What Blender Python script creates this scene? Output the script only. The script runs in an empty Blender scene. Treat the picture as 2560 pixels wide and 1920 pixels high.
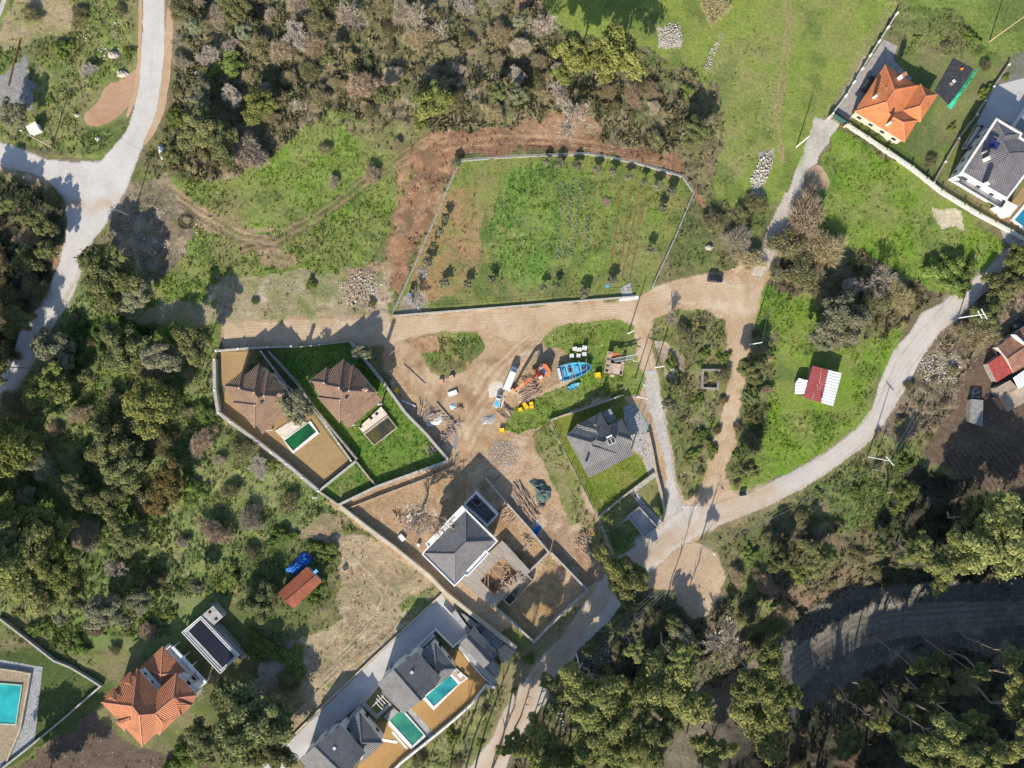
import bpy, math, random
import numpy as np
from mathutils import Vector, noise as mnoise
rng = np.random.default_rng(7)
random.seed(7)
scene = bpy.context.scene
COL = scene.collection
# ---------------------------------------------------------------- camera, sky, sun, exposure
H = 190.0                       # camera height over the ground, looking straight down
K = H * 1.5 / 2560.0            # metres on the ground per photo pixel
cam = bpy.data.cameras.new("camera"); cam.lens = 24; cam.sensor_width = 36
cam.clip_start = 1.0; cam.clip_end = 6000
camo = bpy.data.objects.new("camera", cam); COL.objects.link(camo)
camo.location = (0, 0, H); camo.rotation_euler = (0, 0, 0)
scene.camera = camo
SUN_EL = math.radians(28.5)
SH = Vector((0.30, 0.954, 0)).normalized()      # the way shadows fall
world = bpy.data.worlds.new("World"); scene.world = world; world.use_nodes = True
wn = world.node_tree.nodes; wl = world.node_tree.links
sky = wn.new("ShaderNodeTexSky"); sky.sky_type = 'NISHITA'; sky.sun_disc = False
sky.sun_elevation = SUN_EL; sky.sun_rotation = math.atan2(-SH.x, -SH.y)
sky.air_density = 1.0; sky.dust_density = 0.6; sky.ozone_density = 1.5
wn["Background"].inputs[1].default_value = 0.115
wl.new(sky.outputs[0], wn["Background"].inputs[0])
sl = bpy.data.lights.new("sun", 'SUN'); sl.energy = 5.0; sl.angle = math.radians(0.55)
sl.color = (1.0, 0.905, 0.765)
so = bpy.data.objects.new("sun", sl); COL.objects.link(so)
so.rotation_euler = Vector((-SH.x * math.cos(SUN_EL), -SH.y * math.cos(SUN_EL), math.sin(SUN_EL))).to_track_quat('Z', 'Y').to_euler()
vs = scene.view_settings; vs.view_transform = 'Standard'; vs.look = 'None'; vs.gamma = 1; vs.exposure = 0.62
scene.cycles.max_bounces = 5; scene.cycles.diffuse_bounces = 3; scene.cycles.transparent_max_bounces = 4

# ---------------------------------------------------------------- placing: photo pixel (2560x1920) + height -> place
def tile(x0, y0, f): return lambda x, y: (x0 + x / f, y0 + y / f)
O = tile(0, 0, 0.86406)
def P(px, py, z=0.0):
    s = K * (H - z) / H
    return Vector(((px - 1280) * s, (960 - py) * s, z))
def segd(x, y, ax, ay, bx, by):
    dx, dy = bx - ax, by - ay
    t = np.clip(((x - ax) * dx + (y - ay) * dy) / (dx * dx + dy * dy), 0, 1)
    return np.hypot(x - ax - t * dx, y - ay - t * dy)
VAL = [((q[0] - 1280) * K, (960 - q[1]) * K) for q in [(1500, 2300), (1780, 1900), (1980, 1690), (2200, 1570), (2400, 1540), (2900, 1530)]]
def sst(t): t = np.clip(t, 0, 1); return t * t * (3 - 2 * t)
def hgt(x, y):
    x = np.asarray(x, float); y = np.asarray(y, float)
    d = np.full(x.shape, 1e9)
    for a, b in zip(VAL[:-1], VAL[1:]): d = np.minimum(d, segd(x, y, a[0], a[1], b[0], b[1]))
    z = -13.0 * np.exp(-(d / 15.0) ** 2)
    # unseen hill added south of the frame, raised to shade the ravine
    nx, ny = 0.23, -0.973
    ds = (x - (2250 - 1280) * K) * nx + (y - (960 - 1960) * K) * ny
    z += 60 * sst(ds / 72.0) * sst((x - 25.0) / 70.0)
    return z
def hz(x, y): return float(hgt(x, y))
def G(px, py, dz=0.0):
    z = 0.0
    for _ in range(6):
        p = P(px, py, z); z = hz(p.x, p.y) + dz
    p = P(px, py, z); p.z = z
    return p

# ---------------------------------------------------------------- materials
MATS = {}
def newmat(name):
    m = bpy.data.materials.new(name); m.use_nodes = True; MATS[name] = m
    return m, m.node_tree.nodes, m.node_tree.links, m.node_tree.nodes["Principled BSDF"]
def N(nodes, typ, **kw):
    n = nodes.new(typ)
    for k, v in kw.items():
        if isinstance(k, str) and k.startswith("i_"): n.inputs[k[2:].replace("_", " ")].default_value = v
        else: setattr(n, k, v)
    return n
def plain(name, col, rough=0.8, var=0.18, scale=1.2, bump=0.15, spec=0.3, col2=None, metal=0.0, bd=0.05):
    if name in MATS: return MATS[name]
    m, nd, ln, bs = newmat(name)
    tc = N(nd, "ShaderNodeTexCoord"); no = N(nd, "ShaderNodeTexNoise", i_Scale=scale, i_Detail=8.0, i_Roughness=0.65)
    ln.new(tc.outputs["Object"], no.inputs["Vector"])
    rp = N(nd, "ShaderNodeValToRGB")
    c2 = col2 or tuple(c * (1 - var) for c in col)
    c1 = tuple(min(1, c * (1 + var * 0.6)) for c in col)
    rp.color_ramp.elements[0].position = 0.36; rp.color_ramp.elements[1].position = 0.64
    rp.color_ramp.elements[0].color = (*c2, 1); rp.color_ramp.elements[1].color = (*c1, 1)
    ln.new(no.outputs[0], rp.inputs[0]); ln.new(rp.outputs[0], bs.inputs["Base Color"])
    bs.inputs["Roughness"].default_value = rough; bs.inputs["Specular IOR Level"].default_value = spec
    bs.inputs["Metallic"].default_value = metal
    if bump:
        n2 = N(nd, "ShaderNodeTexNoise", i_Scale=scale * 6, i_Detail=5.0); ln.new(tc.outputs["Object"], n2.inputs["Vector"])
        b = N(nd, "ShaderNodeBump", i_Strength=bump, i_Distance=bd); ln.new(n2.outputs[0], b.inputs["Height"]); ln.new(b.outputs[0], bs.inputs["Normal"])
    return m
def roofmat(name, c1, c2, period=0.42, rough=0.75, dirt=(0.1, 0.09, 0.08), course=0.38, strength=1.0, dirtamt=0.35):
    """interlocking tiles: ribs run down the slope (u), courses across it (v), in metres of the roof's own UV"""
    if name in MATS: return MATS[name]
    m, nd, ln, bs = newmat(name)
    uv = N(nd, "ShaderNodeUVMap"); sp = N(nd, "ShaderNodeSeparateXYZ"); ln.new(uv.outputs[0], sp.inputs[0])
    def M(op, a, b=None):
        n = N(nd, "ShaderNodeMath", operation=op)
        for i, v in enumerate((a, b)):
            if v is None: continue
            if isinstance(v, (int, float)): n.inputs[i].default_value = v
            else: ln.new(v, n.inputs[i])
        return n.outputs[0]
    ribs = M('ABSOLUTE', M('SINE', M('MULTIPLY', sp.outputs[0], math.pi / period)))
    cour = M('FRACT', M('MULTIPLY', sp.outputs[1], 1 / course))
    hgt_ = M('ADD', M('MULTIPLY', ribs, 0.8), M('MULTIPLY', cour, 0.35))
    tc = N(nd, "ShaderNodeTexCoord"); no = N(nd, "ShaderNodeTexNoise", i_Scale=0.9, i_Detail=9.0, i_Roughness=0.7); ln.new(tc.outputs["Object"], no.inputs["Vector"])
    bk = N(nd, "ShaderNodeTexBrick", i_Scale=1.0, i_Mortar_Size=0.0); bk.inputs["Brick Width"].default_value = period; bk.inputs["Row Height"].default_value = course
    bk.inputs["Color1"].default_value = (*c1, 1); bk.inputs["Color2"].default_value = (*c2, 1); ln.new(uv.outputs[0], bk.inputs["Vector"])
    n5 = N(nd, "ShaderNodeTexNoise", i_Scale=0.28, i_Detail=7.0, i_Roughness=0.75); ln.new(tc.outputs["Object"], n5.inputs["Vector"])
    r5 = N(nd, "ShaderNodeMapRange"); r5.inputs[1].default_value = 0.3; r5.inputs[2].default_value = 0.7; r5.inputs[3].default_value = 0.72; r5.inputs[4].default_value = 1.22; ln.new(n5.outputs[0], r5.inputs[0])
    v5 = N(nd, "ShaderNodeVectorMath", operation='SCALE'); ln.new(bk.outputs[0], v5.inputs[0]); ln.new(r5.outputs[0], v5.inputs["Scale"])
    mx = N(nd, "ShaderNodeMix", data_type='RGBA'); ln.new(v5.outputs[0], mx.inputs[6]); mx.inputs[7].default_value = (*dirt, 1)
    rp = N(nd, "ShaderNodeMapRange"); rp.inputs[1].default_value = 0.45; rp.inputs[2].default_value = 0.75; rp.inputs[4].default_value = dirtamt
    ln.new(no.outputs[0], rp.inputs[0]); ln.new(rp.outputs[0], mx.inputs[0])
    ln.new(mx.outputs[2], bs.inputs["Base Color"]); bs.inputs["Roughness"].default_value = rough; bs.inputs["Specular IOR Level"].default_value = 0.25
    b = N(nd, "ShaderNodeBump", i_Strength=strength, i_Distance=0.15); ln.new(hgt_, b.inputs["Height"]); ln.new(b.outputs[0], bs.inputs["Normal"])
    return m
def leafmat(name, transl=0.38):
    if name in MATS: return MATS[name]
    m, nd, ln, bs = newmat(name); nd.remove(bs)
    at = N(nd, "ShaderNodeAttribute", attribute_name="tint")
    oi = N(nd, "ShaderNodeObjectInfo")
    hs = N(nd, "ShaderNodeHueSaturation"); mr = N(nd, "ShaderNodeMapRange"); mr.inputs[3].default_value = 0.78; mr.inputs[4].default_value = 1.22
    ln.new(oi.outputs["Random"], mr.inputs[0]); ln.new(mr.outputs[0], hs.inputs["Value"]); ln.new(at.outputs[0], hs.inputs["Color"])
    mr2 = N(nd, "ShaderNodeMapRange"); mr2.inputs[3].default_value = 0.485; mr2.inputs[4].default_value = 0.515
    wn_ = N(nd, "ShaderNodeMath", operation='FRACT'); mu = N(nd, "ShaderNodeMath", operation='MULTIPLY'); mu.inputs[1].default_value = 17.3
    ln.new(oi.outputs["Random"], mu.inputs[0]); ln.new(mu.outputs[0], wn_.inputs[0]); ln.new(wn_.outputs[0], mr2.inputs[0]); ln.new(mr2.outputs[0], hs.inputs["Hue"])
    d = N(nd, "ShaderNodeBsdfDiffuse"); t = N(nd, "ShaderNodeBsdfTranslucent"); mx = N(nd, "ShaderNodeMixShader"); mx.inputs[0].default_value = transl
    ln.new(hs.outputs[0], d.inputs[0]); ln.new(hs.outputs[0], t.inputs[0]); ln.new(d.outputs[0], mx.inputs[1]); ln.new(t.outputs[0], mx.inputs[2])
    ln.new(mx.outputs[0], nd["Material Output"].inputs[0])
    return m
def ground_material(name="ground_earth", bump=0.75, vlo=0.62, vhi=1.36, dist=0.22):
    m, nd, ln, bs = newmat(name)
    tc = N(nd, "ShaderNodeTexCoord")
    A = N(nd, "ShaderNodeAttribute", attribute_name="colA"); B = N(nd, "ShaderNodeAttribute", attribute_name="colB"); R = N(nd, "ShaderNodeAttribute", attribute_name="stony")
    n1 = N(nd, "ShaderNodeTexNoise", i_Scale=0.11, i_Detail=12.0, i_Roughness=0.72, i_Distortion=0.4); ln.new(tc.outputs["Object"], n1.inputs["Vector"])
    mr = N(nd, "ShaderNodeMapRange"); mr.inputs[1].default_value = 0.42; mr.inputs[2].default_value = 0.60; ln.new(n1.outputs[0], mr.inputs[0])
    mx = N(nd, "ShaderNodeMix", data_type='RGBA'); ln.new(mr.outputs[0], mx.inputs[0]); ln.new(A.outputs[0], mx.inputs[6]); ln.new(B.outputs[0], mx.inputs[7])
    n2 = N(nd, "ShaderNodeTexNoise", i_Scale=1.1, i_Detail=9.0, i_Roughness=0.75); ln.new(tc.outputs["Object"], n2.inputs["Vector"])
    mr2 = N(nd, "ShaderNodeMapRange"); mr2.inputs[1].default_value = 0.3; mr2.inputs[2].default_value = 0.7; mr2.inputs[3].default_value = vlo; mr2.inputs[4].default_value = vhi; ln.new(n2.outputs[0], mr2.inputs[0])
    vm = N(nd, "ShaderNodeVectorMath", operation='SCALE'); ln.new(mx.outputs[2], vm.inputs[0]); ln.new(mr2.outputs[0], vm.inputs["Scale"])
    vo = N(nd, "ShaderNodeTexVoronoi", i_Scale=1.6); ln.new(tc.outputs["Object"], vo.inputs["Vector"])
    lt = N(nd, "ShaderNodeMath", operation='LESS_THAN'); lt.inputs[1].default_value = 0.24; ln.new(vo.outputs["Distance"], lt.inputs[0])
    sc = N(nd, "ShaderNodeSeparateColor"); ln.new(vo.outputs["Color"], sc.inputs[0])
    lt2 = N(nd, "ShaderNodeMath", operation='LESS_THAN'); ln.new(sc.outputs[0], lt2.inputs[0]); ln.new(R.outputs["Fac"], lt2.inputs[1])
    mu = N(nd, "ShaderNodeMath", operation='MULTIPLY'); ln.new(lt.outputs[0], mu.inputs[0]); ln.new(lt2.outputs[0], mu.inputs[1])
    m3 = N(nd, "ShaderNodeMix", data_type='RGBA'); ln.new(mu.outputs[0], m3.inputs[0]); ln.new(vm.outputs[0], m3.inputs[6]); m3.inputs[7].default_value = (0.50, 0.45, 0.37, 1)
    ln.new(m3.outputs[2], bs.inputs["Base Color"]); bs.inputs["Roughness"].default_value = 0.95; bs.inputs["Specular IOR Level"].default_value = 0.1
    n3 = N(nd, "ShaderNodeTexNoise", i_Scale=2.2, i_Detail=8.0, i_Roughness=0.7); ln.new(tc.outputs["Object"], n3.inputs["Vector"])
    b = N(nd, "ShaderNodeBump", i_Strength=bump, i_Distance=dist); ln.new(n3.outputs[0], b.inputs["Height"]); ln.new(b.outputs[0], bs.inputs["Normal"])
    return m
def track_material(name, c1, c2, rough=0.9, ang=0.0, amt=1.0, bump=0.5, streak=True):
    """worn surface: patches, fine grain and streaks"""
    m, nd, ln, bs = newmat(name)
    tc = N(nd, "ShaderNodeTexCoord")
    n1 = N(nd, "ShaderNodeTexNoise", i_Scale=0.09, i_Detail=11.0, i_Roughness=0.68, i_Distortion=0.6); ln.new(tc.outputs["Object"], n1.inputs["Vector"])
    mr = N(nd, "ShaderNodeMapRange"); mr.inputs[1].default_value = 0.40; mr.inputs[2].default_value = 0.63; ln.new(n1.outputs[0], mr.inputs[0])
    mx = N(nd, "ShaderNodeMix", data_type='RGBA'); ln.new(mr.outputs[0], mx.inputs[0]); mx.inputs[6].default_value = (*c1, 1); mx.inputs[7].default_value = (*c2, 1)
    mp = N(nd, "ShaderNodeMapping"); mp.inputs["Rotation"].default_value = (0, 0, ang); mp.inputs["Scale"].default_value = (0.30, 0.95, 1) if streak else (0.8, 0.8, 1); ln.new(tc.outputs["Object"], mp.inputs[0])
    n2 = N(nd, "ShaderNodeTexNoise", i_Scale=1.0, i_Detail=7.0, i_Roughness=0.7); ln.new(mp.outputs[0], n2.inputs["Vector"])
    mr2 = N(nd, "ShaderNodeMapRange"); mr2.inputs[1].default_value = 0.3; mr2.inputs[2].default_value = 0.7; mr2.inputs[3].default_value = 1 - 0.2 * amt; mr2.inputs[4].default_value = 1 + 0.16 * amt; ln.new(n2.outputs[0], mr2.inputs[0])
    n4 = N(nd, "ShaderNodeTexNoise", i_Scale=0.035, i_Detail=6.0, i_Roughness=0.6); ln.new(tc.outputs["Object"], n4.inputs["Vector"])
    mr4 = N(nd, "ShaderNodeMapRange"); mr4.inputs[1].default_value = 0.35; mr4.inputs[2].default_value = 0.65; mr4.inputs[3].default_value = 1 - 0.22 * amt; mr4.inputs[4].default_value = 1 + 0.10 * amt; ln.new(n4.outputs[0], mr4.inputs[0])
    mm = N(nd, "ShaderNodeMath", operation='MULTIPLY'); ln.new(mr2.outputs[0], mm.inputs[0]); ln.new(mr4.outputs[0], mm.inputs[1])
    vm = N(nd, "ShaderNodeVectorMath", operation='SCALE'); ln.new(mx.outputs[2], vm.inputs[0]); ln.new(mm.outputs[0], vm.inputs["Scale"])
    ln.new(vm.outputs[0], bs.inputs["Base Color"]); bs.inputs["Roughness"].default_value = rough; bs.inputs["Specular IOR Level"].default_value = 0.15
    n3 = N(nd, "ShaderNodeTexNoise", i_Scale=2.5, i_Detail=6.0, i_Roughness=0.7); ln.new(tc.outputs["Object"], n3.inputs["Vector"])
    ad = N(nd, "ShaderNodeMath", operation='ADD'); ln.new(n3.outputs[0], ad.inputs[0]); ln.new(n2.outputs[0], ad.inputs[1])
    b = N(nd, "ShaderNodeBump", i_Strength=bump, i_Distance=0.12); ln.new(ad.outputs[0], b.inputs["Height"]); ln.new(b.outputs[0], bs.inputs["Normal"])
    return m
def stonemat(name, c1, c2, mortar, scale=1.6):
    if name in MATS: return MATS[name]
    m, nd, ln, bs = newmat(name)
    tc = N(nd, "ShaderNodeTexCoord"); vo = N(nd, "ShaderNodeTexVoronoi", i_Scale=scale); ln.new(tc.outputs["Object"], vo.inputs["Vector"])
    ve = N(nd, "ShaderNodeTexVoronoi", feature='DISTANCE_TO_EDGE', i_Scale=scale); ln.new(tc.outputs["Object"], ve.inputs["Vector"])
    sc = N(nd, "ShaderNodeSeparateColor"); ln.new(vo.outputs["Color"], sc.inputs[0])
    mx = N(nd, "ShaderNodeMix", data_type='RGBA'); ln.new(sc.outputs[0], mx.inputs[0]); mx.inputs[6].default_value = (*c1, 1); mx.inputs[7].default_value = (*c2, 1)
    lt = N(nd, "ShaderNodeMath", operation='LESS_THAN'); lt.inputs[1].default_value = 0.06; ln.new(ve.outputs[0], lt.inputs[0])
    m2 = N(nd, "ShaderNodeMix", data_type='RGBA'); ln.new(lt.outputs[0], m2.inputs[0]); ln.new(mx.outputs[2], m2.inputs[6]); m2.inputs[7].default_value = (*mortar, 1)
    ln.new(m2.outputs[2], bs.inputs["Base Color"]); bs.inputs["Roughness"].default_value = 0.85
    b = N(nd, "ShaderNodeBump", i_Strength=0.6, i_Distance=0.06); ln.new(ve.outputs[0], b.inputs["Height"]); ln.new(b.outputs[0], bs.inputs["Normal"])
    return m
def boardmat(name, c1, c2, w=0.2, ang=0.0):
    if name in MATS: return MATS[name]
    m, nd, ln, bs = newmat(name)
    tc = N(nd, "ShaderNodeTexCoord"); mp = N(nd, "ShaderNodeMapping"); mp.inputs["Rotation"].default_value = (0, 0, ang); ln.new(tc.outputs["Object"], mp.inputs[0])
    bk = N(nd, "ShaderNodeTexBrick", i_Scale=1.0, i_Mortar_Size=0.025); bk.inputs["Brick Width"].default_value = 2.4; bk.inputs["Row Height"].default_value = w
    bk.inputs["Color1"].default_value = (*c1, 1); bk.inputs["Color2"].default_value = (*c2, 1); bk.inputs["Mortar"].default_value = (c2[0] * .35, c2[1] * .35, c2[2] * .35, 1)
    ln.new(mp.outputs[0], bk.inputs["Vector"]); ln.new(bk.outputs[0], bs.inputs["Base Color"]); bs.inputs["Roughness"].default_value = 0.8
    return m
def watermat(name, col, col2):
    m = plain(name, col, rough=0.10, var=0.2, scale=0.16, bump=0.12, spec=0.5, col2=col2, bd=0.03); return m
def glassmat():
    m, nd, ln, bs = newmat("window_glass"); bs.inputs["Base Color"].default_value = (0.03, 0.04, 0.05, 1); bs.inputs["Roughness"].default_value = 0.06; bs.inputs["Specular IOR Level"].default_value = 0.8
    tc = N(nd, "ShaderNodeTexCoord"); n = N(nd, "ShaderNodeTexNoise", i_Scale=0.7); ln.new(tc.outputs["Object"], n.inputs["Vector"])
    b = N(nd, "ShaderNodeBump", i_Strength=0.05, i_Distance=0.02); ln.new(n.outputs[0], b.inputs["Height"]); ln.new(b.outputs[0], bs.inputs["Normal"])
    return m
GLASS = glassmat()
M_white = plain("white_render", (0.74, 0.725, 0.70), var=0.1, scale=0.6)
M_whiteworn = plain("worn_white_paint", (0.66, 0.66, 0.66), var=0.3, scale=0.8)
M_cream = plain("cream_render", (0.50, 0.44, 0.34), var=0.15, scale=0.5)
M_conc = plain("concrete", (0.36, 0.355, 0.345), var=0.3, scale=0.9)
M_concd = plain("dark_concrete", (0.26, 0.25, 0.24), var=0.3, scale=0.9)
M_conctan = plain("tan_concrete", (0.42, 0.36, 0.28), var=0.3, scale=0.9)
M_capst = plain("wall_cap", (0.40, 0.38, 0.345), var=0.25, scale=1.5)
M_drystone = stonemat("dry_stone", (0.40, 0.37, 0.32), (0.26, 0.25, 0.23), (0.10, 0.09, 0.08), 2.4)
M_paver = stonemat("stone_paving", (0.50, 0.47, 0.43), (0.36, 0.35, 0.34), (0.15, 0.15, 0.14), 1.7)
M_cobble = stonemat("grey_cobbles", (0.42, 0.43, 0.44), (0.28, 0.30, 0.32), (0.12, 0.12, 0.12), 2.2)
M_steel = plain("galvanised_steel", (0.50, 0.52, 0.54), rough=0.45, var=0.15, metal=0.6, bump=0.05)
M_green_steel = plain("green_mesh_fence", (0.12, 0.30, 0.22), rough=0.5, var=0.15, bump=0.05)
M_polew = plain("white_concrete_pole", (0.78, 0.77, 0.75), var=0.1, bump=0.05)
M_wood = plain("raw_timber", (0.50, 0.35, 0.24), var=0.35, scale=2.5)
M_woodold = plain("weathered_timber", (0.36, 0.30, 0.25), var=0.4, scale=2.5)
M_ply = boardmat("formwork_boards", (0.40, 0.35, 0.29), (0.30, 0.26, 0.22), 0.3, math.radians(45))
M_deck = boardmat("deck_boards", (0.50, 0.40, 0.33), (0.42, 0.33, 0.27), 0.16, math.radians(-45))
M_black = plain("black_rubber", (0.03, 0.03, 0.03), rough=0.7, var=0.1)
M_dark = plain("dark_hole", (0.02, 0.02, 0.03), rough=0.9, var=0.1)
M_orange = plain("orange_machine_paint", (0.72, 0.16, 0.045), rough=0.5, var=0.3, bump=0.1, spec=0.4, col2=(0.50, 0.20, 0.10))
M_blue = plain("light_blue_hull_paint", (0.08, 0.40, 0.56), rough=0.6, var=0.25, bump=0.2, col2=(0.05, 0.20, 0.34))
M_bluetarp = plain("blue_tarpaulin", (0.02, 0.14, 0.50), rough=0.45, var=0.4, scale=0.9, bump=0.8, bd=0.25)
M_bluelt = plain("light_blue_plastic", (0.10, 0.45, 0.75), rough=0.45, var=0.1)
M_yellow = plain("yellow_plastic", (0.85, 0.55, 0.02), rough=0.5, var=0.15)
M_twig = plain("grey_bark", (0.50, 0.43, 0.36), var=0.25, scale=3)
M_bark = plain("brown_bark", (0.33, 0.26, 0.21), var=0.35, scale=3)
M_leaf = leafmat("leaves")
M_twigv = leafmat("twigs", 0.05)
R_brown = roofmat("brown_tiles", (0.27, 0.172, 0.12), (0.23, 0.145, 0.10), 0.50, dirtamt=0.25)
R_grey = roofmat("dark_grey_tiles", (0.20, 0.185, 0.20), (0.165, 0.155, 0.17), 0.44, dirt=(0.25, 0.24, 0.23), dirtamt=0.35)
R_mauve = roofmat("grey_mauve_tiles", (0.20, 0.195, 0.20), (0.16, 0.156, 0.164), 0.48, dirt=(0.25, 0.245, 0.235), dirtamt=0.4)
R_orange = roofmat("orange_tiles", (0.66, 0.235, 0.095), (0.58, 0.19, 0.08), 0.34, dirt=(0.40, 0.16, 0.09), dirtamt=0.3)
R_red = roofmat("red_clay_tiles", (0.50, 0.195, 0.095), (0.40, 0.15, 0.075), 0.50, dirt=(0.30, 0.15, 0.10), dirtamt=0.5, strength=1.0)
R_oldred = roofmat("old_mottled_tiles", (0.36, 0.15, 0.09), (0.26, 0.13, 0.09), 0.36, dirt=(0.42, 0.34, 0.27), dirtamt=0.8)
R_metred = roofmat("red_metal_sheet", (0.36, 0.075, 0.075), (0.32, 0.07, 0.07), 0.5, rough=0.5, course=3.0, strength=0.6)
R_metwhite = roofmat("white_metal_sheet", (0.80, 0.80, 0.80), (0.74, 0.75, 0.76), 0.8, rough=0.5, course=5.0, strength=0.6, dirt=(0.5, 0.45, 0.4), dirtamt=0.2)
R_tan = roofmat("tan_fibre_sheet", (0.42, 0.34, 0.26), (0.36, 0.29, 0.22), 0.3, course=2.4, strength=0.6)

# ---------------------------------------------------------------- meshes
def link(name, me, mat=None, parent=None):
    o = bpy.data.objects.new(name, me); COL.objects.link(o)
    if mat is not None:
        for mm in (mat if isinstance(mat, (list, tuple)) else [mat]): me.materials.append(mm)
    if parent is not None:
        o.parent = parent
        if parent.type == 'EMPTY': o.location = -parent.location
    return o
class MB:
    def __init__(s): s.v = []; s.f = []; s.mi = []
    def face(s, pts, mi=0):
        i = len(s.v); s.v += [tuple(p) for p in pts]; s.f.append(list(range(i, i + len(pts)))); s.mi.append(mi)
    def prism(s, bot, top, mi=0, caps=(True, True)):
        n = len(bot)
        area = sum(bot[i][0] * bot[(i + 1) % n][1] - bot[(i + 1) % n][0] * bot[i][1] for i in range(n))
        if area < 0: bot = bot[::-1]; top = top[::-1]
        for i in range(n):
            j = (i + 1) % n
            s.face([bot[i], bot[j], top[j], top[i]], mi)
        if caps[1]: s.face(top, mi)
        if caps[0]: s.face(bot[::-1], mi)
    def poly(s, pts, z0, z1, mi=0, caps=(True, True)):
        s.prism([(p[0], p[1], z0) for p in pts], [(p[0], p[1], z1) for p in pts], mi, caps)
    def box(s, c, size, rz=0.0, mi=0, tilt=None):
        from mathutils import Euler
        R_ = Euler((tilt[0], tilt[1], rz) if tilt else (0, 0, rz)).to_matrix(); c = Vector(c)
        x, y, z = size[0] / 2, size[1] / 2, size[2] / 2
        b = [R_ @ Vector(q) + c for q in ((-x, -y, -z), (x, -y, -z), (x, y, -z), (-x, y, -z))]
        t = [R_ @ Vector(q) + c for q in ((-x, -y, z), (x, -y, z), (x, y, z), (-x, y, z))]
        for q in ([b[3], b[2], b[1], b[0]], t, [b[0], b[1], t[1], t[0]], [b[1], b[2], t[2], t[1]], [b[2], b[3], t[3], t[2]], [b[3], b[0], t[0], t[3]]): s.face(q, mi)
    def tube(s, a, b, r0, r1=None, n=6, mi=0, cap=True):
        a = Vector(a); b = Vector(b); r1 = r0 if r1 is None else r1
        d = (b - a).normalized(); u = d.orthogonal().normalized(); w = d.cross(u)
        A = [a + (u * math.cos(t) + w * math.sin(t)) * r0 for t in [2 * math.pi * i / n for i in range(n)]]
        B = [b + (u * math.cos(t) + w * math.sin(t)) * r1 for t in [2 * math.pi * i / n for i in range(n)]]
        for i in range(n):
            j = (i + 1) % n; s.face([A[i], A[j], B[j], B[i]], mi)
        if cap: s.face(B, mi); s.face(A[::-1], mi)
    def beam(s, a, b, w, h, mi=0):
        a = Vector(a); b = Vector(b); d = b - a; L = d.length
        if L < 1e-6: return
        d /= L; side = Vector((-d.y, d.x, 0)); side = side.normalized() if side.length > 1e-4 else Vector((1, 0, 0)); up = d.cross(side).normalized()
        q = [a + side * w / 2 * i + up * h / 2 * j for i, j in ((-1, -1), (1, -1), (1, 1), (-1, 1))]
        r = [p + d * L for p in q]
        for i in range(4):
            j = (i + 1) % 4; s.face([q[i], q[j], r[j], r[i]], mi)
        s.face(q[::-1], mi); s.face(r, mi)
    def build(s, name, mat, parent=None, uv=False, smooth=False):
        me = bpy.data.meshes.new(name); me.from_pydata(s.v, [], s.f)
        if any(s.mi): me.polygons.foreach_set("material_index", s.mi)
        if uv:
            l = me.uv_layers.new(name="UVMap"); me.update()
            for p in me.polygons:
                n = p.normal
                u = Vector((0, 0, 1)).cross(n); u = u.normalized() if u.length > 1e-3 else Vector((1, 0, 0)); w = n.cross(u)
                for li in p.loop_indices:
                    co = me.vertices[me.loops[li].vertex_index].co; l.data[li].uv = (co.dot(u), co.dot(w))
        if smooth:
            for p in me.polygons: p.use_smooth = True
        me.update()
        return link(name, me, mat, parent)
def nmesh(name, V, F, tint=None):
    """V (n,3), F (m,k) arrays; tint (n,3) per-vertex colour"""
    me = bpy.data.meshes.new(name); V = np.asarray(V, np.float32); F = np.asarray(F, np.int32); k = F.shape[1]
    me.vertices.add(len(V)); me.vertices.foreach_set("co", V.ravel())
    me.loops.add(F.size); me.loops.foreach_set("vertex_index", F.ravel())
    me.polygons.add(len(F)); me.polygons.foreach_set("loop_start", np.arange(0, F.size, k, dtype=np.int32))
    me.update(calc_edges=True)
    if tint is not None:
        a = me.attributes.new("tint", 'FLOAT_COLOR', 'POINT'); c = np.ones((len(V), 4), np.float32); c[:, :3] = tint; a.data.foreach_set("color", c.ravel())
    return me
def tag(o, label=None, cat=None, group=None, kind=None):
    if label: o["label"] = label
    if cat: o["category"] = cat
    if group: o["group"] = group
    if kind: o["kind"] = kind
    return o
def empty(name, loc=(0, 0, 0), label=None, cat=None, group=None):
    o = bpy.data.objects.new(name, None); COL.objects.link(o); o.location = loc; o.empty_display_size = 0.3
    return tag(o, label, cat, group)
def sub(V, o): return V
def inset(pts, d):
    n = len(pts); area = sum(pts[i][0] * pts[(i + 1) % n][1] - pts[(i + 1) % n][0] * pts[i][1] for i in range(n))
    sgn = 1 if area > 0 else -1; out = []
    for i in range(n):
        a, b, c = Vector(pts[i - 1][:2]), Vector(pts[i][:2]), Vector(pts[(i + 1) % n][:2])
        d1 = (b - a).normalized(); d2 = (c - b).normalized()
        n1 = Vector((-d1.y, d1.x)) * sgn; n2 = Vector((-d2.y, d2.x)) * sgn
        m = n1 + n2
        if m.length < 1e-3: m = n1
        m.normalize(); s = d / max(0.35, m.dot(n1)); out.append(b + m * s)
    return out
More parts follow.
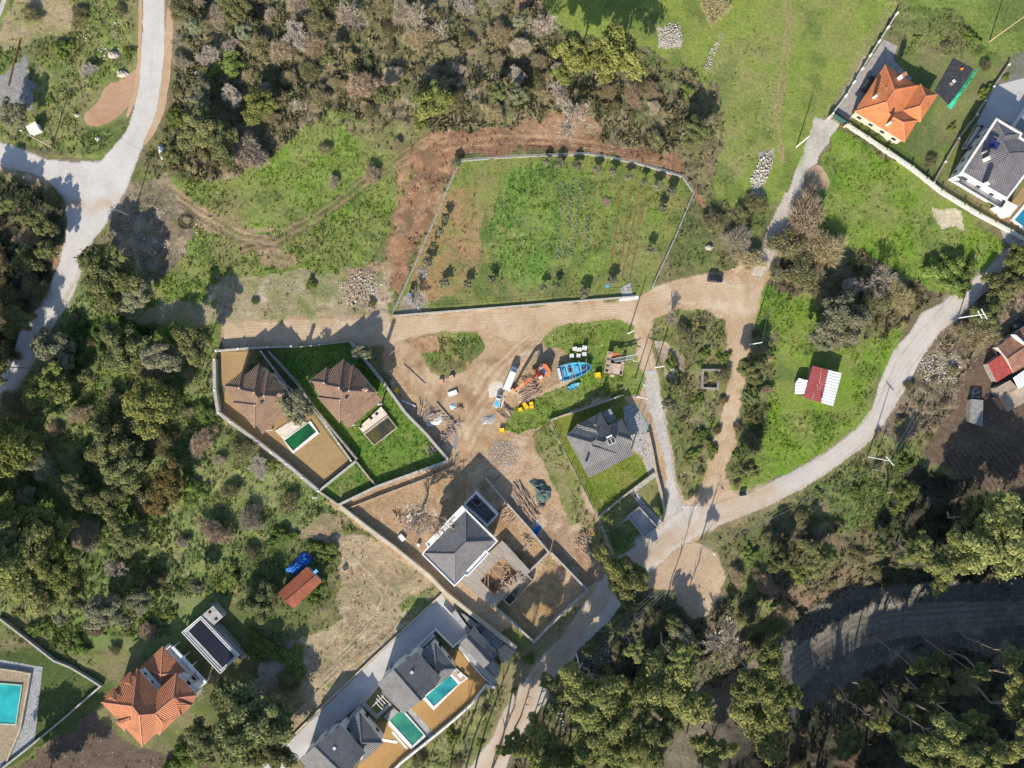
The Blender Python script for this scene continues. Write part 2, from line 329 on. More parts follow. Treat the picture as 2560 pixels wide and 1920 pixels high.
def strip(pts, w, closed=False):
    """left and right offsets of a polyline with mitred corners"""
    n = len(pts); L = []; R_ = []
    for i in range(n):
        a = Vector(pts[i - 1][:2]) if (i > 0 or closed) else None
        b = Vector(pts[i][:2]); c = Vector(pts[(i + 1) % n][:2]) if (i < n - 1 or closed) else None
        d1 = (b - a).normalized() if a is not None else (c - b).normalized()
        d2 = (c - b).normalized() if c is not None else d1
        n1 = Vector((-d1.y, d1.x)); n2 = Vector((-d2.y, d2.x)); m = n1 + n2; m = m.normalized() if m.length > 1e-3 else n1
        s = (w / 2) / max(0.4, m.dot(n1)); L.append(b + m * s); R_.append(b - m * s)
    return L, R_
def wall_mb(pts, w, z0, z1, closed=False, mb=None, mi=0):
    mb = mb or MB(); L, R_ = strip(pts, w, closed); n = len(pts)
    rng_ = range(n if closed else n - 1)
    for i in rng_:
        j = (i + 1) % n
        l0, l1, r0, r1 = L[i], L[j], R_[i], R_[j]
        mb.face([(r0.x, r0.y, z1), (r1.x, r1.y, z1), (l1.x, l1.y, z1), (l0.x, l0.y, z1)], mi)
        mb.face([(r0.x, r0.y, z0), (r1.x, r1.y, z0), (r1.x, r1.y, z1), (r0.x, r0.y, z1)], mi)
        mb.face([(l1.x, l1.y, z0), (l0.x, l0.y, z0), (l0.x, l0.y, z1), (l1.x, l1.y, z1)], mi)
    if not closed:
        for i, flip in ((0, False), (n - 1, True)):
            q = [(L[i].x, L[i].y, z0), (R_[i].x, R_[i].y, z0), (R_[i].x, R_[i].y, z1), (L[i].x, L[i].y, z1)]
            mb.face(q[::-1] if flip else q, mi)
    return mb
def PP(pts, T=None, z=0.0):
    return [P(*(T(*q[:2]) if T else q[:2]), q[2] if len(q) > 2 else z) for q in pts]
# ---------------------------------------------------------------- the ground: one sheet to the horizon
t1 = tile(0, 0, 3.456); t2 = tile(640, 0, 3.456); t3 = tile(1280, 0, 3.456); t4 = tile(1920, 0, 3.456)
t5 = tile(0, 480, 3.456); t6 = tile(640, 480, 3.456); t7 = tile(1280, 480, 3.456); t8 = tile(1920, 480, 3.456)
t9 = tile(0, 960, 3.456); t10 = tile(640, 960, 3.456); t11 = tile(1280, 960, 3.456); t12 = tile(1920, 960, 3.456)
t13 = tile(0, 1440, 3.456); t14 = tile(640, 1440, 3.456); t15 = tile(1280, 1440, 3.456); t16 = tile(1920, 1440, 3.456)
def TT(T, pts): return [T(*p) for p in pts]
def axis(lo, hi, step, far):
    a = list(np.arange(lo, hi + step / 2, step)); s = step; l = lo; h = hi
    while h < far:
        s = min(s * 1.22, 120); l -= s; h += s; a.insert(0, l); a.append(h)
    return np.array(a)
GX = axis(-160, 160, 0.34, 3200); GY = axis(-122, 122, 0.34, 3200)
XX, YY = np.meshgrid(GX, GY)
ZB = hgt(XX, YY)
PXI = XX / (K * (H - np.minimum(ZB, 100)) / H) + 1280; PYI = 960 - YY / (K * (H - np.minimum(ZB, 100)) / H)
def vnoise(x, y, s, seed):
    r = np.random.default_rng(seed); n = 256; T_ = r.random((n, n)).astype(np.float32)
    x = x / s + 1000.5 + seed; y = y / s + 1000.5 + seed * 3
    xi = np.floor(x).astype(int); yi = np.floor(y).astype(int); fx = x - xi; fy = y - yi
    fx = fx * fx * (3 - 2 * fx); fy = fy * fy * (3 - 2 * fy)
    a = T_[xi % n, yi % n]; b = T_[(xi + 1) % n, yi % n]; c = T_[xi % n, (yi + 1) % n]; d = T_[(xi + 1) % n, (yi + 1) % n]
    return (a * (1 - fx) + b * fx) * (1 - fy) + (c * (1 - fx) + d * fx) * fy
def fbm(x, y, s, seed, octv=4, g=0.5):
    o = 0; a = 1; t = 0
    for i in range(octv): o = o + a * vnoise(x, y, s / 2 ** i, seed + i * 7); t += a; a *= g
    return o / t
def inpoly(x, y, poly):
    poly = np.array(poly, float); m = np.zeros(x.shape, bool)
    bb = (x >= poly[:, 0].min()) & (x <= poly[:, 0].max()) & (y >= poly[:, 1].min()) & (y <= poly[:, 1].max())
    if not bb.any(): return m
    xs = x[bb]; ys = y[bb]; r = np.zeros(xs.shape, bool); n = len(poly)
    for i in range(n):
        x0, y0 = poly[i]; x1, y1 = poly[(i + 1) % n]
        if y0 == y1: continue
        c = ((y0 > ys) != (y1 > ys)) & (xs < (x1 - x0) * (ys - y0) / (y1 - y0) + x0); r ^= c
    m[bb] = r; return m
WX = (fbm(XX, YY, 5.0, 11, 4, 0.6) - 0.5); WY = (fbm(XX, YY, 5.0, 51, 4, 0.6) - 0.5)
shp = XX.shape
CA = np.zeros(shp + (3,), np.float32); CB = np.zeros(shp + (3,), np.float32); ST = np.zeros(shp, np.float32); RO = np.full(shp, 0.5, np.float32); DE = np.zeros(shp, np.float32)
# colours (linear albedo)
Gl = (0.145, 0.225, 0.042); Gm = (0.155, 0.20, 0.055); Gy = (0.215, 0.262, 0.058); Gd = (0.05, 0.085, 0.02); Go = (0.17, 0.17, 0.075)
Dt = (0.40, 0.275, 0.165); Db = (0.25, 0.145, 0.075); Dl = (0.47, 0.36, 0.25); Ds = (0.30, 0.23, 0.155); Dk = (0.13, 0.10, 0.07); Gr = (0.30, 0.30, 0.29); Lw = (0.38, 0.235, 0.095)
CA[:] = (0.12, 0.135, 0.05); CB[:] = (0.20, 0.165, 0.10)
def paint(poly, a, b, warp=24, stony=None, rough=None, dens=None, sp=None):
    m = inpoly(PXI + WX * warp * 2, PYI + WY * warp * 2, poly)
    CA[m] = a; CB[m] = b
    if stony is not None: ST[m] = stony
    if rough is not None: RO[m] = rough
    if dens is not None: DE[m] = dens
    return m
RUTS = []
def rut(pts, w, col, a, T=None, wob=2.5):
    q = [T(*p) for p in pts] if T else list(pts); xs = [p[0] for p in q]; ys = [p[1] for p in q]; m = 4 * w + 10
    bb = (PXI > min(xs) - m) & (PXI < max(xs) + m) & (PYI > min(ys) - m) & (PYI < max(ys) + m)
    x = PXI[bb] + WX[bb] * wob * 4; y = PYI[bb] + WY[bb] * wob * 4; d = np.full(x.shape, 1e9)
    for (ax, ay), (bx, by) in zip(q[:-1], q[1:]): d = np.minimum(d, segd(x, y, ax, ay, bx, by))
    al = (a * np.exp(-(d / w) ** 2) * (0.55 + 0.9 * np.clip((fbm(x * K, y * K, 2.2, 77, 2) - .3) * 2, 0, 1)))[:, None]; al = np.clip(al, 0, 1)
    CA[bb] = CA[bb] * (1 - al) + np.array(col) * al; CB[bb] = CB[bb] * (1 - al) + np.array(col) * al * 1.03
    DE[bb] *= (1 - al[:, 0])
def ruts(pts, offs, w, col, a, T=None):
    q = [Vector(T(*p) if T else p) for p in pts]
    for o in offs:
        L, R_ = strip(q, abs(o) * 2 + .01); rut([tuple(v) for v in (L if o > 0 else R_)], w, col, a)
def blobs(poly, n, rmin, rmax, cols, a, seed):
    r = np.random.default_rng(seed); q = np.array(poly); k = 0
    while k < n:
        x = r.uniform(q[:, 0].min(), q[:, 0].max()); y = r.uniform(q[:, 1].min(), q[:, 1].max())
        if not inpoly(np.array([x]), np.array([y]), q)[0]: continue
        k += 1; an = r.uniform(0, 3.14); L = r.uniform(rmin, rmax); rut([(x - math.cos(an) * L, y - math.sin(an) * L), (x + math.cos(an) * L, y + math.sin(an) * L)], r.uniform(rmin, rmax) * .6, cols[r.integers(len(cols))], a * r.uniform(.5, 1), wob=5)
def opaint(pts, *a, **k): return paint(TT(O, pts), *a, **k)
DE[:] = 0.5
# wide areas
opaint([(345, -60), (1140, -60), (1200, 60), (1330, 150), (1510, 160), (1530, 300), (1500, 380), (1320, 320), (960, 280), (760, 260), (640, 330), (500, 430), (340, 330)], (0.13, 0.14, 0.065), (0.24, 0.19, 0.125), rough=1.0, dens=0.8)
opaint([(-80, -80), (310, -80), (300, 200), (230, 340), (0, 310), (-80, 300)], Gm, (0.24, 0.21, 0.11), rough=0.6, dens=0.6, stony=0.06)
opaint([(60, -40), (150, -40), (150, 60), (60, 100), (10, 120), (0, 40)], (0.36, 0.28, 0.18), (0.24, 0.24, 0.10), rough=0.3, dens=0.2)
opaint([(0, 160), (60, 120), (70, 230), (20, 260), (-40, 240)], (0.27, 0.26, 0.25), (0.22, 0.22, 0.2), rough=0.2, dens=0.1)
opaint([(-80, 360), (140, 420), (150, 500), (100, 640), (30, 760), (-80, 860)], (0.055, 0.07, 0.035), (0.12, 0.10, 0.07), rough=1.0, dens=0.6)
opaint([(-80, 860), (80, 700), (180, 560), (330, 520), (330, 700), (470, 740), (480, 900), (570, 990), (720, 1080), (740, 1150), (600, 1230), (500, 1290), (440, 1330), (380, 1420), (120, 1400), (60, 1340), (-80, 1320)], (0.13, 0.19, 0.055), (0.20, 0.21, 0.095), rough=0.9, dens=0.9)
opaint([(470, 960), (600, 990), (700, 1070), (660, 1150), (560, 1220), (420, 1250), (360, 1150), (380, 1060)], (0.17, 0.225, 0.07), (0.24, 0.235, 0.11), rough=0.6, dens=0.8)
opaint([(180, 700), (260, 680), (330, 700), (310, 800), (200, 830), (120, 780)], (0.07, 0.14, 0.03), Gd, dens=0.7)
opaint([(320, 560), (460, 580), (470, 740), (350, 760), (310, 660)], (0.12, 0.20, 0.035), Gm, dens=0.8)
# left meadow above the villas
opaint([(350, 380), (480, 390), (640, 320), (700, 240), (830, 270), (960, 280), (900, 370), (830, 520), (850, 640), (700, 610), (460, 620), (370, 560), (330, 450)], Gl, (0.20, 0.19, 0.08), rough=0.5, dens=0.9, stony=0.03)
opaint([(700, 260), (960, 280), (880, 380), (740, 330)], (0.17, 0.20, 0.07), (0.24, 0.19, 0.11), rough=0.5, dens=0.7)
opaint([(460, 595), (700, 590), (840, 600), (850, 700), (480, 700), (320, 700), (230, 680), (240, 660), (460, 650)], (0.29, 0.25, 0.15), (0.20, 0.20, 0.09), rough=0.3, stony=0.12, dens=0.25)
opaint([(740, 580), (840, 560), (850, 650), (810, 690), (730, 640)], (0.36, 0.26, 0.18), (0.28, 0.2, 0.13), stony=0.45, rough=0.5, dens=0.1)
opaint([(270, 400), (360, 380), (420, 480), (400, 540), (330, 620), (290, 560), (240, 520)], (0.28, 0.22, 0.15), (0.15, 0.13, 0.09), stony=0.2, rough=0.5, dens=0.15)
opaint([(370, 400), (430, 440), (560, 500), (650, 560), (620, 580), (520, 530), (410, 480)], (0.30, 0.22, 0.14), (0.2, 0.19, 0.08), stony=0.15, rough=0.4, dens=0.3)
# wheel tracks and terrace lines in the left meadow
def tracks(pts, w, a, b, **k):
    q = [Vector(O(*p)) for p in pts]; L, R_ = strip(q, w); return paint([tuple(v) for v in L] + [tuple(v) for v in R_[::-1]], a, b, warp=5, **k)
for off in (0, 14):
    tracks([(380, 420 + off), (520, 505 + off), (600, 520 + off), (700, 460 + off), (830, 370 + off), (940, 310 + off)], 5, (0.22, 0.16, 0.10), (0.10, 0.11, 0.05), dens=0.1, rough=0.1)
for yy in (600, 618, 636, 655): tracks([(470, yy), (600, yy + 4), (750, yy + 12)], 4, (0.33, 0.27, 0.17), (0.24, 0.21, 0.13), dens=0.05)
# reddish bulldozed strip round the garden
opaint([(930, 285), (1060, 278), (1200, 285), (1330, 310), (1450, 330), (1500, 380), (1520, 460), (1500, 420), (1470, 375), (1270, 325), (995, 338), (940, 430), (880, 590), (870, 640), (840, 600), (860, 500), (880, 400)], (0.30, 0.17, 0.10), (0.22, 0.135, 0.085), rough=0.5, stony=0.10, dens=0.08)
opaint([(1120, 260), (1260, 230), (1300, 290), (1200, 310), (1110, 300)], (0.36, 0.235, 0.15), (0.28, 0.18, 0.11), rough=0.3, dens=0.1)
# north-east meadow
opaint([(1130, -80), (1960, -80), (1900, 60), (1800, 210), (1750, 300), (1690, 430), (1600, 460), (1550, 430), (1530, 300), (1500, 150), (1370, 100), (1200, 60)], Gy, (0.185, 0.24, 0.055), rough=0.12, dens=0.15, stony=0.015)
opaint([(1540, 100), (1690, 60), (1690, 300), (1560, 420), (1530, 300)], (0.20, 0.24, 0.065), (0.25, 0.24, 0.10), rough=0.2, dens=0.35, stony=0.02)
opaint([(1480, 170), (1560, 180), (1560, 330), (1530, 420), (1480, 380)], (0.21, 0.16, 0.10), (0.15, 0.16, 0.07), rough=0.7, dens=0.4, stony=0.1)
for o_ in (0, 17): tracks([(1708 - o_ * .6, -20), (1708 - o_ * .6, 60), (1695 - o_ * .6, 180), (1680 - o_ * .3, 260), (1684 + o_ * .3, 320), (1690 + o_ * .3, 350)], 7, (0.31, 0.23, 0.14), (0.25, 0.23, 0.09), dens=0.0, rough=0.05)
tracks([(1932, 0), (1880, 90), (1830, 180), (1790, 250)], 26, (0.27, 0.25, 0.12), (0.16, 0.2, 0.05), dens=0.1)
tracks([(1870, 120), (1825, 200), (1795, 250)], 6, (0.42, 0.38, 0.30), (0.3, 0.28, 0.16), dens=0.0)
opaint([(1420, 60), (1470, 60), (1475, 100), (1425, 105)], (0.5, 0.45, 0.4), (0.36, 0.32, 0.27), stony=0.6, rough=0.3, dens=0, warp=8)
opaint([(1640, 330), (1670, 320), (1655, 420), (1620, 425)], (0.42, 0.38, 0.34), (0.25, 0.24, 0.2), stony=0.6, rough=0.4, dens=0, warp=10)
# garden of the orange-roofed house, corner field
opaint([(1960, -80), (2300, -80), (2300, 120), (2210, 130), (2130, 100), (2050, 60), (1950, 0)], (0.18, 0.24, 0.06), (0.13, 0.18, 0.045), rough=0.2, dens=0.3)
opaint([(1950, 0), (2060, 30), (2130, 90), (2190, 150), (2120, 250), (2080, 330), (2040, 400), (1850, 290), (1810, 240)], (0.11, 0.17, 0.04), (0.17, 0.16, 0.08), rough=0.5, dens=0.7)
opaint([(2190, 110), (2300, 110), (2300, 260), (2200, 250), (2110, 300)], (0.20, 0.19, 0.17), (0.14, 0.15, 0.10), rough=0.1, dens=0.1)
# big field right, in front of the wall
opaint([(1805, 270), (2175, 520), (2160, 555), (2030, 640), (1880, 640), (1760, 560), (1710, 460), (1740, 400), (1780, 350)], (0.135, 0.245, 0.03), (0.19, 0.25, 0.05), rough=0.35, dens=0.8)
opaint([(2010, 450), (2080, 460), (2090, 500), (2030, 500)], (0.55, 0.48, 0.36), (0.38, 0.36, 0.22), rough=0.2, dens=0.1, stony=0.2)
opaint([(1690, 470), (1900, 560), (2040, 650), (1960, 760), (1840, 680), (1640, 650), (1650, 560)], (0.12, 0.12, 0.055), (0.17, 0.13, 0.085), rough=0.9, dens=0.6)
opaint([(1640, 620), (1760, 640), (1800, 760), (1950, 700), (1900, 840), (1850, 930), (1760, 990), (1640, 1050), (1575, 1060), (1590, 900), (1610, 760)], (0.145, 0.25, 0.028), (0.18, 0.23, 0.055), rough=0.4, dens=0.8)
opaint([(1600, 720), (1680, 720), (1660, 900), (1620, 1020), (1580, 1040), (1580, 900)], (0.11, 0.13, 0.05), (0.17, 0.15, 0.08), rough=0.8, dens=0.6)
# scrub and soil right of the asphalt road
opaint([(2220, 560), (2110, 620), (2020, 700), (1950, 790), (1900, 880), (1870, 940), (1960, 960), (2060, 900), (2110, 780), (2220, 700)], (0.24, 0.19, 0.13), (0.13, 0.11, 0.07), rough=0.8, dens=0.4, stony=0.35)
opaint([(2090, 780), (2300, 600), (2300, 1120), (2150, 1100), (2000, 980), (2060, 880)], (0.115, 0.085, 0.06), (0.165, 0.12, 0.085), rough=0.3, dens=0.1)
opaint([(1880, 940), (1990, 960), (1960, 1060), (1900, 1160), (1800, 1200), (1700, 1130), (1640, 1080), (1780, 1010)], (0.13, 0.17, 0.05), (0.19, 0.17, 0.09), rough=0.6, dens=0.8, stony=0.03)
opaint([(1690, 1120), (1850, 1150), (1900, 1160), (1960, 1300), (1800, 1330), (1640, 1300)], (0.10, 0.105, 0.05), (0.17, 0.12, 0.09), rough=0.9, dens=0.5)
opaint([(1960, 1000), (2300, 1120), (2300, 1280), (1900, 1280), (1900, 1120)], (0.07, 0.06, 0.045), (0.05, 0.065, 0.03), rough=0.9, dens=0.5)  # very dark ground tone also stands in for tree shade
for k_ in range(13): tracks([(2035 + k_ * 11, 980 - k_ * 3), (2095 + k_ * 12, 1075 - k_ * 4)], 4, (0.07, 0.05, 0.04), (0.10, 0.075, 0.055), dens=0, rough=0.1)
# ravine and gravel track, ground darkened to stand in for tree shade
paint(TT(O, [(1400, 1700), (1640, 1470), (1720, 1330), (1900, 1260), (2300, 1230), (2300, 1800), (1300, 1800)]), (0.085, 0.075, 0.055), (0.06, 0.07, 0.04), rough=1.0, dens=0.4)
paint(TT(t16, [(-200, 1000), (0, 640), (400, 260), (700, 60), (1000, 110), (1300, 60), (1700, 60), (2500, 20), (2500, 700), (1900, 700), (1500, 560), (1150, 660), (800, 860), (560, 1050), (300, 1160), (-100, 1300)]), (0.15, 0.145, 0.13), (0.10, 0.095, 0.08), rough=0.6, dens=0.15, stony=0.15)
paint(TT(t16, [(-500, 1250), (130, 680), (400, 520), (700, 320), (850, 260), (1200, 230), (2500, 215), (2500, 390), (1500, 500), (1200, 540), (860, 590), (560, 720), (330, 930), (-300, 1500)]), (0.29, 0.26, 0.21), (0.20, 0.18, 0.15), rough=0.2, dens=0.02, stony=0.03, warp=8)
RT = [(1830, 1830), (1900, 1740), (1985, 1680), (2060, 1625), (2140, 1575), (2220, 1552), (2350, 1542), (2460, 1535), (2600, 1530)]
ruts(RT, (-22, -9, 9, 20), 3.5, (0.15, 0.13, 0.105), .5); ruts(RT, (-15, 0, 14), 3.5, (0.38, 0.34, 0.28), .35); blobs([(1900, 1780), (2100, 1600), (2560, 1500), (2560, 1620), (2200, 1650), (2000, 1850)], 60, 8, 26, [(0.12, 0.10, 0.08), (0.32, 0.28, 0.23), (0.17, 0.15, 0.12)], .7, 31)
paint(TT(t15, [(950, 1400), (1150, 1200), (1700, 900), (2300, 640), (2400, 1080), (1900, 1659), (1700, 1900), (900, 1900)]), (0.20, 0.175, 0.14), (0.12, 0.11, 0.08), rough=0.3, dens=0.08, warp=14)
opaint([(1330, 1250), (1560, 1290), (1640, 1400), (1560, 1480), (1300, 1500), (1180, 1659), (1080, 1720), (1090, 1600), (1190, 1430)], (0.09, 0.10, 0.05), (0.15, 0.12, 0.09), rough=0.9, dens=0.6, stony=0.12)
opaint([(480, 400), (600, 330), (680, 260), (760, 300), (850, 330), (830, 420), (700, 480), (560, 500)], (0.16, 0.25, 0.045), (0.19, 0.235, 0.065), rough=0.35, dens=0.7)
# building site, dirt yard
opaint([(480, 690), (850, 680), (1370, 645), (1480, 600), (1570, 590), (1640, 560), (1700, 430), (1730, 430), (1690, 560), (1640, 640), (1625, 740), (1600, 880), (1575, 1000), (1560, 1070), (1640, 1040), (1660, 1060), (1560, 1130), (1440, 1210), (1340, 1290), (1150, 1340), (1040, 1390), (960, 1330), (830, 1180), (700, 1080), (960, 1000), (850, 860), (830, 750), (480, 740)], Dt, Dl, rough=0.12, dens=0.03, stony=0.06, warp=14)
opaint([(840, 700), (960, 720), (1080, 760), (1130, 900), (1060, 1000), (960, 1000), (860, 850)], (0.44, 0.31, 0.19), (0.36, 0.25, 0.15), rough=0.1, dens=0.02, stony=0.05)
opaint([(1180, 1100), (1290, 1120), (1330, 1230), (1270, 1270), (1170, 1160)], (0.36, 0.26, 0.17), (0.3, 0.2, 0.13), rough=0.2, dens=0.1, stony=0.15)
opaint([(710, 1080), (960, 1010), (1040, 990), (990, 1100), (930, 1180), (1000, 1300), (900, 1230), (780, 1140)], (0.33, 0.225, 0.135), (0.40, 0.28, 0.17), rough=0.15, dens=0.02, stony=0.05)
opaint([(1050, 950), (1140, 950), (1140, 1010), (1060, 1020)], (0.46, 0.34, 0.25), (0.34, 0.2, 0.12), rough=0.4, dens=0.0, stony=0.7)
# green islands
paint(TT(t6, [(1270, 1290), (1560, 1220), (1900, 1210), (1990, 1330), (1800, 1530), (1650, 1600), (1500, 1560), (1430, 1400)]), (0.12, 0.20, 0.03), (0.22, 0.18, 0.09), rough=0.5, dens=0.9, warp=10)
paint(TT(t6, [(1290, 1270), (1560, 1240), (1590, 1380), (1450, 1400), (1330, 1330)]), (0.36, 0.22, 0.13), (0.3, 0.2, 0.13), rough=0.5, dens=0.0, stony=0.2, warp=6)
paint([(1350, 850), (1390, 820), (1482, 800), (1555, 803), (1584, 820), (1597, 900), (1612, 960), (1600, 985), (1520, 990), (1375, 1055), (1300, 1085), (1265, 1075), (1270, 1030), (1330, 1000), (1380, 975), (1440, 955), (1430, 900), (1380, 880)], (0.125, 0.215, 0.03), (0.17, 0.20, 0.055), rough=0.35, dens=0.9, warp=10)
paint([(1330, 875), (1400, 868), (1425, 900), (1400, 960), (1340, 985), (1300, 960)], (0.36, 0.26, 0.16), (0.30, 0.22, 0.14), rough=0.1, dens=0.02, warp=10)
paint([(1630, 800), (1690, 772), (1760, 772), (1812, 800), (1820, 960), (1792, 1080), (1750, 1225), (1712, 1250), (1692, 1190), (1668, 1050), (1648, 960), (1634, 880)], (0.13, 0.17, 0.045), (0.20, 0.17, 0.10), rough=0.6, dens=0.8, stony=0.05, warp=10)
paint(TT(t7, [(1230, 1290), (1330, 1300), (1500, 1450), (1500, 1620), (1330, 1600)]), (0.42, 0.34, 0.25), (0.26, 0.2, 0.14), rough=0.3, dens=0.1, stony=0.2, warp=10)
paint([(1330, 1080), (1372, 1050), (1420, 1150), (1480, 1290), (1540, 1400), (1520, 1420), (1440, 1350), (1400, 1240), (1350, 1150)], (0.15, 0.19, 0.05), (0.30, 0.24, 0.14), rough=0.4, dens=0.6, stony=0.05, warp=16)
paint(TT(t11, [(745, 1155), (970, 965), (1235, 775), (1320, 1100), (1300, 1200), (1150, 1330), (950, 1480), (900, 1500), (830, 1330)]), (0.13, 0.185, 0.045), (0.19, 0.18, 0.08), rough=0.3, dens=0.7, warp=6)
# soil between the two lower villa plots and the woods
opaint([(620, 1230), (700, 1130), (830, 1180), (960, 1300), (870, 1400), (760, 1480), (640, 1600), (560, 1500), (620, 1400), (740, 1330), (720, 1200)], (0.38, 0.30, 0.19), (0.28, 0.23, 0.14), rough=0.35, dens=0.12, stony=0.22)
opaint([(500, 1270), (560, 1190), (700, 1110), (760, 1130), (640, 1220), (540, 1300)], (0.32, 0.24, 0.15), (0.19, 0.17, 0.09), rough=0.3, dens=0.2, stony=0.05)
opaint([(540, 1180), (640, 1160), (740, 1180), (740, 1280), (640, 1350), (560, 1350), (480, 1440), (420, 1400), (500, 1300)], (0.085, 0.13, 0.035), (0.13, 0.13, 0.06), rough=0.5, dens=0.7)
opaint([(560, 1430), (640, 1380), (620, 1480), (560, 1560), (520, 1520)], (0.38, 0.33, 0.27), (0.2, 0.17, 0.1), rough=0.4, dens=0.2, stony=0.4)
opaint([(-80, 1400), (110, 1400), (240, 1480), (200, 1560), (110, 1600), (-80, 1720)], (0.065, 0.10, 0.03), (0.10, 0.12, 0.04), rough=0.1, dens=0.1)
opaint([(210, 1540), (270, 1600), (400, 1640), (480, 1560), (420, 1720), (-80, 1760), (60, 1640)], (0.14, 0.10, 0.075), (0.10, 0.08, 0.06), rough=0.3, dens=0.1, stony=0.03)
opaint([(860, 1300), (950, 1260), (960, 1290), (870, 1390)], (0.12, 0.17, 0.05), (0.3, 0.24, 0.15), rough=0.3, dens=0.5)
opaint([(860, 1659), (930, 1610), (1060, 1480), (1090, 1500), (1020, 1700), (860, 1720)], (0.18, 0.21, 0.08), (0.28, 0.24, 0.14), rough=0.5, dens=0.7, stony=0.04)
opaint([(1060, 1480), (1150, 1380), (1200, 1330), (1190, 1400), (1090, 1560)], (0.21, 0.21, 0.09), (0.28, 0.22, 0.14), rough=0.5, dens=0.6)
# walled vegetable garden
GARDEN = TT(O, [(993, 348), (1120, 340), (1270, 333), (1370, 352), (1475, 382), (1498, 415), (1404, 632), (1372, 642), (1100, 662), (848, 682), (900, 560)])
paint(GARDEN, (0.165, 0.225, 0.05), (0.22, 0.20, 0.08), rough=0.2, dens=0.5, warp=0, stony=0.01)
opaint([(1080, 400), (1120, 360), (1190, 350), (1300, 400), (1310, 560), (1240, 620), (1140, 630), (1050, 590), (1050, 480)], (0.12, 0.235, 0.045), (0.15, 0.235, 0.055), rough=0.4, dens=1.0)
opaint([(1200, 370), (1450, 400), (1400, 560), (1300, 640), (1200, 640)], (0.155, 0.235, 0.045), (0.20, 0.21, 0.075), rough=0.3, dens=0.7)
opaint([(940, 430), (1030, 400), (1045, 560), (1000, 630), (880, 660), (900, 560)], (0.33, 0.215, 0.11), (0.20, 0.185, 0.07), rough=0.15, dens=0.3)
opaint([(870, 640), (920, 630), (930, 675), (860, 680)], (0.34, 0.30, 0.24), (0.28, 0.24, 0.18), rough=0.05, dens=0.0, warp=6)
blobs(GARDEN, 90, 6, 20, [(0.25, 0.20, 0.09), (0.17, 0.24, 0.055), (0.11, 0.20, 0.04), (0.22, 0.24, 0.07), (0.19, 0.22, 0.06)], .6, 21)
for k_ in range(15): rut([(1190 + k_ * 30, 430 + k_ * 3), (1165 + k_ * 28, 740)], 2.2, (0.085, 0.12, 0.035), .5, wob=1.2); rut([(1205 + k_ * 30, 430 + k_ * 3), (1180 + k_ * 28, 740)], 3, (0.23, 0.22, 0.09), .35, wob=1.2)
for x0, x1 in ((1365, 1335), (1385, 1345), (1400, 1362), (1340, 1318)): tracks([(x0, 400), (x1, 600)], 5, (0.22, 0.13, 0.07), (0.15, 0.13, 0.05), dens=0.0, rough=0.0)

# ---- flat sheets (each a structure object): polygon, material, name, jitter in px
M_asph = track_material("pale_worn_road", (0.56, 0.545, 0.525), (0.50, 0.475, 0.44), ang=math.radians(70), amt=0.5, bump=0.15)
M_asph2 = track_material("grey_tarred_road", (0.50, 0.45, 0.395), (0.42, 0.385, 0.35), ang=math.radians(-50), amt=0.6, bump=0.2)
M_track = track_material("tan_dirt_track", (0.42, 0.30, 0.185), (0.52, 0.41, 0.29), ang=math.radians(5), amt=0.9)
M_track2 = track_material("tan_dirt_track_north_south", (0.47, 0.35, 0.235), (0.53, 0.43, 0.31), ang=math.radians(80), amt=0.9)
M_yard = track_material("brown_yard", (0.36, 0.245, 0.145), (0.48, 0.37, 0.25), ang=math.radians(-60), amt=1.0, bump=0.8)
M_drive = track_material("bluish_concrete_drive", (0.50, 0.49, 0.48), (0.40, 0.39, 0.385), ang=math.radians(-45), amt=0.4, bump=0.1)
M_lawnbrown = track_material("dormant_lawn", (0.42, 0.255, 0.10), (0.36, 0.22, 0.09), amt=0.5, bump=0.6, streak=False)
M_lawntan = track_material("tan_lawn", (0.36, 0.245, 0.125), (0.30, 0.21, 0.10), amt=0.5, bump=0.6, streak=False)
M_lawng = track_material("green_lawn", (0.14, 0.20, 0.03), (0.20, 0.20, 0.055), amt=0.6, bump=0.9, streak=False)
M_lawnd = track_material("rough_green_plot", (0.10, 0.22, 0.022), (0.135, 0.225, 0.03), amt=0.9, bump=1.0)
M_ramp = track_material("crushed_stone_ramp", (0.52, 0.49, 0.45), (0.40, 0.38, 0.35), ang=math.radians(75), amt=1.2, bump=0.8)
M_court = plain("courtyard_paving", (0.33, 0.30, 0.28), var=0.25, scale=0.7)
SHEETS = []
def jitter(poly, amp, step=10, seed=1):
    r = random.Random(seed); out = []
    for i, (x0, y0) in enumerate(poly):
        x1, y1 = poly[(i + 1) % len(poly)]; L = math.hypot(x1 - x0, y1 - y0); n = max(1, int(L / step))
        for k in range(n):
            t = k / n; a = amp if k else amp * 0.3
            out.append((x0 + (x1 - x0) * t + r.uniform(-a, a), y0 + (y1 - y0) * t + r.uniform(-a, a)))
    return out
def sheet(name, poly, mat, z=0.05, amp=0.0, smooth=True):
    SHEETS.append(poly)
    q = poly
    if amp and smooth:      # round the outline before roughening it
        for _ in range(2):
            q = [p for i in range(len(q)) for p in ((0.75 * q[i][0] + 0.25 * q[(i + 1) % len(q)][0], 0.75 * q[i][1] + 0.25 * q[(i + 1) % len(q)][1]), (0.25 * q[i][0] + 0.75 * q[(i + 1) % len(q)][0], 0.25 * q[i][1] + 0.75 * q[(i + 1) % len(q)][1]))]
    if amp: q = jitter(q, amp, 7, len(name) + len(SHEETS))
    mb = MB(); mb.poly([P(*p) for p in q], z - 0.12, z); o = mb.build(name, mat); tag(o, kind="structure"); return o
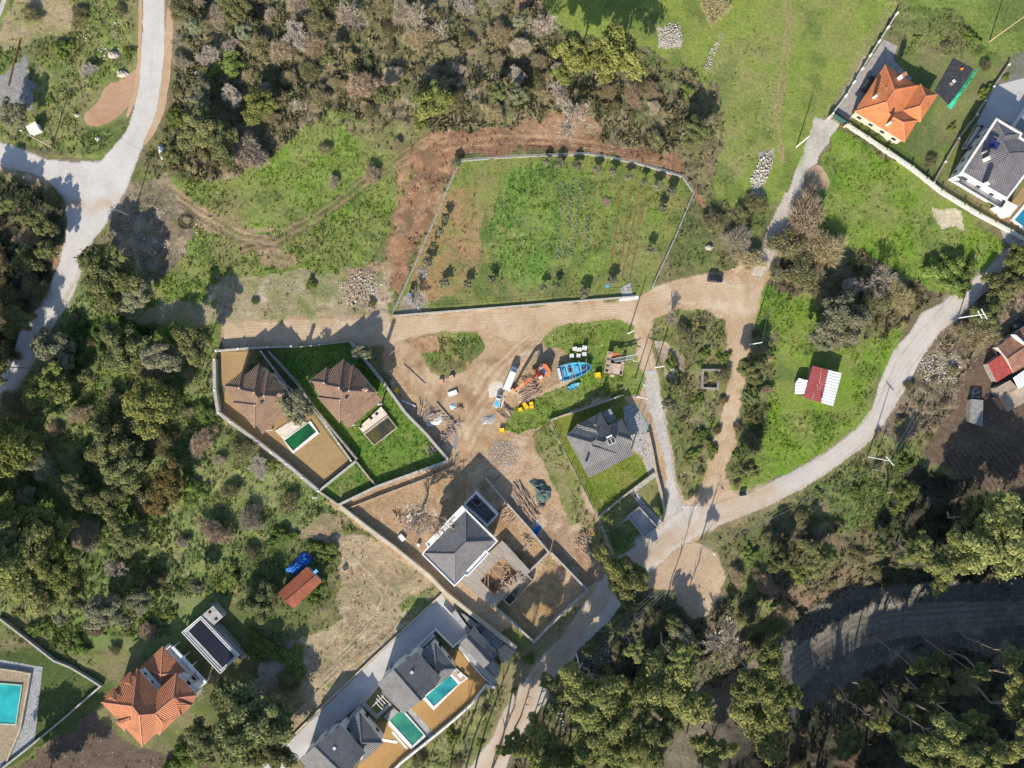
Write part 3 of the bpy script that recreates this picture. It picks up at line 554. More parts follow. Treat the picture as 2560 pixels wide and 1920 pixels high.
ASPH = [(357, -60), (415, -60), (411, 140), (405, 210), (390, 290), (365, 350), (345, 400), (318, 470), (298, 505), (270, 555), (235, 600), (208, 665), (182, 740), (127, 827), (95, 890), (70, 930), (20, 1010), (-60, 1090), (-60, 1020), (-10, 965), (25, 900), (52, 827), (113, 740), (145, 665), (163, 600), (170, 560), (166, 520), (154, 490), (126, 458), (80, 432), (0, 419), (-60, 412), (-60, 345), (0, 353), (60, 375), (120, 398), (180, 403), (250, 402), (275, 375), (300, 350), (320, 320), (335, 270), (345, 200), (355, 80)]
RD2 = [(2700, 520), (2560, 600), (2522, 616), (2455, 683), (2426, 700), (2354, 758), (2305, 781), (2282, 821), (2232, 876), (2203, 950), (2180, 1018), (2134, 1079), (2070, 1125), (2030, 1151), (1920, 1209), (1847, 1241), (1760, 1262), (1705, 1262), (1673, 1292), (1659, 1316), (1610, 1348), (1555, 1388), (1510, 1440), (1482, 1483), (1442, 1535), (1404, 1590), (1367, 1625), (1318, 1689), (1280, 1738), (1256, 1790), (1233, 1839), (1172, 1920), (1130, 1990), (1240, 1990), (1265, 1920), (1280, 1868), (1309, 1825), (1352, 1767), (1407, 1695), (1442, 1628), (1526, 1550), (1566, 1495), (1620, 1440), (1680, 1380), (1760, 1330), (1830, 1300), (1920, 1267), (2007, 1220), (2105, 1157), (2180, 1096), (2238, 1018), (2273, 960), (2270, 960), (2311, 885), (2354, 827), (2394, 795), (2475, 720), (2513, 680), (2560, 642), (2700, 560)]
DRT = [(560, 805), (700, 800), (981, 792), (1130, 782), (1280, 769), (1420, 760), (1549, 752), (1598, 740), (1633, 720), (1680, 702), (1714, 694), (1772, 680), (1800, 695), (1830, 711), (1862, 709), (1888, 660), (1905, 610), (1925, 560), (1958, 510), (1978, 518), (1985, 540), (1958, 575), (1925, 654), (1920, 665), (1893, 763), (1882, 807), (1870, 856), (1864, 960), (1859, 965), (1841, 1047), (1824, 1122), (1815, 1191), (1830, 1226), (1859, 1249), (1800, 1290), (1740, 1270), (1754, 1238), (1772, 1163), (1798, 1070), (1818, 960), (1824, 955), (1830, 856), (1827, 827), (1821, 790), (1789, 768), (1731, 758), (1685, 766), (1662, 781), (1627, 803), (1630, 885), (1641, 960), (1615, 962), (1598, 900), (1587, 818), (1555, 801), (1526, 795), (1482, 798), (1425, 807), (1390, 816), (1352, 846), (1310, 860), (1250, 845), (1200, 826), (1100, 830), (1010, 848), (980, 860), (900, 862), (700, 870), (560, 868)]
YARD = [(965, 880), (1000, 850), (1050, 880), (1074, 931), (1117, 943), (1161, 923), (1205, 880), (1240, 835), (1352, 840), (1350, 880), (1330, 900), (1290, 960), (1262, 1030), (1235, 1075), (1330, 1105), (1335, 1150), (1230, 1160), (1180, 1130), (1128, 1130), (1110, 1080), (1070, 1010), (1010, 960), (960, 930)]
GS = []
def gpaint(name, poly, a, b, warp, stony=0.0, z=0.04, rough=0.0):
    m = paint(poly, a, b, warp=warp, stony=stony, rough=rough, dens=0.0); GS.append((name, m, z)); SHEETS.append(poly); return m
gpaint("dirt_ground", YARD, (0.37, 0.255, 0.15), (0.48, 0.365, 0.24), 10, 0.05, 0.03, 0.12)
TURN = TT(t15, [(900, 160), (1000, -60), (1150, -150), (1400, -260), (1600, -300), (1780, -200), (1840, 20), (1780, 200), (1690, 340), (1560, 370), (1430, 230), (1400, 130), (1280, 120), (1060, 120)])
gpaint("dirt_ground", TURN, (0.40, 0.29, 0.19), (0.47, 0.36, 0.25), 8, 0.05, 0.03, 0.1)
gpaint("dirt_road", DRT, (0.43, 0.305, 0.19), (0.53, 0.42, 0.30), 8, 0.05, 0.045)
LOWER = [p for p in RD2 if p[1] > 1235 and p[0] < 1860]
gpaint("road", RD2, (0.48, 0.44, 0.395), (0.54, 0.50, 0.455), 5, 0.01, 0.05)
LANE = TT(t4, [(400, 1010), (560, 1010), (625, 1060), (590, 1130), (540, 1200), (500, 1260), (420, 1400), (330, 1500), (300, 1659)]) + [(2010, 480), (1978, 518), (1958, 575), (1935, 640), (1905, 690), (1880, 690), (1905, 620), (1937, 538), (1963, 480)] + TT(t4, [(170, 1659), (260, 1400), (350, 1180)])
gpaint("lane", LANE, (0.52, 0.48, 0.43), (0.42, 0.38, 0.335), 8, 0.12, 0.055)
RAMP = [(1609, 925), (1640, 925), (1655, 1010), (1665, 1061), (1675, 1120), (1685, 1186), (1708, 1275), (1665, 1300), (1668, 1200), (1655, 1130), (1642, 1090), (1630, 1040), (1619, 998)]
gpaint("ramp", RAMP, (0.50, 0.48, 0.44), (0.38, 0.36, 0.335), 6, 0.15, 0.06)
gpaint("road", ASPH, (0.56, 0.54, 0.515), (0.50, 0.475, 0.445), 3, 0.0, 0.06)
# dusty lower part of the tarred road, wheel marks everywhere
RC = [(2545, 620), (2450, 705), (2372, 778), (2330, 825), (2262, 905), (2235, 965), (2205, 1030), (2155, 1085), (2085, 1142), (2015, 1188), (1920, 1240), (1840, 1272), (1760, 1300), (1680, 1345), (1600, 1400), (1530, 1470), (1480, 1530), (1420, 1600), (1370, 1665), (1320, 1730), (1290, 1790), (1255, 1860), (1215, 1930)]
rut(RC[10:], 26, (0.44, 0.33, 0.225), 0.85); rut(RC[13:], 18, (0.42, 0.30, 0.19), 0.8); rut([(1770, 1240), (1850, 1262), (1930, 1225)], 14, (0.45, 0.33, 0.22), .8)
rut([(1590, 1350), (1640, 1330), (1690, 1300)], 10, (0.52, 0.49, 0.45), .7); rut([(1560, 1420), (1500, 1480)], 8, (0.5, 0.47, 0.43), .6)
ruts(RC, (-9, -4.5, 4.5, 9), 1.8, (0.36, 0.32, 0.28), 0.30); ruts(RC, (-6.5, 6.5, 0.5), 1.6, (0.58, 0.55, 0.50), 0.35); ruts(RC[:12], (-19, 19), 3, (0.36, 0.29, 0.22), 0.5)
EW = [(570, 838), (700, 832), (850, 828), (980, 828), (1130, 812), (1280, 800), (1420, 783), (1549, 774), (1640, 752), (1700, 732), (1772, 720), (1835, 742), (1865, 790)]
ruts(EW, (-17, -11, -4, 4, 10, 16), 2.0, (0.33, 0.23, 0.145), 0.45); ruts(EW, (-14, -7, 0, 7, 13), 1.8, (0.58, 0.47, 0.34), 0.40)
NS = [(1975, 490), (1945, 580), (1905, 680), (1868, 770), (1848, 860), (1842, 960), (1818, 1060), (1795, 1150), (1780, 1240), (1760, 1300)]
ruts(NS, (-12, -6, 5, 11), 1.8, (0.34, 0.24, 0.155), 0.40); ruts(NS, (-9, 0.5, 8), 1.8, (0.58, 0.47, 0.34), 0.40)
rut([(1870, 620), (1840, 690), (1862, 760)], 8, (0.55, 0.42, 0.29), .5); rut([(1605, 820), (1612, 890), (1622, 950)], 5, (0.5, 0.38, 0.26), .5); rut([(1616, 825), (1626, 930)], 2, (0.3, 0.22, 0.14), .5)
for k_ in range(9):
    o_ = k_ * 9 - 34
    rut([(1355 + o_ * .3, 830 + o_ * .2), (1300 + o_ * .5, 880 + o_ * .5), (1250 + o_, 940 + o_ * .6), (1200 + o_, 1010 + o_ * .5), (1150 + o_ * .6, 1100 + o_)], 2.2, ((0.28, 0.19, 0.115), (0.57, 0.45, 0.32))[k_ % 2], 0.5)
    rut([(985 + o_ * .4, 850 + k_ * 3), (1010 + o_ * .6, 920), (1070 + o_ * .5, 990 + o_ * .2), (1120 + o_ * .4, 1070)], 2.0, ((0.56, 0.42, 0.27), (0.31, 0.215, 0.13))[k_ % 2], 0.45)
blobs(YARD, 60, 5, 20, [(0.25, 0.165, 0.10), (0.31, 0.21, 0.13), (0.55, 0.44, 0.32), (0.42, 0.25, 0.13)], .75, 5)
blobs(TT(O, [(1050, 950), (1140, 950), (1180, 1100), (1290, 1120), (1330, 1230), (1200, 1260), (1080, 1200), (960, 1180), (720, 1090), (960, 1010)]), 110, 4, 16, [(0.22, 0.14, 0.085), (0.30, 0.19, 0.115), (0.52, 0.40, 0.28), (0.44, 0.25, 0.12)], .8, 6)
blobs(DRT, 46, 6, 18, [(0.34, 0.235, 0.145), (0.58, 0.48, 0.37), (0.40, 0.26, 0.15)], .55, 7)
AC_ = [(386, -30), (386, 120), (370, 260), (335, 350), (285, 440), (235, 530), (200, 600), (160, 690), (105, 790), (30, 930), (-30, 1010)]
ruts(AC_, (-14, -7, 7, 14), 2.2, (0.47, 0.45, 0.425), .3); ruts(AC_, (1,), 1.0, (0.34, 0.33, 0.32), .45); ruts(AC_[6:], (-30,), 5, (0.45, 0.35, 0.25), .8); rut([(175, 505), (230, 520), (290, 505)], 16, (0.45, 0.33, 0.22), .75); rut([(-10, 420), (60, 436), (120, 460)], 10, (0.46, 0.34, 0.24), .7); rut([(150, 620), (135, 670)], 6, (0.42, 0.26, 0.13), .9)
ruts([(-30, 385), (60, 405), (150, 430), (240, 440), (300, 400)], (-9, 9), 2.5, (0.47, 0.45, 0.425), .3)
blobs(ASPH, 26, 6, 16, [(0.44, 0.41, 0.38), (0.60, 0.58, 0.55)], .5, 8); blobs(RD2, 50, 4, 14, [(0.42, 0.36, 0.30), (0.58, 0.55, 0.51), (0.46, 0.36, 0.26)], .5, 9)
sheet("dirt_ground", TT(t4, [(420, 1400), (500, 1480), (560, 1640), (300, 1659), (230, 1640), (300, 1500)]), M_yard, 0.045, 4)
sheet("dirt_ground", TT(t1, [(900, 750), (1130, 640), (1200, 560), (1180, 800), (1090, 960), (900, 1080), (800, 1100), (740, 1060), (720, 990), (860, 880)]), track_material("rusty_clay", (0.42, 0.25, 0.15), (0.46, 0.31, 0.21), amt=0.6), 0.045, 4)
for q in ([(1480, -80), (1500, -80), (1490, 500), (1440, 900), (1380, 1080), (1260, 1260), (1230, 1240), (1370, 950), (1420, 500), (1440, 100)], [(1200, -80), (1235, -80), (1225, 300), (1215, 560), (1200, 800), (1110, 1030), (1085, 1000), (1150, 800), (1190, 560)]):
    sheet("road_shoulder", TT(t1, q), track_material("road_shoulder_clay", (0.46, 0.29, 0.16), (0.50, 0.37, 0.25), amt=0.6), 0.07, 1.5)
sheet("path", TT(t1, [(0, 60), (40, -80), (75, -60), (40, 60), (0, 150), (-60, 260), (-90, 200)]), M_ramp, 0.06, 1)
# plots of the villas
sheet("lawn", TT(t10, [(-240, -150), (170, 290), (480, 240), (640, 460), (780, 640), (800, 690), (530, 900), (-110, 400), (-290, 260)]), M_lawntan, 0.052)
sheet("lawn", TT(tile(520, 850, 9.217), [(290, 280), (990, 260), (840, 740), (760, 735), (380, 1050), (330, 1050), (300, 700)]), M_lawntan, 0.064)
GP = []
def plot(poly, *a, **k): GP.append((poly, a, k))
plot(TT(t6, [(140, 1350), (800, 1290), (1120, 1680), (1289, 1908), (1469, 2091), (1655, 2316), (1040, 2550), (890, 2330), (480, 1820), (330, 1640)]), (0.095, 0.19, 0.032), (0.14, 0.21, 0.045))
plot(TT(t10, [(560, 920), (860, 680), (1040, 900), (710, 1040)]), (0.085, 0.18, 0.03), (0.16, 0.18, 0.06))
plot(TT(t11, [(340, 320), (960, 105), (1010, 180), (1020, 560), (1120, 640), (1180, 790), (740, 1130), (560, 780)]), (0.13, 0.19, 0.025), (0.19, 0.19, 0.05), dens=0.45, rough=0.05)
sheet("patio", TT(t11, [(870, 220), (1050, 170), (1170, 330), (1190, 410), (1000, 440), (980, 330)]), M_cobble, 0.075)
sheet("patio", TT(t11, [(1010, 440), (1180, 420), (1230, 760), (1180, 790), (1130, 620), (1030, 560)]), M_paver, 0.075)
sheet("path", TT(t11, [(980, 955), (1240, 760), (1262, 790), (1070, 930), (1170, 1060), (1310, 1195), (1255, 1235), (1110, 1060), (1020, 940)]), M_paver, 0.075)
sheet("driveway", TT(t14, [(1610, 160), (1690, 260), (1850, 500), (1700, 620), (1560, 470), (1400, 620), (1210, 790), (1080, 930), (960, 1080), (700, 1250), (500, 1480), (370, 1590), (60, 1800), (-80, 1800), (220, 1500), (600, 1130), (900, 830), (1190, 560)]), M_drive, 0.052)
sheet("lawn", TT(t14, [(1740, 640), (1960, 860), (1990, 900), (1860, 1080), (1700, 1210), (1530, 1360), (1300, 1130), (1450, 1050), (1530, 1150), (1820, 880), (1690, 700)]), M_lawnbrown, 0.056)
sheet("lawn", TT(t14, [(1030, 1270), (1140, 1260), (1350, 1490), (1510, 1440), (1300, 1590), (1160, 1720), (820, 1800), (900, 1600), (1100, 1440)]), M_lawnbrown, 0.056)
sheet("patio", TT(t14, [(1240, 1180), (1330, 1130), (1530, 1350), (1500, 1400)]), M_conc, 0.062)
sheet("courtyard", TT(t4, [(1000, 340), (1120, 400), (1080, 520), (1250, 680), (700, 1040), (580, 960)]), M_court, 0.06)
sheet("terrace", TT(t4, [(720, 980), (830, 990), (1120, 1200), (1060, 1250), (880, 1060)]), plain("pale_terrace", (0.62, 0.56, 0.47), var=0.2), 0.07)
sheet("driveway", TT(t4, [(1960, 740), (2300, 650), (2300, 1080), (2200, 1130), (1975, 1015), (1850, 1160), (1780, 1110)]), M_drive, 0.06)
sheet("lawn", TT(t8, [(1830, 100), (1980, 180), (2080, 130), (2212, -60), (2400, -60), (2212, 360), (2100, 320)]), M_lawntan, 0.052)
sheet("path", TT(t8, [(2010, 330), (2212, 400), (2212, 440), (2100, 470), (2040, 410)]), M_paver, 0.12)
sheet("patio", TT(t13, [(-200, 720), (0, 720), (230, 760), (370, 785), (300, 1430), (60, 1640), (-200, 1800)]), M_cobble, 0.06)
sheet("garden_soil", TT(t13, [(-200, 800), (0, 800), (255, 845), (170, 1330), (50, 1590), (-200, 1700)]), plain("garden_soil", (0.30, 0.24, 0.16), var=0.3), 0.09)
gpaint("site_soil", SS1 := TT(t11, [(-300, 1130), (0, 1080), (320, 1450), (150, 1590), (-60, 1400)]), (0.40, 0.265, 0.135), (0.33, 0.22, 0.125), 3, 0.12, 0.035)
gpaint("site_soil", SS2 := TT(tile(1080, 1360, 6.9125), [(1110, 1110), (1220, 970), (1350, 1085), (1770, 640), (2060, 160), (2300, 900), (2212, 1280), (1780, 1640)]), (0.44, 0.29, 0.14), (0.37, 0.27, 0.15), 3, 0.10, 0.035)
blobs(SS1, 40, 4, 14, [(0.22, 0.13, 0.07), (0.30, 0.18, 0.09), (0.5, 0.38, 0.25)], .8, 41); blobs(SS2, 50, 5, 18, [(0.24, 0.14, 0.075), (0.16, 0.17, 0.06), (0.52, 0.40, 0.24), (0.30, 0.19, 0.10)], .75, 42)

for off in (-16, 0): ruts([(600, 628), (690, 602), (800, 545), (905, 468), (1000, 400), (1090, 350)], (off - 3, off + 7), 2.6, (0.12, 0.085, 0.05), .95); ruts([(600, 628), (690, 602), (800, 545), (905, 468), (1000, 400), (1090, 350)], (off + 2,), 4, (0.27, 0.21, 0.12), .7)
ruts([(420, 470), (500, 530), (600, 590), (690, 604)], (-10, 6), 3.5, (0.36, 0.26, 0.17), .9); ruts([(440, 500), (520, 565), (600, 605)], (0,), 4, (0.12, 0.09, 0.06), .8); rut([(330, 600), (360, 700), (440, 790), (560, 800)], 6, (0.36, 0.27, 0.18), .7)
rut([(590, 575), (680, 572)], 5, (0.36, 0.25, 0.17), .8); rut([(1005, 420), (1000, 520), (985, 600), (970, 690)], 14, (0.34, 0.205, 0.125), .8); rut([(1090, 345), (1040, 380), (1010, 430)], 16, (0.33, 0.20, 0.12), .8)
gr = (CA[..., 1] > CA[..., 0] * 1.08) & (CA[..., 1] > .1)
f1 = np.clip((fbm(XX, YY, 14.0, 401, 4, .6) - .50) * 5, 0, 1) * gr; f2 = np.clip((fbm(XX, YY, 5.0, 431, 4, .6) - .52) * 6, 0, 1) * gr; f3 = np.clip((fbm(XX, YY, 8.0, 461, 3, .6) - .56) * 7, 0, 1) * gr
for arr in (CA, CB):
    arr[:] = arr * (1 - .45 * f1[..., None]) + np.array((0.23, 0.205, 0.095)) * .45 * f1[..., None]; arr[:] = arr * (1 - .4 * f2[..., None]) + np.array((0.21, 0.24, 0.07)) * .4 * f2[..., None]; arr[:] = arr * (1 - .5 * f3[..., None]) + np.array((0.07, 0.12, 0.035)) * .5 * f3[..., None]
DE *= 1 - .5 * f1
for poly, a_, k_ in GP: paint(poly, *a_, warp=0, dens=k_.get('dens', 1.0), rough=k_.get('rough', 0.25))
for i_, g_ in enumerate(GP): blobs(g_[0], (50, 14, 40)[i_], 4, 13, [(0.19, 0.19, 0.075), (0.07, 0.13, 0.03), (0.20, 0.24, 0.06), (0.24, 0.20, 0.10)], .6, 51 + i_)
blobs(TT(O, [(460, 595), (850, 595), (850, 700), (480, 700), (250, 680)]), 90, 5, 24, [(0.14, 0.19, 0.05), (0.36, 0.29, 0.19), (0.19, 0.20, 0.08), (0.42, 0.36, 0.27)], .75, 61)
blobs(TT(O, [(270, 400), (360, 380), (420, 480), (400, 540), (330, 620), (240, 520)]), 60, 4, 16, [(0.16, 0.12, 0.08), (0.36, 0.29, 0.20), (0.12, 0.15, 0.05), (0.10, 0.085, 0.07)], .8, 62)
CS = TT(O, [(700, 1150), (830, 1180), (960, 1300), (870, 1400), (760, 1480), (640, 1600), (570, 1500), (630, 1400), (740, 1330), (720, 1200)])
blobs(CS, 130, 3, 15, [(0.20, 0.15, 0.095), (0.47, 0.40, 0.29), (0.15, 0.17, 0.06), (0.34, 0.23, 0.15), (0.26, 0.22, 0.13)], .75, 63)
for k_ in range(8): rut([O(760 + k_ * 11, 1200 + k_ * 14), O(830 + k_ * 4, 1260 + k_ * 16), O(800 - k_ * 12, 1340 + k_ * 18), O(740 - k_ * 14, 1400 + k_ * 20)], 1.8, ((0.20, 0.15, 0.09), (0.46, 0.38, 0.27))[k_ % 2], .7)
blobs(TT(O, [(930, 285), (1330, 300), (1500, 380), (1480, 400), (1270, 330), (995, 340), (900, 560), (840, 600), (880, 400)]), 90, 4, 15, [(0.19, 0.11, 0.065), (0.40, 0.26, 0.16), (0.16, 0.13, 0.07), (0.34, 0.20, 0.115)], .8, 64)
for k_ in range(5): rut([O(950, 300 + k_ * 8), O(1080, 285 + k_ * 8), O(1220, 292 + k_ * 7), O(1330, 312 + k_ * 6)], 1.8, ((0.18, 0.10, 0.06), (0.42, 0.28, 0.17))[k_ % 2], .75)
blobs(TT(O, [(1610, 640), (1760, 640), (1950, 700), (1850, 930), (1640, 1050), (1590, 1040)]), 60, 5, 22, [(0.22, 0.24, 0.08), (0.10, 0.16, 0.035), (0.24, 0.22, 0.10)], .55, 65)
blobs(TT(O, [(1805, 290), (2160, 530), (2030, 640), (1760, 560), (1740, 400)]), 60, 5, 22, [(0.22, 0.27, 0.06), (0.10, 0.18, 0.03), (0.25, 0.25, 0.10)], .5, 66)
blobs(TT(O, [(1200, 20), (1920, 0), (1780, 260), (1690, 430), (1600, 440), (1500, 160)]), 110, 6, 30, [(0.25, 0.25, 0.09), (0.15, 0.22, 0.045), (0.20, 0.26, 0.05)], .5, 67)
# ---- relief and the ground mesh
flat = np.zeros(shp, bool)
for _, m_, _ in GS: flat |= m_
for q in SHEETS: flat |= inpoly(PXI, PYI, q)
for q in ([(440, 1500), (640, 1500), (640, 1700), (440, 1700)], [(240, 1600), (560, 1600), (560, 1880), (240, 1880)], [(1960, 900), (2120, 900), (2120, 1020), (1960, 1020)], [(2440, 800), (2700, 800), (2700, 1050), (2440, 1050)], [(1100, 1180), (1420, 1180), (1420, 1700), (1100, 1700)], [(2100, 150), (2700, 150), (2700, 560), (2350, 560)]): flat |= inpoly(PXI, PYI, q)
for q in GP: flat &= ~inpoly(PXI, PYI, q[0])
def blur(a, n):
    for _ in range(n):
        a = (np.roll(a, 1, 0) + np.roll(a, -1, 0) + a) / 3; a = (np.roll(a, 1, 1) + np.roll(a, -1, 1) + a) / 3
    return a
fl = blur(flat.astype(np.float32), 4) > 0.02
keep = 1 - np.clip(blur(fl.astype(np.float32), 5) * 1.6, 0, 1)
rel = (fbm(XX, YY, 3.2, 91, 4, 0.55) - 0.5) * 1.5 * RO + (fbm(XX, YY, 16.0, 131, 2) - 0.5) * 0.5
near = (np.abs(XX) < 161) & (np.abs(YY) < 123)
ZZ = ZB + rel * keep * near
ny, nx = shp
idx = np.arange(ny * nx).reshape(ny, nx)
F = np.stack([idx[:-1, :-1], idx[:-1, 1:], idx[1:, 1:], idx[1:, :-1]], -1).reshape(-1, 4)
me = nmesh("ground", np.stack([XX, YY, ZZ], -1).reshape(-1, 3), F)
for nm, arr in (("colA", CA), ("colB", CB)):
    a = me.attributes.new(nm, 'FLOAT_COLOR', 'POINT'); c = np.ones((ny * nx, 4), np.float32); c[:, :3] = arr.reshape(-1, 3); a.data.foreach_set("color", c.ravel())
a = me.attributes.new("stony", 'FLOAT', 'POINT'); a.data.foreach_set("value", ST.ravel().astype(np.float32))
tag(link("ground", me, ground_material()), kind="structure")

GM = {"road": ground_material("worn_tarred_surface", 0.12, 0.90, 1.07, 0.05), "dirt_road": ground_material("packed_dirt", 0.35, 0.84, 1.12, 0.10), "lane": ground_material("crushed_stone", 0.55, 0.75, 1.2, 0.12), "site_soil": ground_material("ochre_soil", 0.8, 0.7, 1.25, 0.2), "dirt_ground": ground_material("churned_dirt", 0.6, 0.74, 1.2, 0.16)}; GM["ramp"] = GM["lane"]
for i_, (nm, m_, dz) in enumerate(GS):      # roads and yards: their own sheets, cut along ragged edges
    for _, m2, d2 in GS[i_ + 1:]: m_ = m_ & ~m2
    m_ = m_ & (np.abs(XX) < 165) & (np.abs(YY) < 126)
    fm = (m_[:-1, :-1] & m_[:-1, 1:] & m_[1:, 1:] & m_[1:, :-1]); Fs = F.reshape(ny - 1, nx - 1, 4)[fm]; u, inv = np.unique(Fs, return_inverse=True)
    V = np.stack([XX, YY, ZZ + dz], -1).reshape(-1, 3)[u]; m3 = nmesh(nm, V, inv.reshape(-1, 4))
    for an, arr in (("colA", CA), ("colB", CB)): a = m3.attributes.new(an, 'FLOAT_COLOR', 'POINT'); c = np.ones((len(u), 4), np.float32); c[:, :3] = arr.reshape(-1, 3)[u]; a.data.foreach_set("color", c.ravel())
    a = m3.attributes.new("stony", 'FLOAT', 'POINT'); a.data.foreach_set("value", ST.ravel()[u].astype(np.float32)); tag(link(nm, m3, GM[nm]), kind="structure")
def gsample(x, y):
    i = np.clip(np.searchsorted(GX, x), 0, nx - 1); j = np.clip(np.searchsorted(GY, y), 0, ny - 1); return j, i
# low growth nobody could count: tufts of grass and weeds over the fields
def tufts(name, n, size, label, dens_lo, green, seed):
    r = np.random.default_rng(seed)
    x = r.uniform(-150, 150, n); y = r.uniform(-114, 114, n); j, i = gsample(x, y)
    cl = fbm(x, y, 6.0, seed + 5, 3); d = DE[j, i] * (0.25 + 1.5 * np.clip((cl - 0.3) * 2, 0, 1)) * keep[j, i]
    ratio = CA[j, i, 1] / (CA[j, i, 0] + 1e-6)
    sel = (r.random(n) < d) & ((ratio > 1.25) == green); x = x[sel]; y = y[sel]; j = j[sel]; i = i[sel]; m = len(x)
    z = ZZ[j, i]; f = r.random((m, 1)) ** 1.3; c = CA[j, i] * (1 - f * .7) + CB[j, i] * f * .7; c = c * r.uniform(0.8, 1.5, (m, 1)); k = 6
    hue = r.uniform(-0.12, 0.12, (m, 1)); c = c * np.concatenate([1 + hue, np.ones((m, 1)), 1 - hue], 1)
    s = size * r.uniform(0.5, 1.5, (m, 1, 1)) * (0.6 + 0.9 * RO[j, i][:, None, None])
    base = np.stack([x, y, z - 0.03], -1)[:, None, :]
    ang = r.uniform(0, 2 * np.pi, (m, k)); rad = r.uniform(0, 0.5, (m, k))
    p0 = base + np.stack([np.cos(ang) * rad, np.sin(ang) * rad, np.zeros_like(ang)], -1) * s
    d1 = r.normal(size=(m, k, 3)) * np.array([0.5, 0.5, 0.25]); d2 = r.normal(size=(m, k, 3)) * np.array([0.5, 0.5, 0.3])
    tip = p0 + (d1 + np.array([0, 0, 1.0]) * (0.3 + 0.5 * RO[j, i])[:, None, None]) * s; e = p0 + d2 * s * 0.8; e[..., 2] = np.maximum(e[..., 2], p0[..., 2])
    V = np.stack([p0, e, tip], 2).reshape(-1, 3); Fc = np.arange(len(V)).reshape(-1, 3)
    T_ = np.repeat(c, k * 3, 0)
    tag(link(name, nmesh(name, V, Fc, T_), M_leaf), label, "plants", kind="stuff")
tufts("grass", 230000, 0.42, "tufts of lush green grass and weeds over the fields and the walled garden", 0.2, True, 301)
tufts("undergrowth", 110000, 0.55, "dry brown and olive undergrowth covering the thickets and banks", 0.2, False, 302)
# ---------------------------------------------------------------- trees and bushes
def leaves_on(centres, radii, n_per, size, col, seed, flat=0.85, hi=None, up=0.35):
    r = np.random.default_rng(seed); m = len(centres); n = n_per
    C_ = np.repeat(np.asarray(centres), n, 0); R_ = np.repeat(np.asarray(radii), n)[:, None]
    d = r.normal(size=(m * n, 3)); d /= np.linalg.norm(d, axis=1, keepdims=True); d[:, 2] = np.where(d[:, 2] < -0.35, -d[:, 2], d[:, 2])
    rr = R_ * (r.uniform(0.55, 1.1, (m * n, 1)) + (r.random((m * n, 1)) < .12) * r.uniform(0, .55, (m * n, 1))); p = C_ + d * rr * np.array([1, 1, flat])
    nrm = d * 0.9 + r.normal(size=(m * n, 3)) * 0.45 + np.array([0, 0, up]); nrm /= np.linalg.norm(nrm, axis=1, keepdims=True)
    a = np.cross(nrm, r.normal(size=(m * n, 3))); a /= np.linalg.norm(a, axis=1, keepdims=True); b = np.cross(nrm, a)
    s = size * r.uniform(0.55, 1.4, (m * n, 1))
    V = np.stack([p + a * s, p - a * s * .6 + b * s * .8, p - a * s * .6 - b * s * .8], 1).reshape(-1, 3)
    col = np.asarray(col); tn = np.repeat(r.uniform(0.75, 1.25, (m, 1)), n, 0) * r.uniform(0.7, 1.3, (m * n, 1))
    T_ = col[None] * tn
    if hi is not None:
        h = (r.random((m * n, 1)) ** 2); T_ = T_ * (1 - h) + np.asarray(hi)[None] * h
    return V, np.repeat(T_, 3, 0)
def crown_mesh(name, seed, nb, rb, n_per, size, col, hi=None, flat=0.7, hollow=0.55, shape=1.0, lob=0.25):
    r = np.random.default_rng(seed); c = []; rad = []
    tries = 0
    while len(c) < nb and tries < 5000:
        tries += 1
        d = r.normal(size=3); d /= np.linalg.norm(d)
        if d[2] < -0.3: d[2] *= -1
        an = math.atan2(d[1], d[0]); lobe = 1 + lob * math.sin(an * 3 + seed) + lob * 0.7 * math.sin(an * 5 + seed * 2.3)
        k = r.uniform(hollow, 0.82) * lobe
        p = d * k * np.array([1, 1, flat])
        rr = rb * r.uniform(0.6, 1.25)
        if all(np.linalg.norm(p - q) > 0.62 * (rr + q2) * 0.9 for q, q2 in zip(c, rad)): c.append(p); rad.append(rr)
    V, T_ = leaves_on(c, rad, n_per, size, col, seed + 1, hi=hi)
    B = []; Bt = []
    for q_ in [c[i] for i in r.choice(len(c), min(16, len(c)), replace=False)]:      # limbs showing between the clumps
        o_ = np.array([0, 0, -.25]); m_ = q_ * .55 + r.normal(size=3) * .06; e_ = q_ * r.uniform(.95, 1.25)
        for (a_, b_, w_) in ((o_, m_, .016), (m_, e_, .010)):
            d_ = b_ - a_; s_ = np.cross(d_, np.array([0, 0, 1.0])); s_ /= (np.linalg.norm(s_) + 1e-6); u_ = np.cross(s_, d_); u_ /= (np.linalg.norm(u_) + 1e-6)
            for t_ in (s_, u_): B += [a_ - t_ * w_, a_ + t_ * w_, b_ + t_ * w_ * .6, a_ - t_ * w_, b_ + t_ * w_ * .6, b_ - t_ * w_ * .6]; Bt += [np.array((.42, .36, .29))] * 6
    V = np.vstack([V, np.array(B)]); T_ = np.vstack([T_, np.array(Bt)])
    return nmesh(name, V, np.arange(len(V)).reshape(-1, 3), T_)
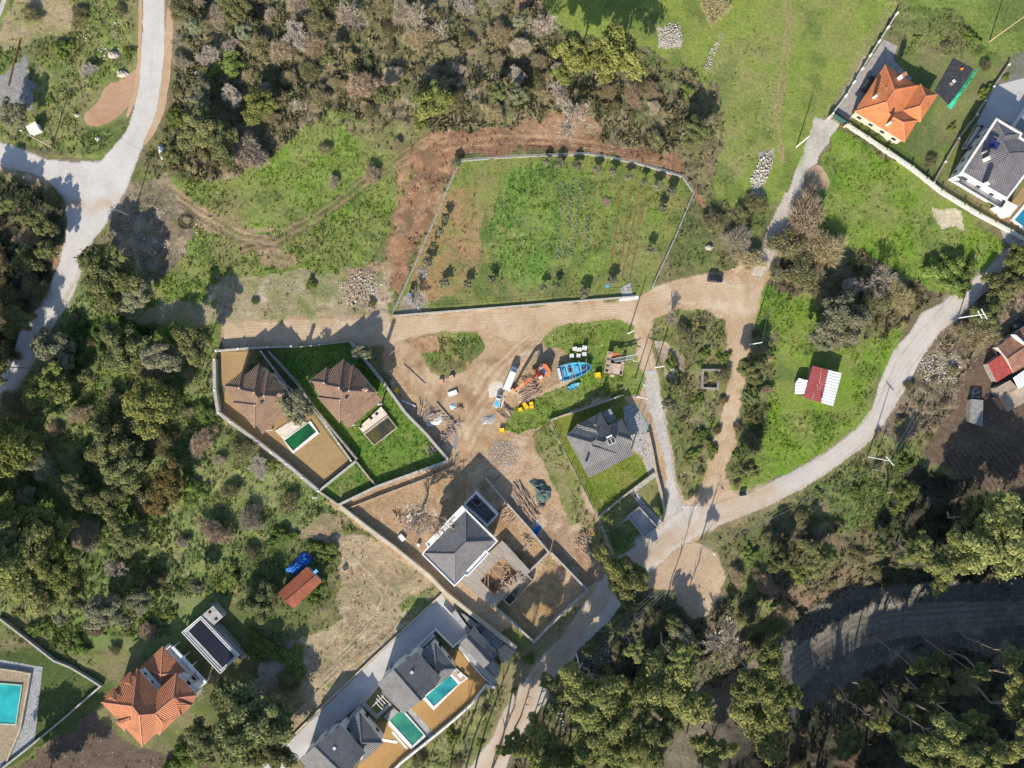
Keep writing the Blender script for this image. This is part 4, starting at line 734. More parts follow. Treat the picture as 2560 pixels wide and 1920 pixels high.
def twig_mesh(name, seed, col, levels=5, spread=0.55, fan=5, up=0.6, thick=0.02, tw=0.010, curl=0.25, n0=4):
    """a leafless branching crown in a unit sphere whose base is the origin"""
    r = np.random.default_rng(seed); V = []; Tn = []; col = np.asarray(col)
    cur = [(np.zeros(3), np.array([0, 0, 1.0]), 0.42, thick)]
    first = True
    for lv in range(levels):
        nxt = []
        for (p, d, L, w) in cur:
            kids = n0 if first else fan
            for _ in range(kids):
                v = d + r.normal(size=3) * (spread if not first else spread * 1.3); v[2] += up * 0.25; v /= np.linalg.norm(v)
                l = L * r.uniform(0.7, 1.25); q = p + v * l; mid = p + v * l * .5 + r.normal(size=3) * l * curl * .25
                side = np.cross(v, r.normal(size=3)); side /= np.linalg.norm(side); ww = max(w, tw * .6)
                s2 = np.cross(v, side)
                for sd in ((side, s2) if lv < 2 else (side,)):
                    V += [p - sd * ww, p + sd * ww, mid + sd * ww * .8, p - sd * ww, mid + sd * ww * .8, mid - sd * ww * .8]
                    V += [mid - sd * ww * .8, mid + sd * ww * .8, q]
                    Tn += [col * r.uniform(0.7, 1.25)] * 9
                t = r.uniform(0.25, 1.0)
                nxt.append((p + (q - p) * t, v, L * 0.76, w * 0.66))
        cur = nxt; first = False
        if len(cur) > 1500: cur = [cur[i] for i in r.choice(len(cur), 1500, replace=False)]
    V = np.array(V); rad = np.linalg.norm(V[:, :2], axis=1).max(); V /= rad * 0.9
    return nmesh(name, V, np.arange(len(V)).reshape(-1, 3), np.array(Tn))
def brush_mesh(name, seed, col, n=2600, leaf=None, flat=0.8, w=0.012, ln=0.34):
    """a dense thicket crown of crossing twigs"""
    r = np.random.default_rng(seed); nb = 20
    c = r.normal(size=(nb, 3)); c /= np.linalg.norm(c, axis=1, keepdims=True); c[:, 2] = np.abs(c[:, 2]); c *= r.uniform(0.2, 0.68, (nb, 1)) * np.array([1, 1, flat])
    k = r.integers(0, nb, n); o = c[k]; d = r.normal(size=(n, 3)) + (o * 1.2); d[:, 2] = np.abs(d[:, 2]) * .7; d /= np.linalg.norm(d, axis=1, keepdims=True)
    p = o + d * r.uniform(0.02, 0.26, (n, 1)); d2 = d + r.normal(size=(n, 3)) * .55; d2 /= np.linalg.norm(d2, axis=1, keepdims=True); q = p + d2 * ln * r.uniform(.3, 1.0, (n, 1))
    s = np.cross(d2, r.normal(size=(n, 3))); s /= np.linalg.norm(s, axis=1, keepdims=True)
    V = np.stack([p - s * w, p + s * w, q], 1).reshape(-1, 3); T_ = np.repeat(np.asarray(col)[None] * r.uniform(.65, 1.3, (n, 1)) * np.repeat(1.0, n)[:, None], 3, 0)
    if leaf is not None:
        V2, T2 = leaves_on(c, np.full(nb, 0.24), int(leaf[1]), 0.045, leaf[0], seed + 3); V = np.vstack([V, V2]); T_ = np.vstack([T_, T2])
    return nmesh(name, V, np.arange(len(V)).reshape(-1, 3), T_)
def trunk_mesh(name, seed, limbs=6, lean=0.12):
    """tapered, slightly crooked trunk with limbs; height 1, radius about 0.03"""
    r = random.Random(seed); mb = MB(); pts = [Vector((0, 0, -0.03))]
    for k in range(1, 6): pts.append(Vector((pts[-1].x + r.uniform(-lean, lean) * .25, pts[-1].y + r.uniform(-lean, lean) * .25, k / 5)))
    for k in range(5): mb.tube(pts[k], pts[k + 1], 0.030 * (1 - k * .16), 0.030 * (1 - (k + 1) * .16), 7, cap=False)
    for q in range(limbs):
        k = r.randint(2, 4); a = r.uniform(0, 6.28); b = pts[k] + (pts[k + 1 if k < 5 else 5] - pts[k]) * r.random()
        e = b + Vector((math.cos(a), math.sin(a), r.uniform(.3, 1.0))) * r.uniform(.12, .25); mb.tube(b, e, 0.012, 0.003, 5, cap=False)
    me = bpy.data.meshes.new(name); me.from_pydata(mb.v, [], mb.f)
    return me
Cpine, Hpine = (0.20, 0.225, 0.085), (0.42, 0.43, 0.16)
Coak, Hoak = (0.155, 0.17, 0.075), (0.31, 0.32, 0.135)
Coli, Holi = (0.235, 0.24, 0.145), (0.40, 0.40, 0.26)
Cbus, Hbus = (0.16, 0.215, 0.06), (0.29, 0.34, 0.10)
Cscr, Hscr = (0.23, 0.235, 0.105), (0.22, 0.20, 0.10)
Cyel, Hyel = (0.19, 0.21, 0.065), (0.32, 0.33, 0.11)
PROTO = {
    'pine': [crown_mesh("pine_crown", 11 + i, 60, 0.20, 330, 0.042, Cpine, Hpine, flat=0.5, hollow=0.12, lob=0.36) for i in range(4)],
    'oak': [crown_mesh("oak_crown", 31 + i, 50, 0.22, 300, 0.048, Coak, Hoak, flat=0.65, hollow=0.1, lob=0.34) for i in range(4)],
    'olive': [crown_mesh("olive_crown", 51 + i, 46, 0.21, 330, 0.040, Coli, Holi, flat=0.7, hollow=0.25, lob=0.15) for i in range(3)],
    'bush': [crown_mesh("bush_crown", 71 + i, 34, 0.24, 230, 0.062, Cbus, Hbus, flat=0.45, hollow=0.05, lob=0.42) for i in range(3)],
    'yellow': [crown_mesh("yellow_crown", 91 + i, 36, 0.26, 240, 0.055, Cyel, Hyel, flat=0.7, hollow=0.3, lob=0.2) for i in range(2)],
    'scrub': [brush_mesh("scrub_crown", 111 + i, (0.29, 0.24, 0.16), 2200, (Cscr, 150), w=0.010, flat=0.6) for i in range(4)],
    'brown': [brush_mesh("thicket_crown", 131 + i, [(0.38, 0.305, 0.205), (0.44, 0.375, 0.285), (0.39, 0.33, 0.19)][i], 5200, w=0.009, flat=0.7) for i in range(3)],
    'bare': [twig_mesh("bare_crown", 151 + i, (0.50, 0.43, 0.36), levels=6, fan=4, spread=0.42, n0=6, thick=0.020, tw=0.0135) for i in range(3)],
}
PROTO['sparse'] = [twig_mesh('bare_crown', 171 + i, (0.44, 0.375, 0.30), levels=6, fan=3, spread=0.34, n0=5, thick=0.024, tw=0.010, up=.4) for i in range(3)]
PROTO['autumn'] = [crown_mesh("autumn_crown", 191, 34, 0.24, 260, 0.048, (0.18, 0.145, 0.06), (0.30, 0.24, 0.09), flat=0.7, hollow=0.3)]
for k_, l_ in PROTO.items():
    for m_ in l_: m_.materials.append(M_twigv if k_ in ('bare', 'brown', 'sparse') else M_leaf)
TRUNKS = [trunk_mesh("trunk_shape", 200 + i, lean=[0.25, 0.5, 0.9][i]) for i in range(3)]
for m_ in TRUNKS: m_.materials.append(M_bark)
TM_pale = trunk_mesh("pale_trunk_shape", 210); TM_pale.materials.append(M_twig)
NAME = {'sparse': ('bare_tree', 'tree', 'thin wispy bare tree'), 'pine': ('pine_tree', 'pine', 'yellow-green pine'), 'oak': ('oak_tree', 'tree', 'dark green oak'), 'olive': ('olive_tree', 'olive tree', 'grey-green olive tree'),
        'bush': ('bush', 'bush', 'bright green bush'), 'yellow': ('broadleaf_tree', 'tree', 'yellowish green tree'), 'scrub': ('scrub_bush', 'bush', 'olive-brown scrub bush'),
        'brown': ('leafless_shrub', 'shrub', 'brown leafless shrub'), 'bare': ('bare_tree', 'tree', 'bare grey-branched tree'), 'autumn': ('broadleaf_tree', 'tree', 'golden-brown leafed tree')}
TREES = []   # (object, kind, px, py, area, radius)
def plant(px, py, rpx, kind, h=None, area='', label=None, crownz=None):
    """px,py: where the crown's middle shows in the photo; rpx: its radius there (photo pixels)"""
    r = random.Random(int(px * 31 + py * 17)); R_ = rpx * K
    if h is None: h = {'pine': 15, 'oak': 6.0, 'olive': 5.0, 'bush': 1.6, 'yellow': 8, 'scrub': 2.6, 'brown': 3.0, 'bare': 6, 'autumn': 6, 'sparse': 8}[kind]
    if kind in ('bush', 'scrub', 'brown'): h = min(h, R_ * 1.1)
    zc = h - R_ * 0.35
    if kind in ('bush', 'scrub', 'brown'): zc = R_ * 0.15
    zc = max(zc, 0.15)
    if kind in ('bare', 'sparse'): zc = h * 0.6
    z0 = 0.0
    for _ in range(6):
        p = P(px, py, z0 + zc); z0 = hz(p.x, p.y)
    base = Vector((p.x, p.y, z0 - 0.05))
    nm, cat, desc = NAME[kind]
    if kind in ('bush', 'scrub', 'brown'):
        o = bpy.data.objects.new(nm, r.choice(PROTO[kind])); COL.objects.link(o); o.location = (p.x, p.y, z0 + zc); ax = r.uniform(.78, 1.28); o.scale = (R_ * ax, R_ / ax, R_ * (0.75 if kind == 'bush' else .85)); o.rotation_euler = (0, 0, r.uniform(0, 6.28))
    else:
        o = empty(nm, base)
        t = bpy.data.objects.new("trunk", TM_pale if kind in ('bare', 'sparse') else r.choice(TRUNKS)); COL.objects.link(t); t.parent = o
        c = bpy.data.objects.new("crown", r.choice(PROTO[kind])); COL.objects.link(c); c.parent = o
        if kind in ('bare', 'sparse'):
            th = h * 0.28; t.scale = (th * 1.8 * (h / 8), th * 1.8 * (h / 8), th); c.location = (0, 0, th * .9)
            c.scale = (R_, R_, max(0.3, (h - th) / 2.1))
        else:
            th = max(zc, 0.8); t.scale = (min(th, 5 + R_), min(th, 5 + R_), th); c.location = (0, 0, zc); ax = r.uniform(.85, 1.18); c.scale = (R_ * ax, R_ / ax, R_ * (1.0 if h > R_ * 1.5 else .8))
        c.rotation_euler = (0, 0, r.uniform(0, 6.28))
    tag(o, label, cat)
    TREES.append([o, kind, px, py, area, rpx, bool(label)])
    return o
def oplant(x, y, r, *a, **k): return plant(x / 0.86406, y / 0.86406, r / 0.86406, *a, **k)
NOGO = SHEETS + [TT(O, [(500, 1270), (560, 1190), (700, 1110), (740, 1140), (640, 1220), (540, 1300)]), [(1085, 1180), (1470, 1180), (1480, 1480), (1330, 1620), (1280, 1720), (1000, 1560)], [(2130, 150), (2350, 150), (2350, 300), (2270, 370), (2130, 290)], [(2330, 150), (2450, 150), (2450, 280), (2330, 280)]]
def scatter(poly, spacing, kinds, area, rmin, rmax, seed, T=O, avoid=()):
    """kinds: list of (kind, weight); poisson-like filling of a thicket"""
    r = random.Random(seed); q = TT(T, poly); xs = [p[0] for p in q]; ys = [p[1] for p in q]; pts = []; miss = 0
    while miss < 260:
        x = r.uniform(min(xs), max(xs)); y = r.uniform(min(ys), max(ys))
        if not inpoly(np.array([x]), np.array([y]), q)[0] or any((x - a) ** 2 + (y - b) ** 2 < spacing ** 2 for a, b in pts): miss += 1; continue
        if any((x - t[2]) ** 2 + (y - t[3]) ** 2 < (t[5] * 0.75) ** 2 for t in TREES): miss += 1; continue
        if any(inpoly(np.array([x]), np.array([y]), q_)[0] for q_ in NOGO): miss += 1; continue
        miss = 0; pts.append((x, y)); kd = r.choices([k for k, _ in kinds], [w for _, w in kinds])[0]
        plant(x, y, (rmin * .75 + (rmax * 1.1 - rmin * .75) * r.random() ** 1.6) * {'bush': .8, 'scrub': .9, 'brown': 1.0}.get(kd, 1.0), kd, area=area)
# named single trees (centre in overview pixels, radius)
oplant(1435, 1478, 88, 'pine', 9.5, label='large round pine crown below the dirt turnaround, right of the rubbish-strewn verge')
oplant(1645, 1470, 62, 'pine', 21, area='P1'); oplant(1648, 1560, 66, 'pine', 20, area='P1'); oplant(1690, 1500, 40, 'pine', 18, area='P1')
oplant(1272, 1500, 60, 'pine', 19, area='P2'); oplant(1290, 1570, 58, 'pine', 18, area='P2'); oplant(1210, 1480, 38, 'oak', 8, area='P2'); oplant(1180, 1620, 55, 'pine', 12, area='P2')
oplant(1110, 1610, 30, 'pine', 10, area='P2'); oplant(1380, 1600, 52, 'pine', 14, area='P2'); oplant(1240, 1640, 50, 'pine', 12, area='P2'); oplant(1330, 1640, 45, 'pine', 12, area='P2'); oplant(1430, 1570, 36, 'oak', 10, area='P2')
oplant(1540, 1622, 40, 'pine', 14, label='small pine with a jagged crown beside the bottom of the shaded ravine'); oplant(1510, 1605, 22, 'pine', 12, area='P1')
oplant(2150, 1165, 78, 'pine', 18, label='broad yellow-green pine crown above the gravel track at the right edge'); oplant(2080, 1195, 50, 'pine', 16, area='P3'); oplant(2035, 1225, 42, 'pine', 15, area='P3'); oplant(2100, 1120, 40, 'oak', 12, area='P3'); oplant(1985, 1190, 34, 'pine', 12, area='P3')
oplant(1957, 1064, 26, 'yellow', 10, label='small bright yellow-green tree alone in the shaded scrub below the utility poles')
oplant(2045, 1600, 52, 'pine', 31, area='P4'); oplant(2120, 1640, 44, 'pine', 31, area='P4'); oplant(2010, 1650, 39, 'pine', 29, area='P4'); oplant(2100, 1570, 34, 'pine', 30, area='P4'); oplant(1960, 1545, 24, 'pine', 14, area='P4')
oplant(2235, 1580, 51, 'pine', 30, area='P4'); oplant(2200, 1500, 37, 'pine', 29, area='P4'); oplant(2010, 1500, 34, 'oak', 12, area='P4'); oplant(1870, 1500, 30, 'oak', 9, area='P4'); oplant(1830, 1600, 34, 'oak', 9, area='P4'); oplant(1960, 1610, 30, 'pine', 15, area='P4')
oplant(1345, 1245, 52, 'pine', 9, label='ragged pine crown overhanging the road junction above the long dirt road')
oplant(1560, 1385, 62, 'sparse', 12, label='large brown bare tree in the shade right of the round pine'); oplant(1475, 1385, 40, 'olive', 6, area='P5'); oplant(1420, 1340, 34, 'scrub', area='P5')
oplant(1230, 255, 62, 'sparse', 11, label='pale bare tree fanning out above the top wall of the vegetable garden')
oplant(905, 1110, 78, 'sparse', 15, label='tall leafless tree standing over the building site beside the white-framed roof')
oplant(642, 882, 42, 'olive', 9, label='olive tree leaning over the pool and roof of the brown-roofed villa')
oplant(1815, 690, 62, 'olive', 8, label='broad silvery olive tree in the green field above the red and white shed')
oplant(1775, 730, 32, 'olive', 6, area='F'); oplant(1905, 600, 48, 'sparse', 9, label='pale bare tree at the middle of the field scrub left of the grey road'); oplant(1845, 615, 32, 'bare', 7, area='F')
oplant(1215, 40, 0.1, 'bush', area='x')
oplant(1335, 110, 52, 'yellow', 14, label='tall feathery yellow-green tree on the meadow edge, left of the white stone heap'); oplant(1300, 130, 36, 'yellow', 13, area='M'); oplant(1238, 120, 38, 'yellow', 12, area='M'); oplant(1215, 165, 22, 'yellow', 7, area='M'); oplant(1385, 190, 26, 'scrub', area='M')
oplant(935, 225, 44, 'yellow', 6, label='pale green fallen-looking tree at the lower edge of the thicket'); oplant(560, 230, 38, 'yellow', 6, area='T'); oplant(540, 330, 52, 'brown', area='T'); oplant(750, 25, 52, 'sparse', 9, area='T'); oplant(905, 40, 40, 'sparse', 8, area='T')
oplant(430, 280, 46, 'oak', 7, area='T'); oplant(480, 310, 40, 'oak', 7, area='T'); oplant(400, 300, 30, 'olive', 5, area='T'); oplant(430, 220, 30, 'olive', 5, area='T')
oplant(1540, 15, 44, 'brown', label='tan round shrub on the bright meadow at the top edge')
oplant(235, 600, 60, 'oak', 9, label='large olive-green tree reaching over the pale road with its branches'); oplant(290, 640, 38, 'olive', 6, area='R'); oplant(205, 560, 30, 'oak', 8, area='R')
oplant(350, 770, 42, 'olive', 8, area='W'); oplant(420, 740, 40, 'oak', 9, area='W')
oplant(325, 878, 58, 'yellow', 9, label='large yellowish green round tree in the woods left of the brown-roofed villas')
oplant(25, 960, 58, 'yellow', 13, label='sunlit yellow-green tree cut by the left edge of the photo'); oplant(55, 1210, 74, 'pine', 13, label='wide sunlit tree crown above the paved pool terrace at the left'); oplant(130, 1225, 46, 'yellow', 11, area='W'); oplant(10, 1160, 42, 'oak', 12, area='W')
oplant(365, 1040, 44, 'autumn', 6, label='golden-brown leafed tree in the middle of the left woods'); oplant(340, 1090, 28, 'autumn', 4, area='W')
oplant(225, 1320, 46, 'olive', 7, label='silvery tree beside the shaded lawn corner above the red-tiled house')
oplant(545, 1555, 86, 'oak', 10, label='biggest dark green tree, right of the red-tiled house'); oplant(450, 1600, 48, 'oak', 8, area='B'); oplant(500, 1500, 40, 'oak', 8, area='B'); oplant(585, 1620, 44, 'oak', 8, area='B'); oplant(400, 1640, 34, 'bush', area='B')
oplant(30, 250, 36, 'olive', 6, label='grey-green tree at the left edge above the road fork'); oplant(190, 155, 28, 'bare', 4, area='L'); oplant(60, 20, 0.1, 'bush', area='x')
oplant(560, 1010, 30, 'bare', 3, area='W'); oplant(450, 900, 28, 'bush', area='W'); oplant(420, 1060, 30, 'bush', area='W')
oplant(1450, 690, 24, 'sparse', 6, label='small bare tree at the fork of the dirt tracks'); oplant(1640, 765, 26, 'brown', area='S'); oplant(2110, 720, 48, 'brown', area='E'); oplant(1740, 470, 60, 'brown', area='F'); oplant(1700, 530, 52, 'scrub', area='F'); oplant(1780, 540, 50, 'brown', area='F')
oplant(1725, 590, 50, 'scrub', area='F'); oplant(1680, 590, 30, 'scrub', area='F'); oplant(1880, 655, 52, 'scrub', area='F'); oplant(1940, 640, 40, 'brown', area='F'); oplant(2040, 590, 42, 'bush', area='F'); oplant(2080, 600, 30, 'bush', area='F'); oplant(1830, 650, 30, 'scrub', area='F')
oplant(2170, 620, 44, 'oak', 4, area='E'); oplant(2130, 680, 36, 'oak', 4, area='E'); oplant(2200, 560, 34, 'yellow', 4, area='E')
oplant(900, 640, 26, 'sparse', 5, label='small bare tree beside the pale hut in the corner of the walled garden'); oplant(1630, 440, 30, 'scrub', area='S'); oplant(1590, 520, 40, 'brown', area='S'); oplant(1540, 480, 34, 'scrub', area='S'); oplant(1620, 560, 34, 'brown', area='S'); oplant(1600, 470, 30, 'scrub', area='S')
oplant(630, 1420, 26, 'bush', area='C'); oplant(570, 1400, 36, 'bush', area='C'); oplant(640, 1440, 26, 'bush', area='C'); oplant(625, 1470, 34, 'scrub', area='C'); oplant(700, 1190, 26, 'bush', area='C'); oplant(675, 1280, 26, 'bush', area='C'); oplant(560, 1300, 40, 'oak', 5, area='C')
oplant(780, 760, 22, 'olive', 5, label='small pale tree in the shaded garden of the right-hand brown-roofed villa')
oplant(2075, 1030, 0.1, 'bush', area='x')
# thickets
scatter([(345, 0), (1130, -10), (1190, 50), (1215, 200), (1140, 250), (960, 240), (820, 210), (700, 220), (620, 250), (560, 260), (490, 330), (420, 370), (355, 330), (350, 150)], 49, [('brown', 40), ('scrub', 20), ('oak', 9), ('bare', 9), ('sparse', 12), ('olive', 8), ('bush', 6)], 'T', 26, 46, 1)
scatter([(1130, 150), (1300, 200), (1400, 190), (1500, 190), (1520, 290), (1440, 320), (1380, 300), (1300, 210), (1150, 220)], 44, [('brown', 40), ('scrub', 36), ('bush', 10), ('oak', 8)], 'M', 22, 40, 2)
scatter([(640, 330), (760, 230), (900, 260), (860, 360), (760, 400), (680, 400)], 84, [('scrub', 40), ('brown', 50), ('bush', 10)], 'N', 20, 34, 3)
scatter([(-20, 400), (120, 430), (135, 510), (90, 640), (20, 760), (-20, 790)], 48, [('oak', 60), ('scrub', 25), ('brown', 15)], 'L2', 34, 52, 4)
scatter([(-10, 870), (60, 830), (150, 720), (250, 730), (330, 780), (460, 760), (470, 900), (540, 970), (480, 1000), (400, 960), (300, 1000), (330, 1120), (300, 1240), (200, 1270), (0, 1280)], 76, [('oak', 27), ('olive', 20), ('scrub', 24), ('brown', 17), ('sparse', 4), ('yellow', 8)], 'W', 26, 60, 5)
scatter([(480, 960), (600, 1000), (680, 1080), (620, 1160), (520, 1240), (440, 1270), (330, 1340), (330, 1150), (380, 1110)], 78, [('scrub', 34), ('bush', 24), ('olive', 16), ('brown', 16), ('oak', 10)], 'W', 20, 44, 6)
scatter([(60, 1290), (300, 1290), (420, 1330), (300, 1400), (160, 1420), (60, 1370)], 60, [('bush', 30), ('brown', 30), ('scrub', 20), ('olive', 20)], 'W2', 26, 40, 7)
scatter([(160, 680), (330, 690), (330, 760), (240, 800), (130, 780)], 60, [('bush', 60), ('scrub', 40)], 'W', 18, 30, 8)
scatter([(0, 0), (290, 0), (280, 130), (160, 220), (100, 290), (20, 290), (90, 120)], 80, [('bush', 40), ('scrub', 40), ('oak', 10), ('brown', 10)], 'L', 16, 32, 9)
scatter([(1480, 720), (1530, 700), (1570, 760), (1570, 860), (1560, 960), (1530, 1060), (1490, 1080), (1470, 980), (1440, 880), (1430, 780)], 46, [('scrub', 45), ('bush', 35), ('brown', 15), ('olive', 5)], 'I', 18, 34, 10)
scatter([(1600, 740), (1660, 700), (1680, 760), (1650, 880), (1630, 1000), (1650, 1040), (1580, 1050), (1590, 900)], 44, [('scrub', 50), ('bush', 25), ('brown', 15), ('oak', 10)], 'S', 18, 34, 11)
scatter([(1960, 820), (2090, 790), (2110, 700), (2060, 860), (2010, 930), (1900, 930), (1880, 960), (1930, 880)], 50, [('brown', 60), ('scrub', 40)], 'E', 18, 30, 12)
scatter([(1640, 1130), (1760, 1060), (1890, 990), (1990, 980), (1960, 1100), (1900, 1180), (1780, 1150)], 60, [('bush', 35), ('scrub', 45), ('brown', 20)], 'V', 18, 32, 13)
scatter([(1570, 1180), (1700, 1150), (1880, 1190), (1990, 1140), (1990, 1230), (1880, 1270), (1720, 1300), (1640, 1400), (1600, 1300)], 54, [('brown', 40), ('scrub', 30), ('oak', 20), ('bush', 10)], 'V', 26, 42, 14)
scatter([(1190, 1430), (1350, 1270), (1470, 1330), (1440, 1390), (1350, 1420), (1300, 1460), (1180, 1480)], 52, [('oak', 40), ('scrub', 40), ('bush', 20)], 'P5', 22, 38, 15)
scatter([(1700, 1560), (1900, 1450), (2212, 1390), (2212, 1500), (1960, 1560), (1900, 1659), (1700, 1659)], 84, [('scrub', 40), ('brown', 50), ('oak', 10)], 'P4', 24, 44, 16)
scatter([(1080, 1440), (1150, 1380), (1180, 1400), (1080, 1580), (1000, 1659), (880, 1659), (1000, 1560)], 66, [('scrub', 60), ('bush', 40)], 'K', 14, 26, 17)
scatter([(1960, 30), (2080, 40), (2150, 100), (2200, 150), (2130, 240), (2090, 320), (2040, 380), (1980, 340), (2050, 240), (2020, 130), (1960, 90)], 60, [('bush', 35), ('scrub', 35), ('olive', 30)], 'G', 14, 26, 18)
scatter([(1860, 268), (1960, 310), (1930, 325), (1840, 280)], 22, [('bush', 100)], 'G', 9, 14, 19)
scatter([(450, 600), (840, 600), (840, 680), (480, 680)], 90, [('bush', 50), ('scrub', 50)], 'N', 8, 16, 20)
oplant(1372, 1405, 20, 'pine', 20, area='P5'); oplant(1468, 1425, 18, 'pine', 22, area='P5'); oplant(1500, 1400, 14, 'pine', 18, area='P5')
for (x, y, h_) in ((1000, 1735, 20), (1050, 1790, 22), (1115, 1740, 21), (1165, 1800, 23), (950, 1800, 20), (1210, 1725, 19), (1080, 1725, 26), (1020, 1765, 27), (1140, 1770, 28), (985, 1700, 24), (1195, 1760, 27)): oplant(x, y, 34, 'pine', h_, area='X')  # unseen pines below the frame, set to streak the road with shade
oplant(2115, 1450, 20, 'pine', 26, area='P4'); oplant(2190, 1420, 24, 'pine', 27, area='P4'); oplant(1985, 1440, 18, 'pine', 24, area='P4'); oplant(1900, 1560, 20, 'pine', 24, area='P4')
# unseen pines added beyond the frame to throw shade into it
for (x, y, r_, h_) in [(-60, 1250, 70, 17), (-110, 1100, 70, 18), (-80, 980, 60, 17), (60, 1740, 60, 12), (-60, 820, 60, 15), (-50, 700, 50, 15), (1700, 1740, 70, 17), (1820, 1760, 70, 19), (1950, 1760, 70, 22), (2080, 1770, 70, 24), (2230, 1740, 70, 24), (2330, 1560, 70, 22), (2330, 1400, 70, 20), (2300, 1250, 60, 18), (1540, 1760, 60, 16), (1400, 1750, 60, 14), (2330, 1100, 60, 14), (2400, 1660, 70, 22)]:
    oplant(x, y, r_, 'pine', h_, area='X')
# saplings in the walled garden
SAP = [(1180, 350), (1210, 352), (1245, 356), (1290, 366), (1325, 372), (1358, 382), (1390, 392), (1422, 402), (1450, 412), (985, 352), (962, 470), (950, 500), (935, 530), (925, 565), (960, 612), (1010, 615), (1062, 604), (1172, 622), (1202, 618), (1262, 632), (1322, 606), (1430, 450), (1405, 540)]
for i, (x, y) in enumerate(SAP): oplant(x, y, 9 + (i * 5) % 6, 'olive', 2.3, area='A')
for t_ in [t for t in TREES if t[4] == 'x']: bpy.data.objects.remove(t_[0]); TREES.remove(t_)
AREA = {'P1': ('beside the ravine below the junction', 'pines beside the ravine'), 'P2': ('left of the round pine', 'trees below the long dirt road'), 'P3': ('above the gravel track near the right edge', 'trees above the gravel track'),
        'P4': ('on the shaded lower slope', 'trees on the shaded slope'), 'P5': ('on the verge below the road junction', 'growth on the verge'), 'F': ('in the scrub of the right field', 'growth in the right field'),
        'M': ('on the meadow edge', 'growth on the meadow edge'), 'T': ('in the thicket at the top', 'growth in the top thicket'), 'R': ('under the tree by the pale road', 'growth by the pale road'),
        'W': ('in the woods left of the villas', 'growth in the left woods'), 'B': ('right of the red-tiled house', 'growth by the red-tiled house'), 'L': ('in the corner above the road fork', 'growth above the road fork'),
        'L2': ('below the road fork at the left edge', 'growth left of the pale road'), 'S': ('along the north-south dirt road', 'growth along the dirt road'), 'E': ('right of the curving grey road', 'growth right of the grey road'),
        'C': ('around the small orange-roofed shed', 'growth round the small shed'), 'N': ('on the left meadow', 'growth on the left meadow'), 'W2': ('above the shaded lawn corner', 'growth above the shaded lawn'),
        'I': ('on the island between the dirt tracks', 'growth on the track island'), 'V': ('on the bank below the grey road', 'growth on the bank'), 'K': ('on the bank below the twin villas', 'growth below the twin villas'),
        'G': ('in the orange-roofed house garden', 'garden growth by the orange roof'), 'X': ('unseen beyond the frame, set there for shade', 'unseen shade trees beyond the frame'), 'A': ('inside the walled garden', 'saplings in the walled garden')}
ORD = ['first', 'second', 'third', 'fourth', 'fifth', 'sixth', 'seventh', 'eighth', 'ninth', 'tenth'] + ['%dth' % i for i in range(11, 90)]
ORD[20] = '21st'; ORD[21] = '22nd'; ORD[22] = '23rd'; ORD[30] = '31st'; ORD[31] = '32nd'; ORD[32] = '33rd'
byk = {}
for t in TREES:
    if not t[6]: byk.setdefault((t[1], t[4]), []).append(t)
for (kd, ar), l in byk.items():
    l.sort(key=lambda t: t[2]); where, grp = AREA[ar]; ds = 'small grey-green sapling' if ar == 'A' else NAME[kd][2]
    for i, t in enumerate(l):
        if len(l) == 1: t[0]['label'] = f"only {ds} {where}"
        elif len(l) == 2: t[0]['label'] = f"{('left', 'right')[i]} one of two: {ds} {where}"
        else: t[0]['label'] = f"{ORD[i]} {ds} from the left {where}"
        if len(l) > 1: t[0]['group'] = grp
print("TREES", len(TREES))
# ---------------------------------------------------------------- houses
def solve_roof(T, V, F):
    """V: name -> (x, y, z, free?) in tile pixels; lifts free vertices until every face is flat"""
    px = {k: T(v[0], v[1]) for k, v in V.items()}; z = {k: float(v[2]) for k, v in V.items()}; free = {k for k, v in V.items() if len(v) > 3}
    for _ in range(160):
        pos = {k: P(*px[k], z[k]) for k in V}; acc = {k: [] for k in free}
        for f in F:
            if len(f) < 4: continue
            A = np.array([[pos[k].x, pos[k].y, 1] for k in f]); b = np.array([z[k] for k in f]); w = np.array([1.0 if k in free else 6.0 for k in f])
            c = np.linalg.lstsq(A * w[:, None], b * w, rcond=None)[0]; q = A @ c
            for k, v in zip(f, q):
                if k in free: acc[k].append(v)
        for k in free:
            if acc[k]: z[k] = 0.44 * z[k] + 0.5 * float(np.mean(acc[k])) + 0.06 * V[k][2]

    return {k: P(*px[k], z[k]) for k in V}
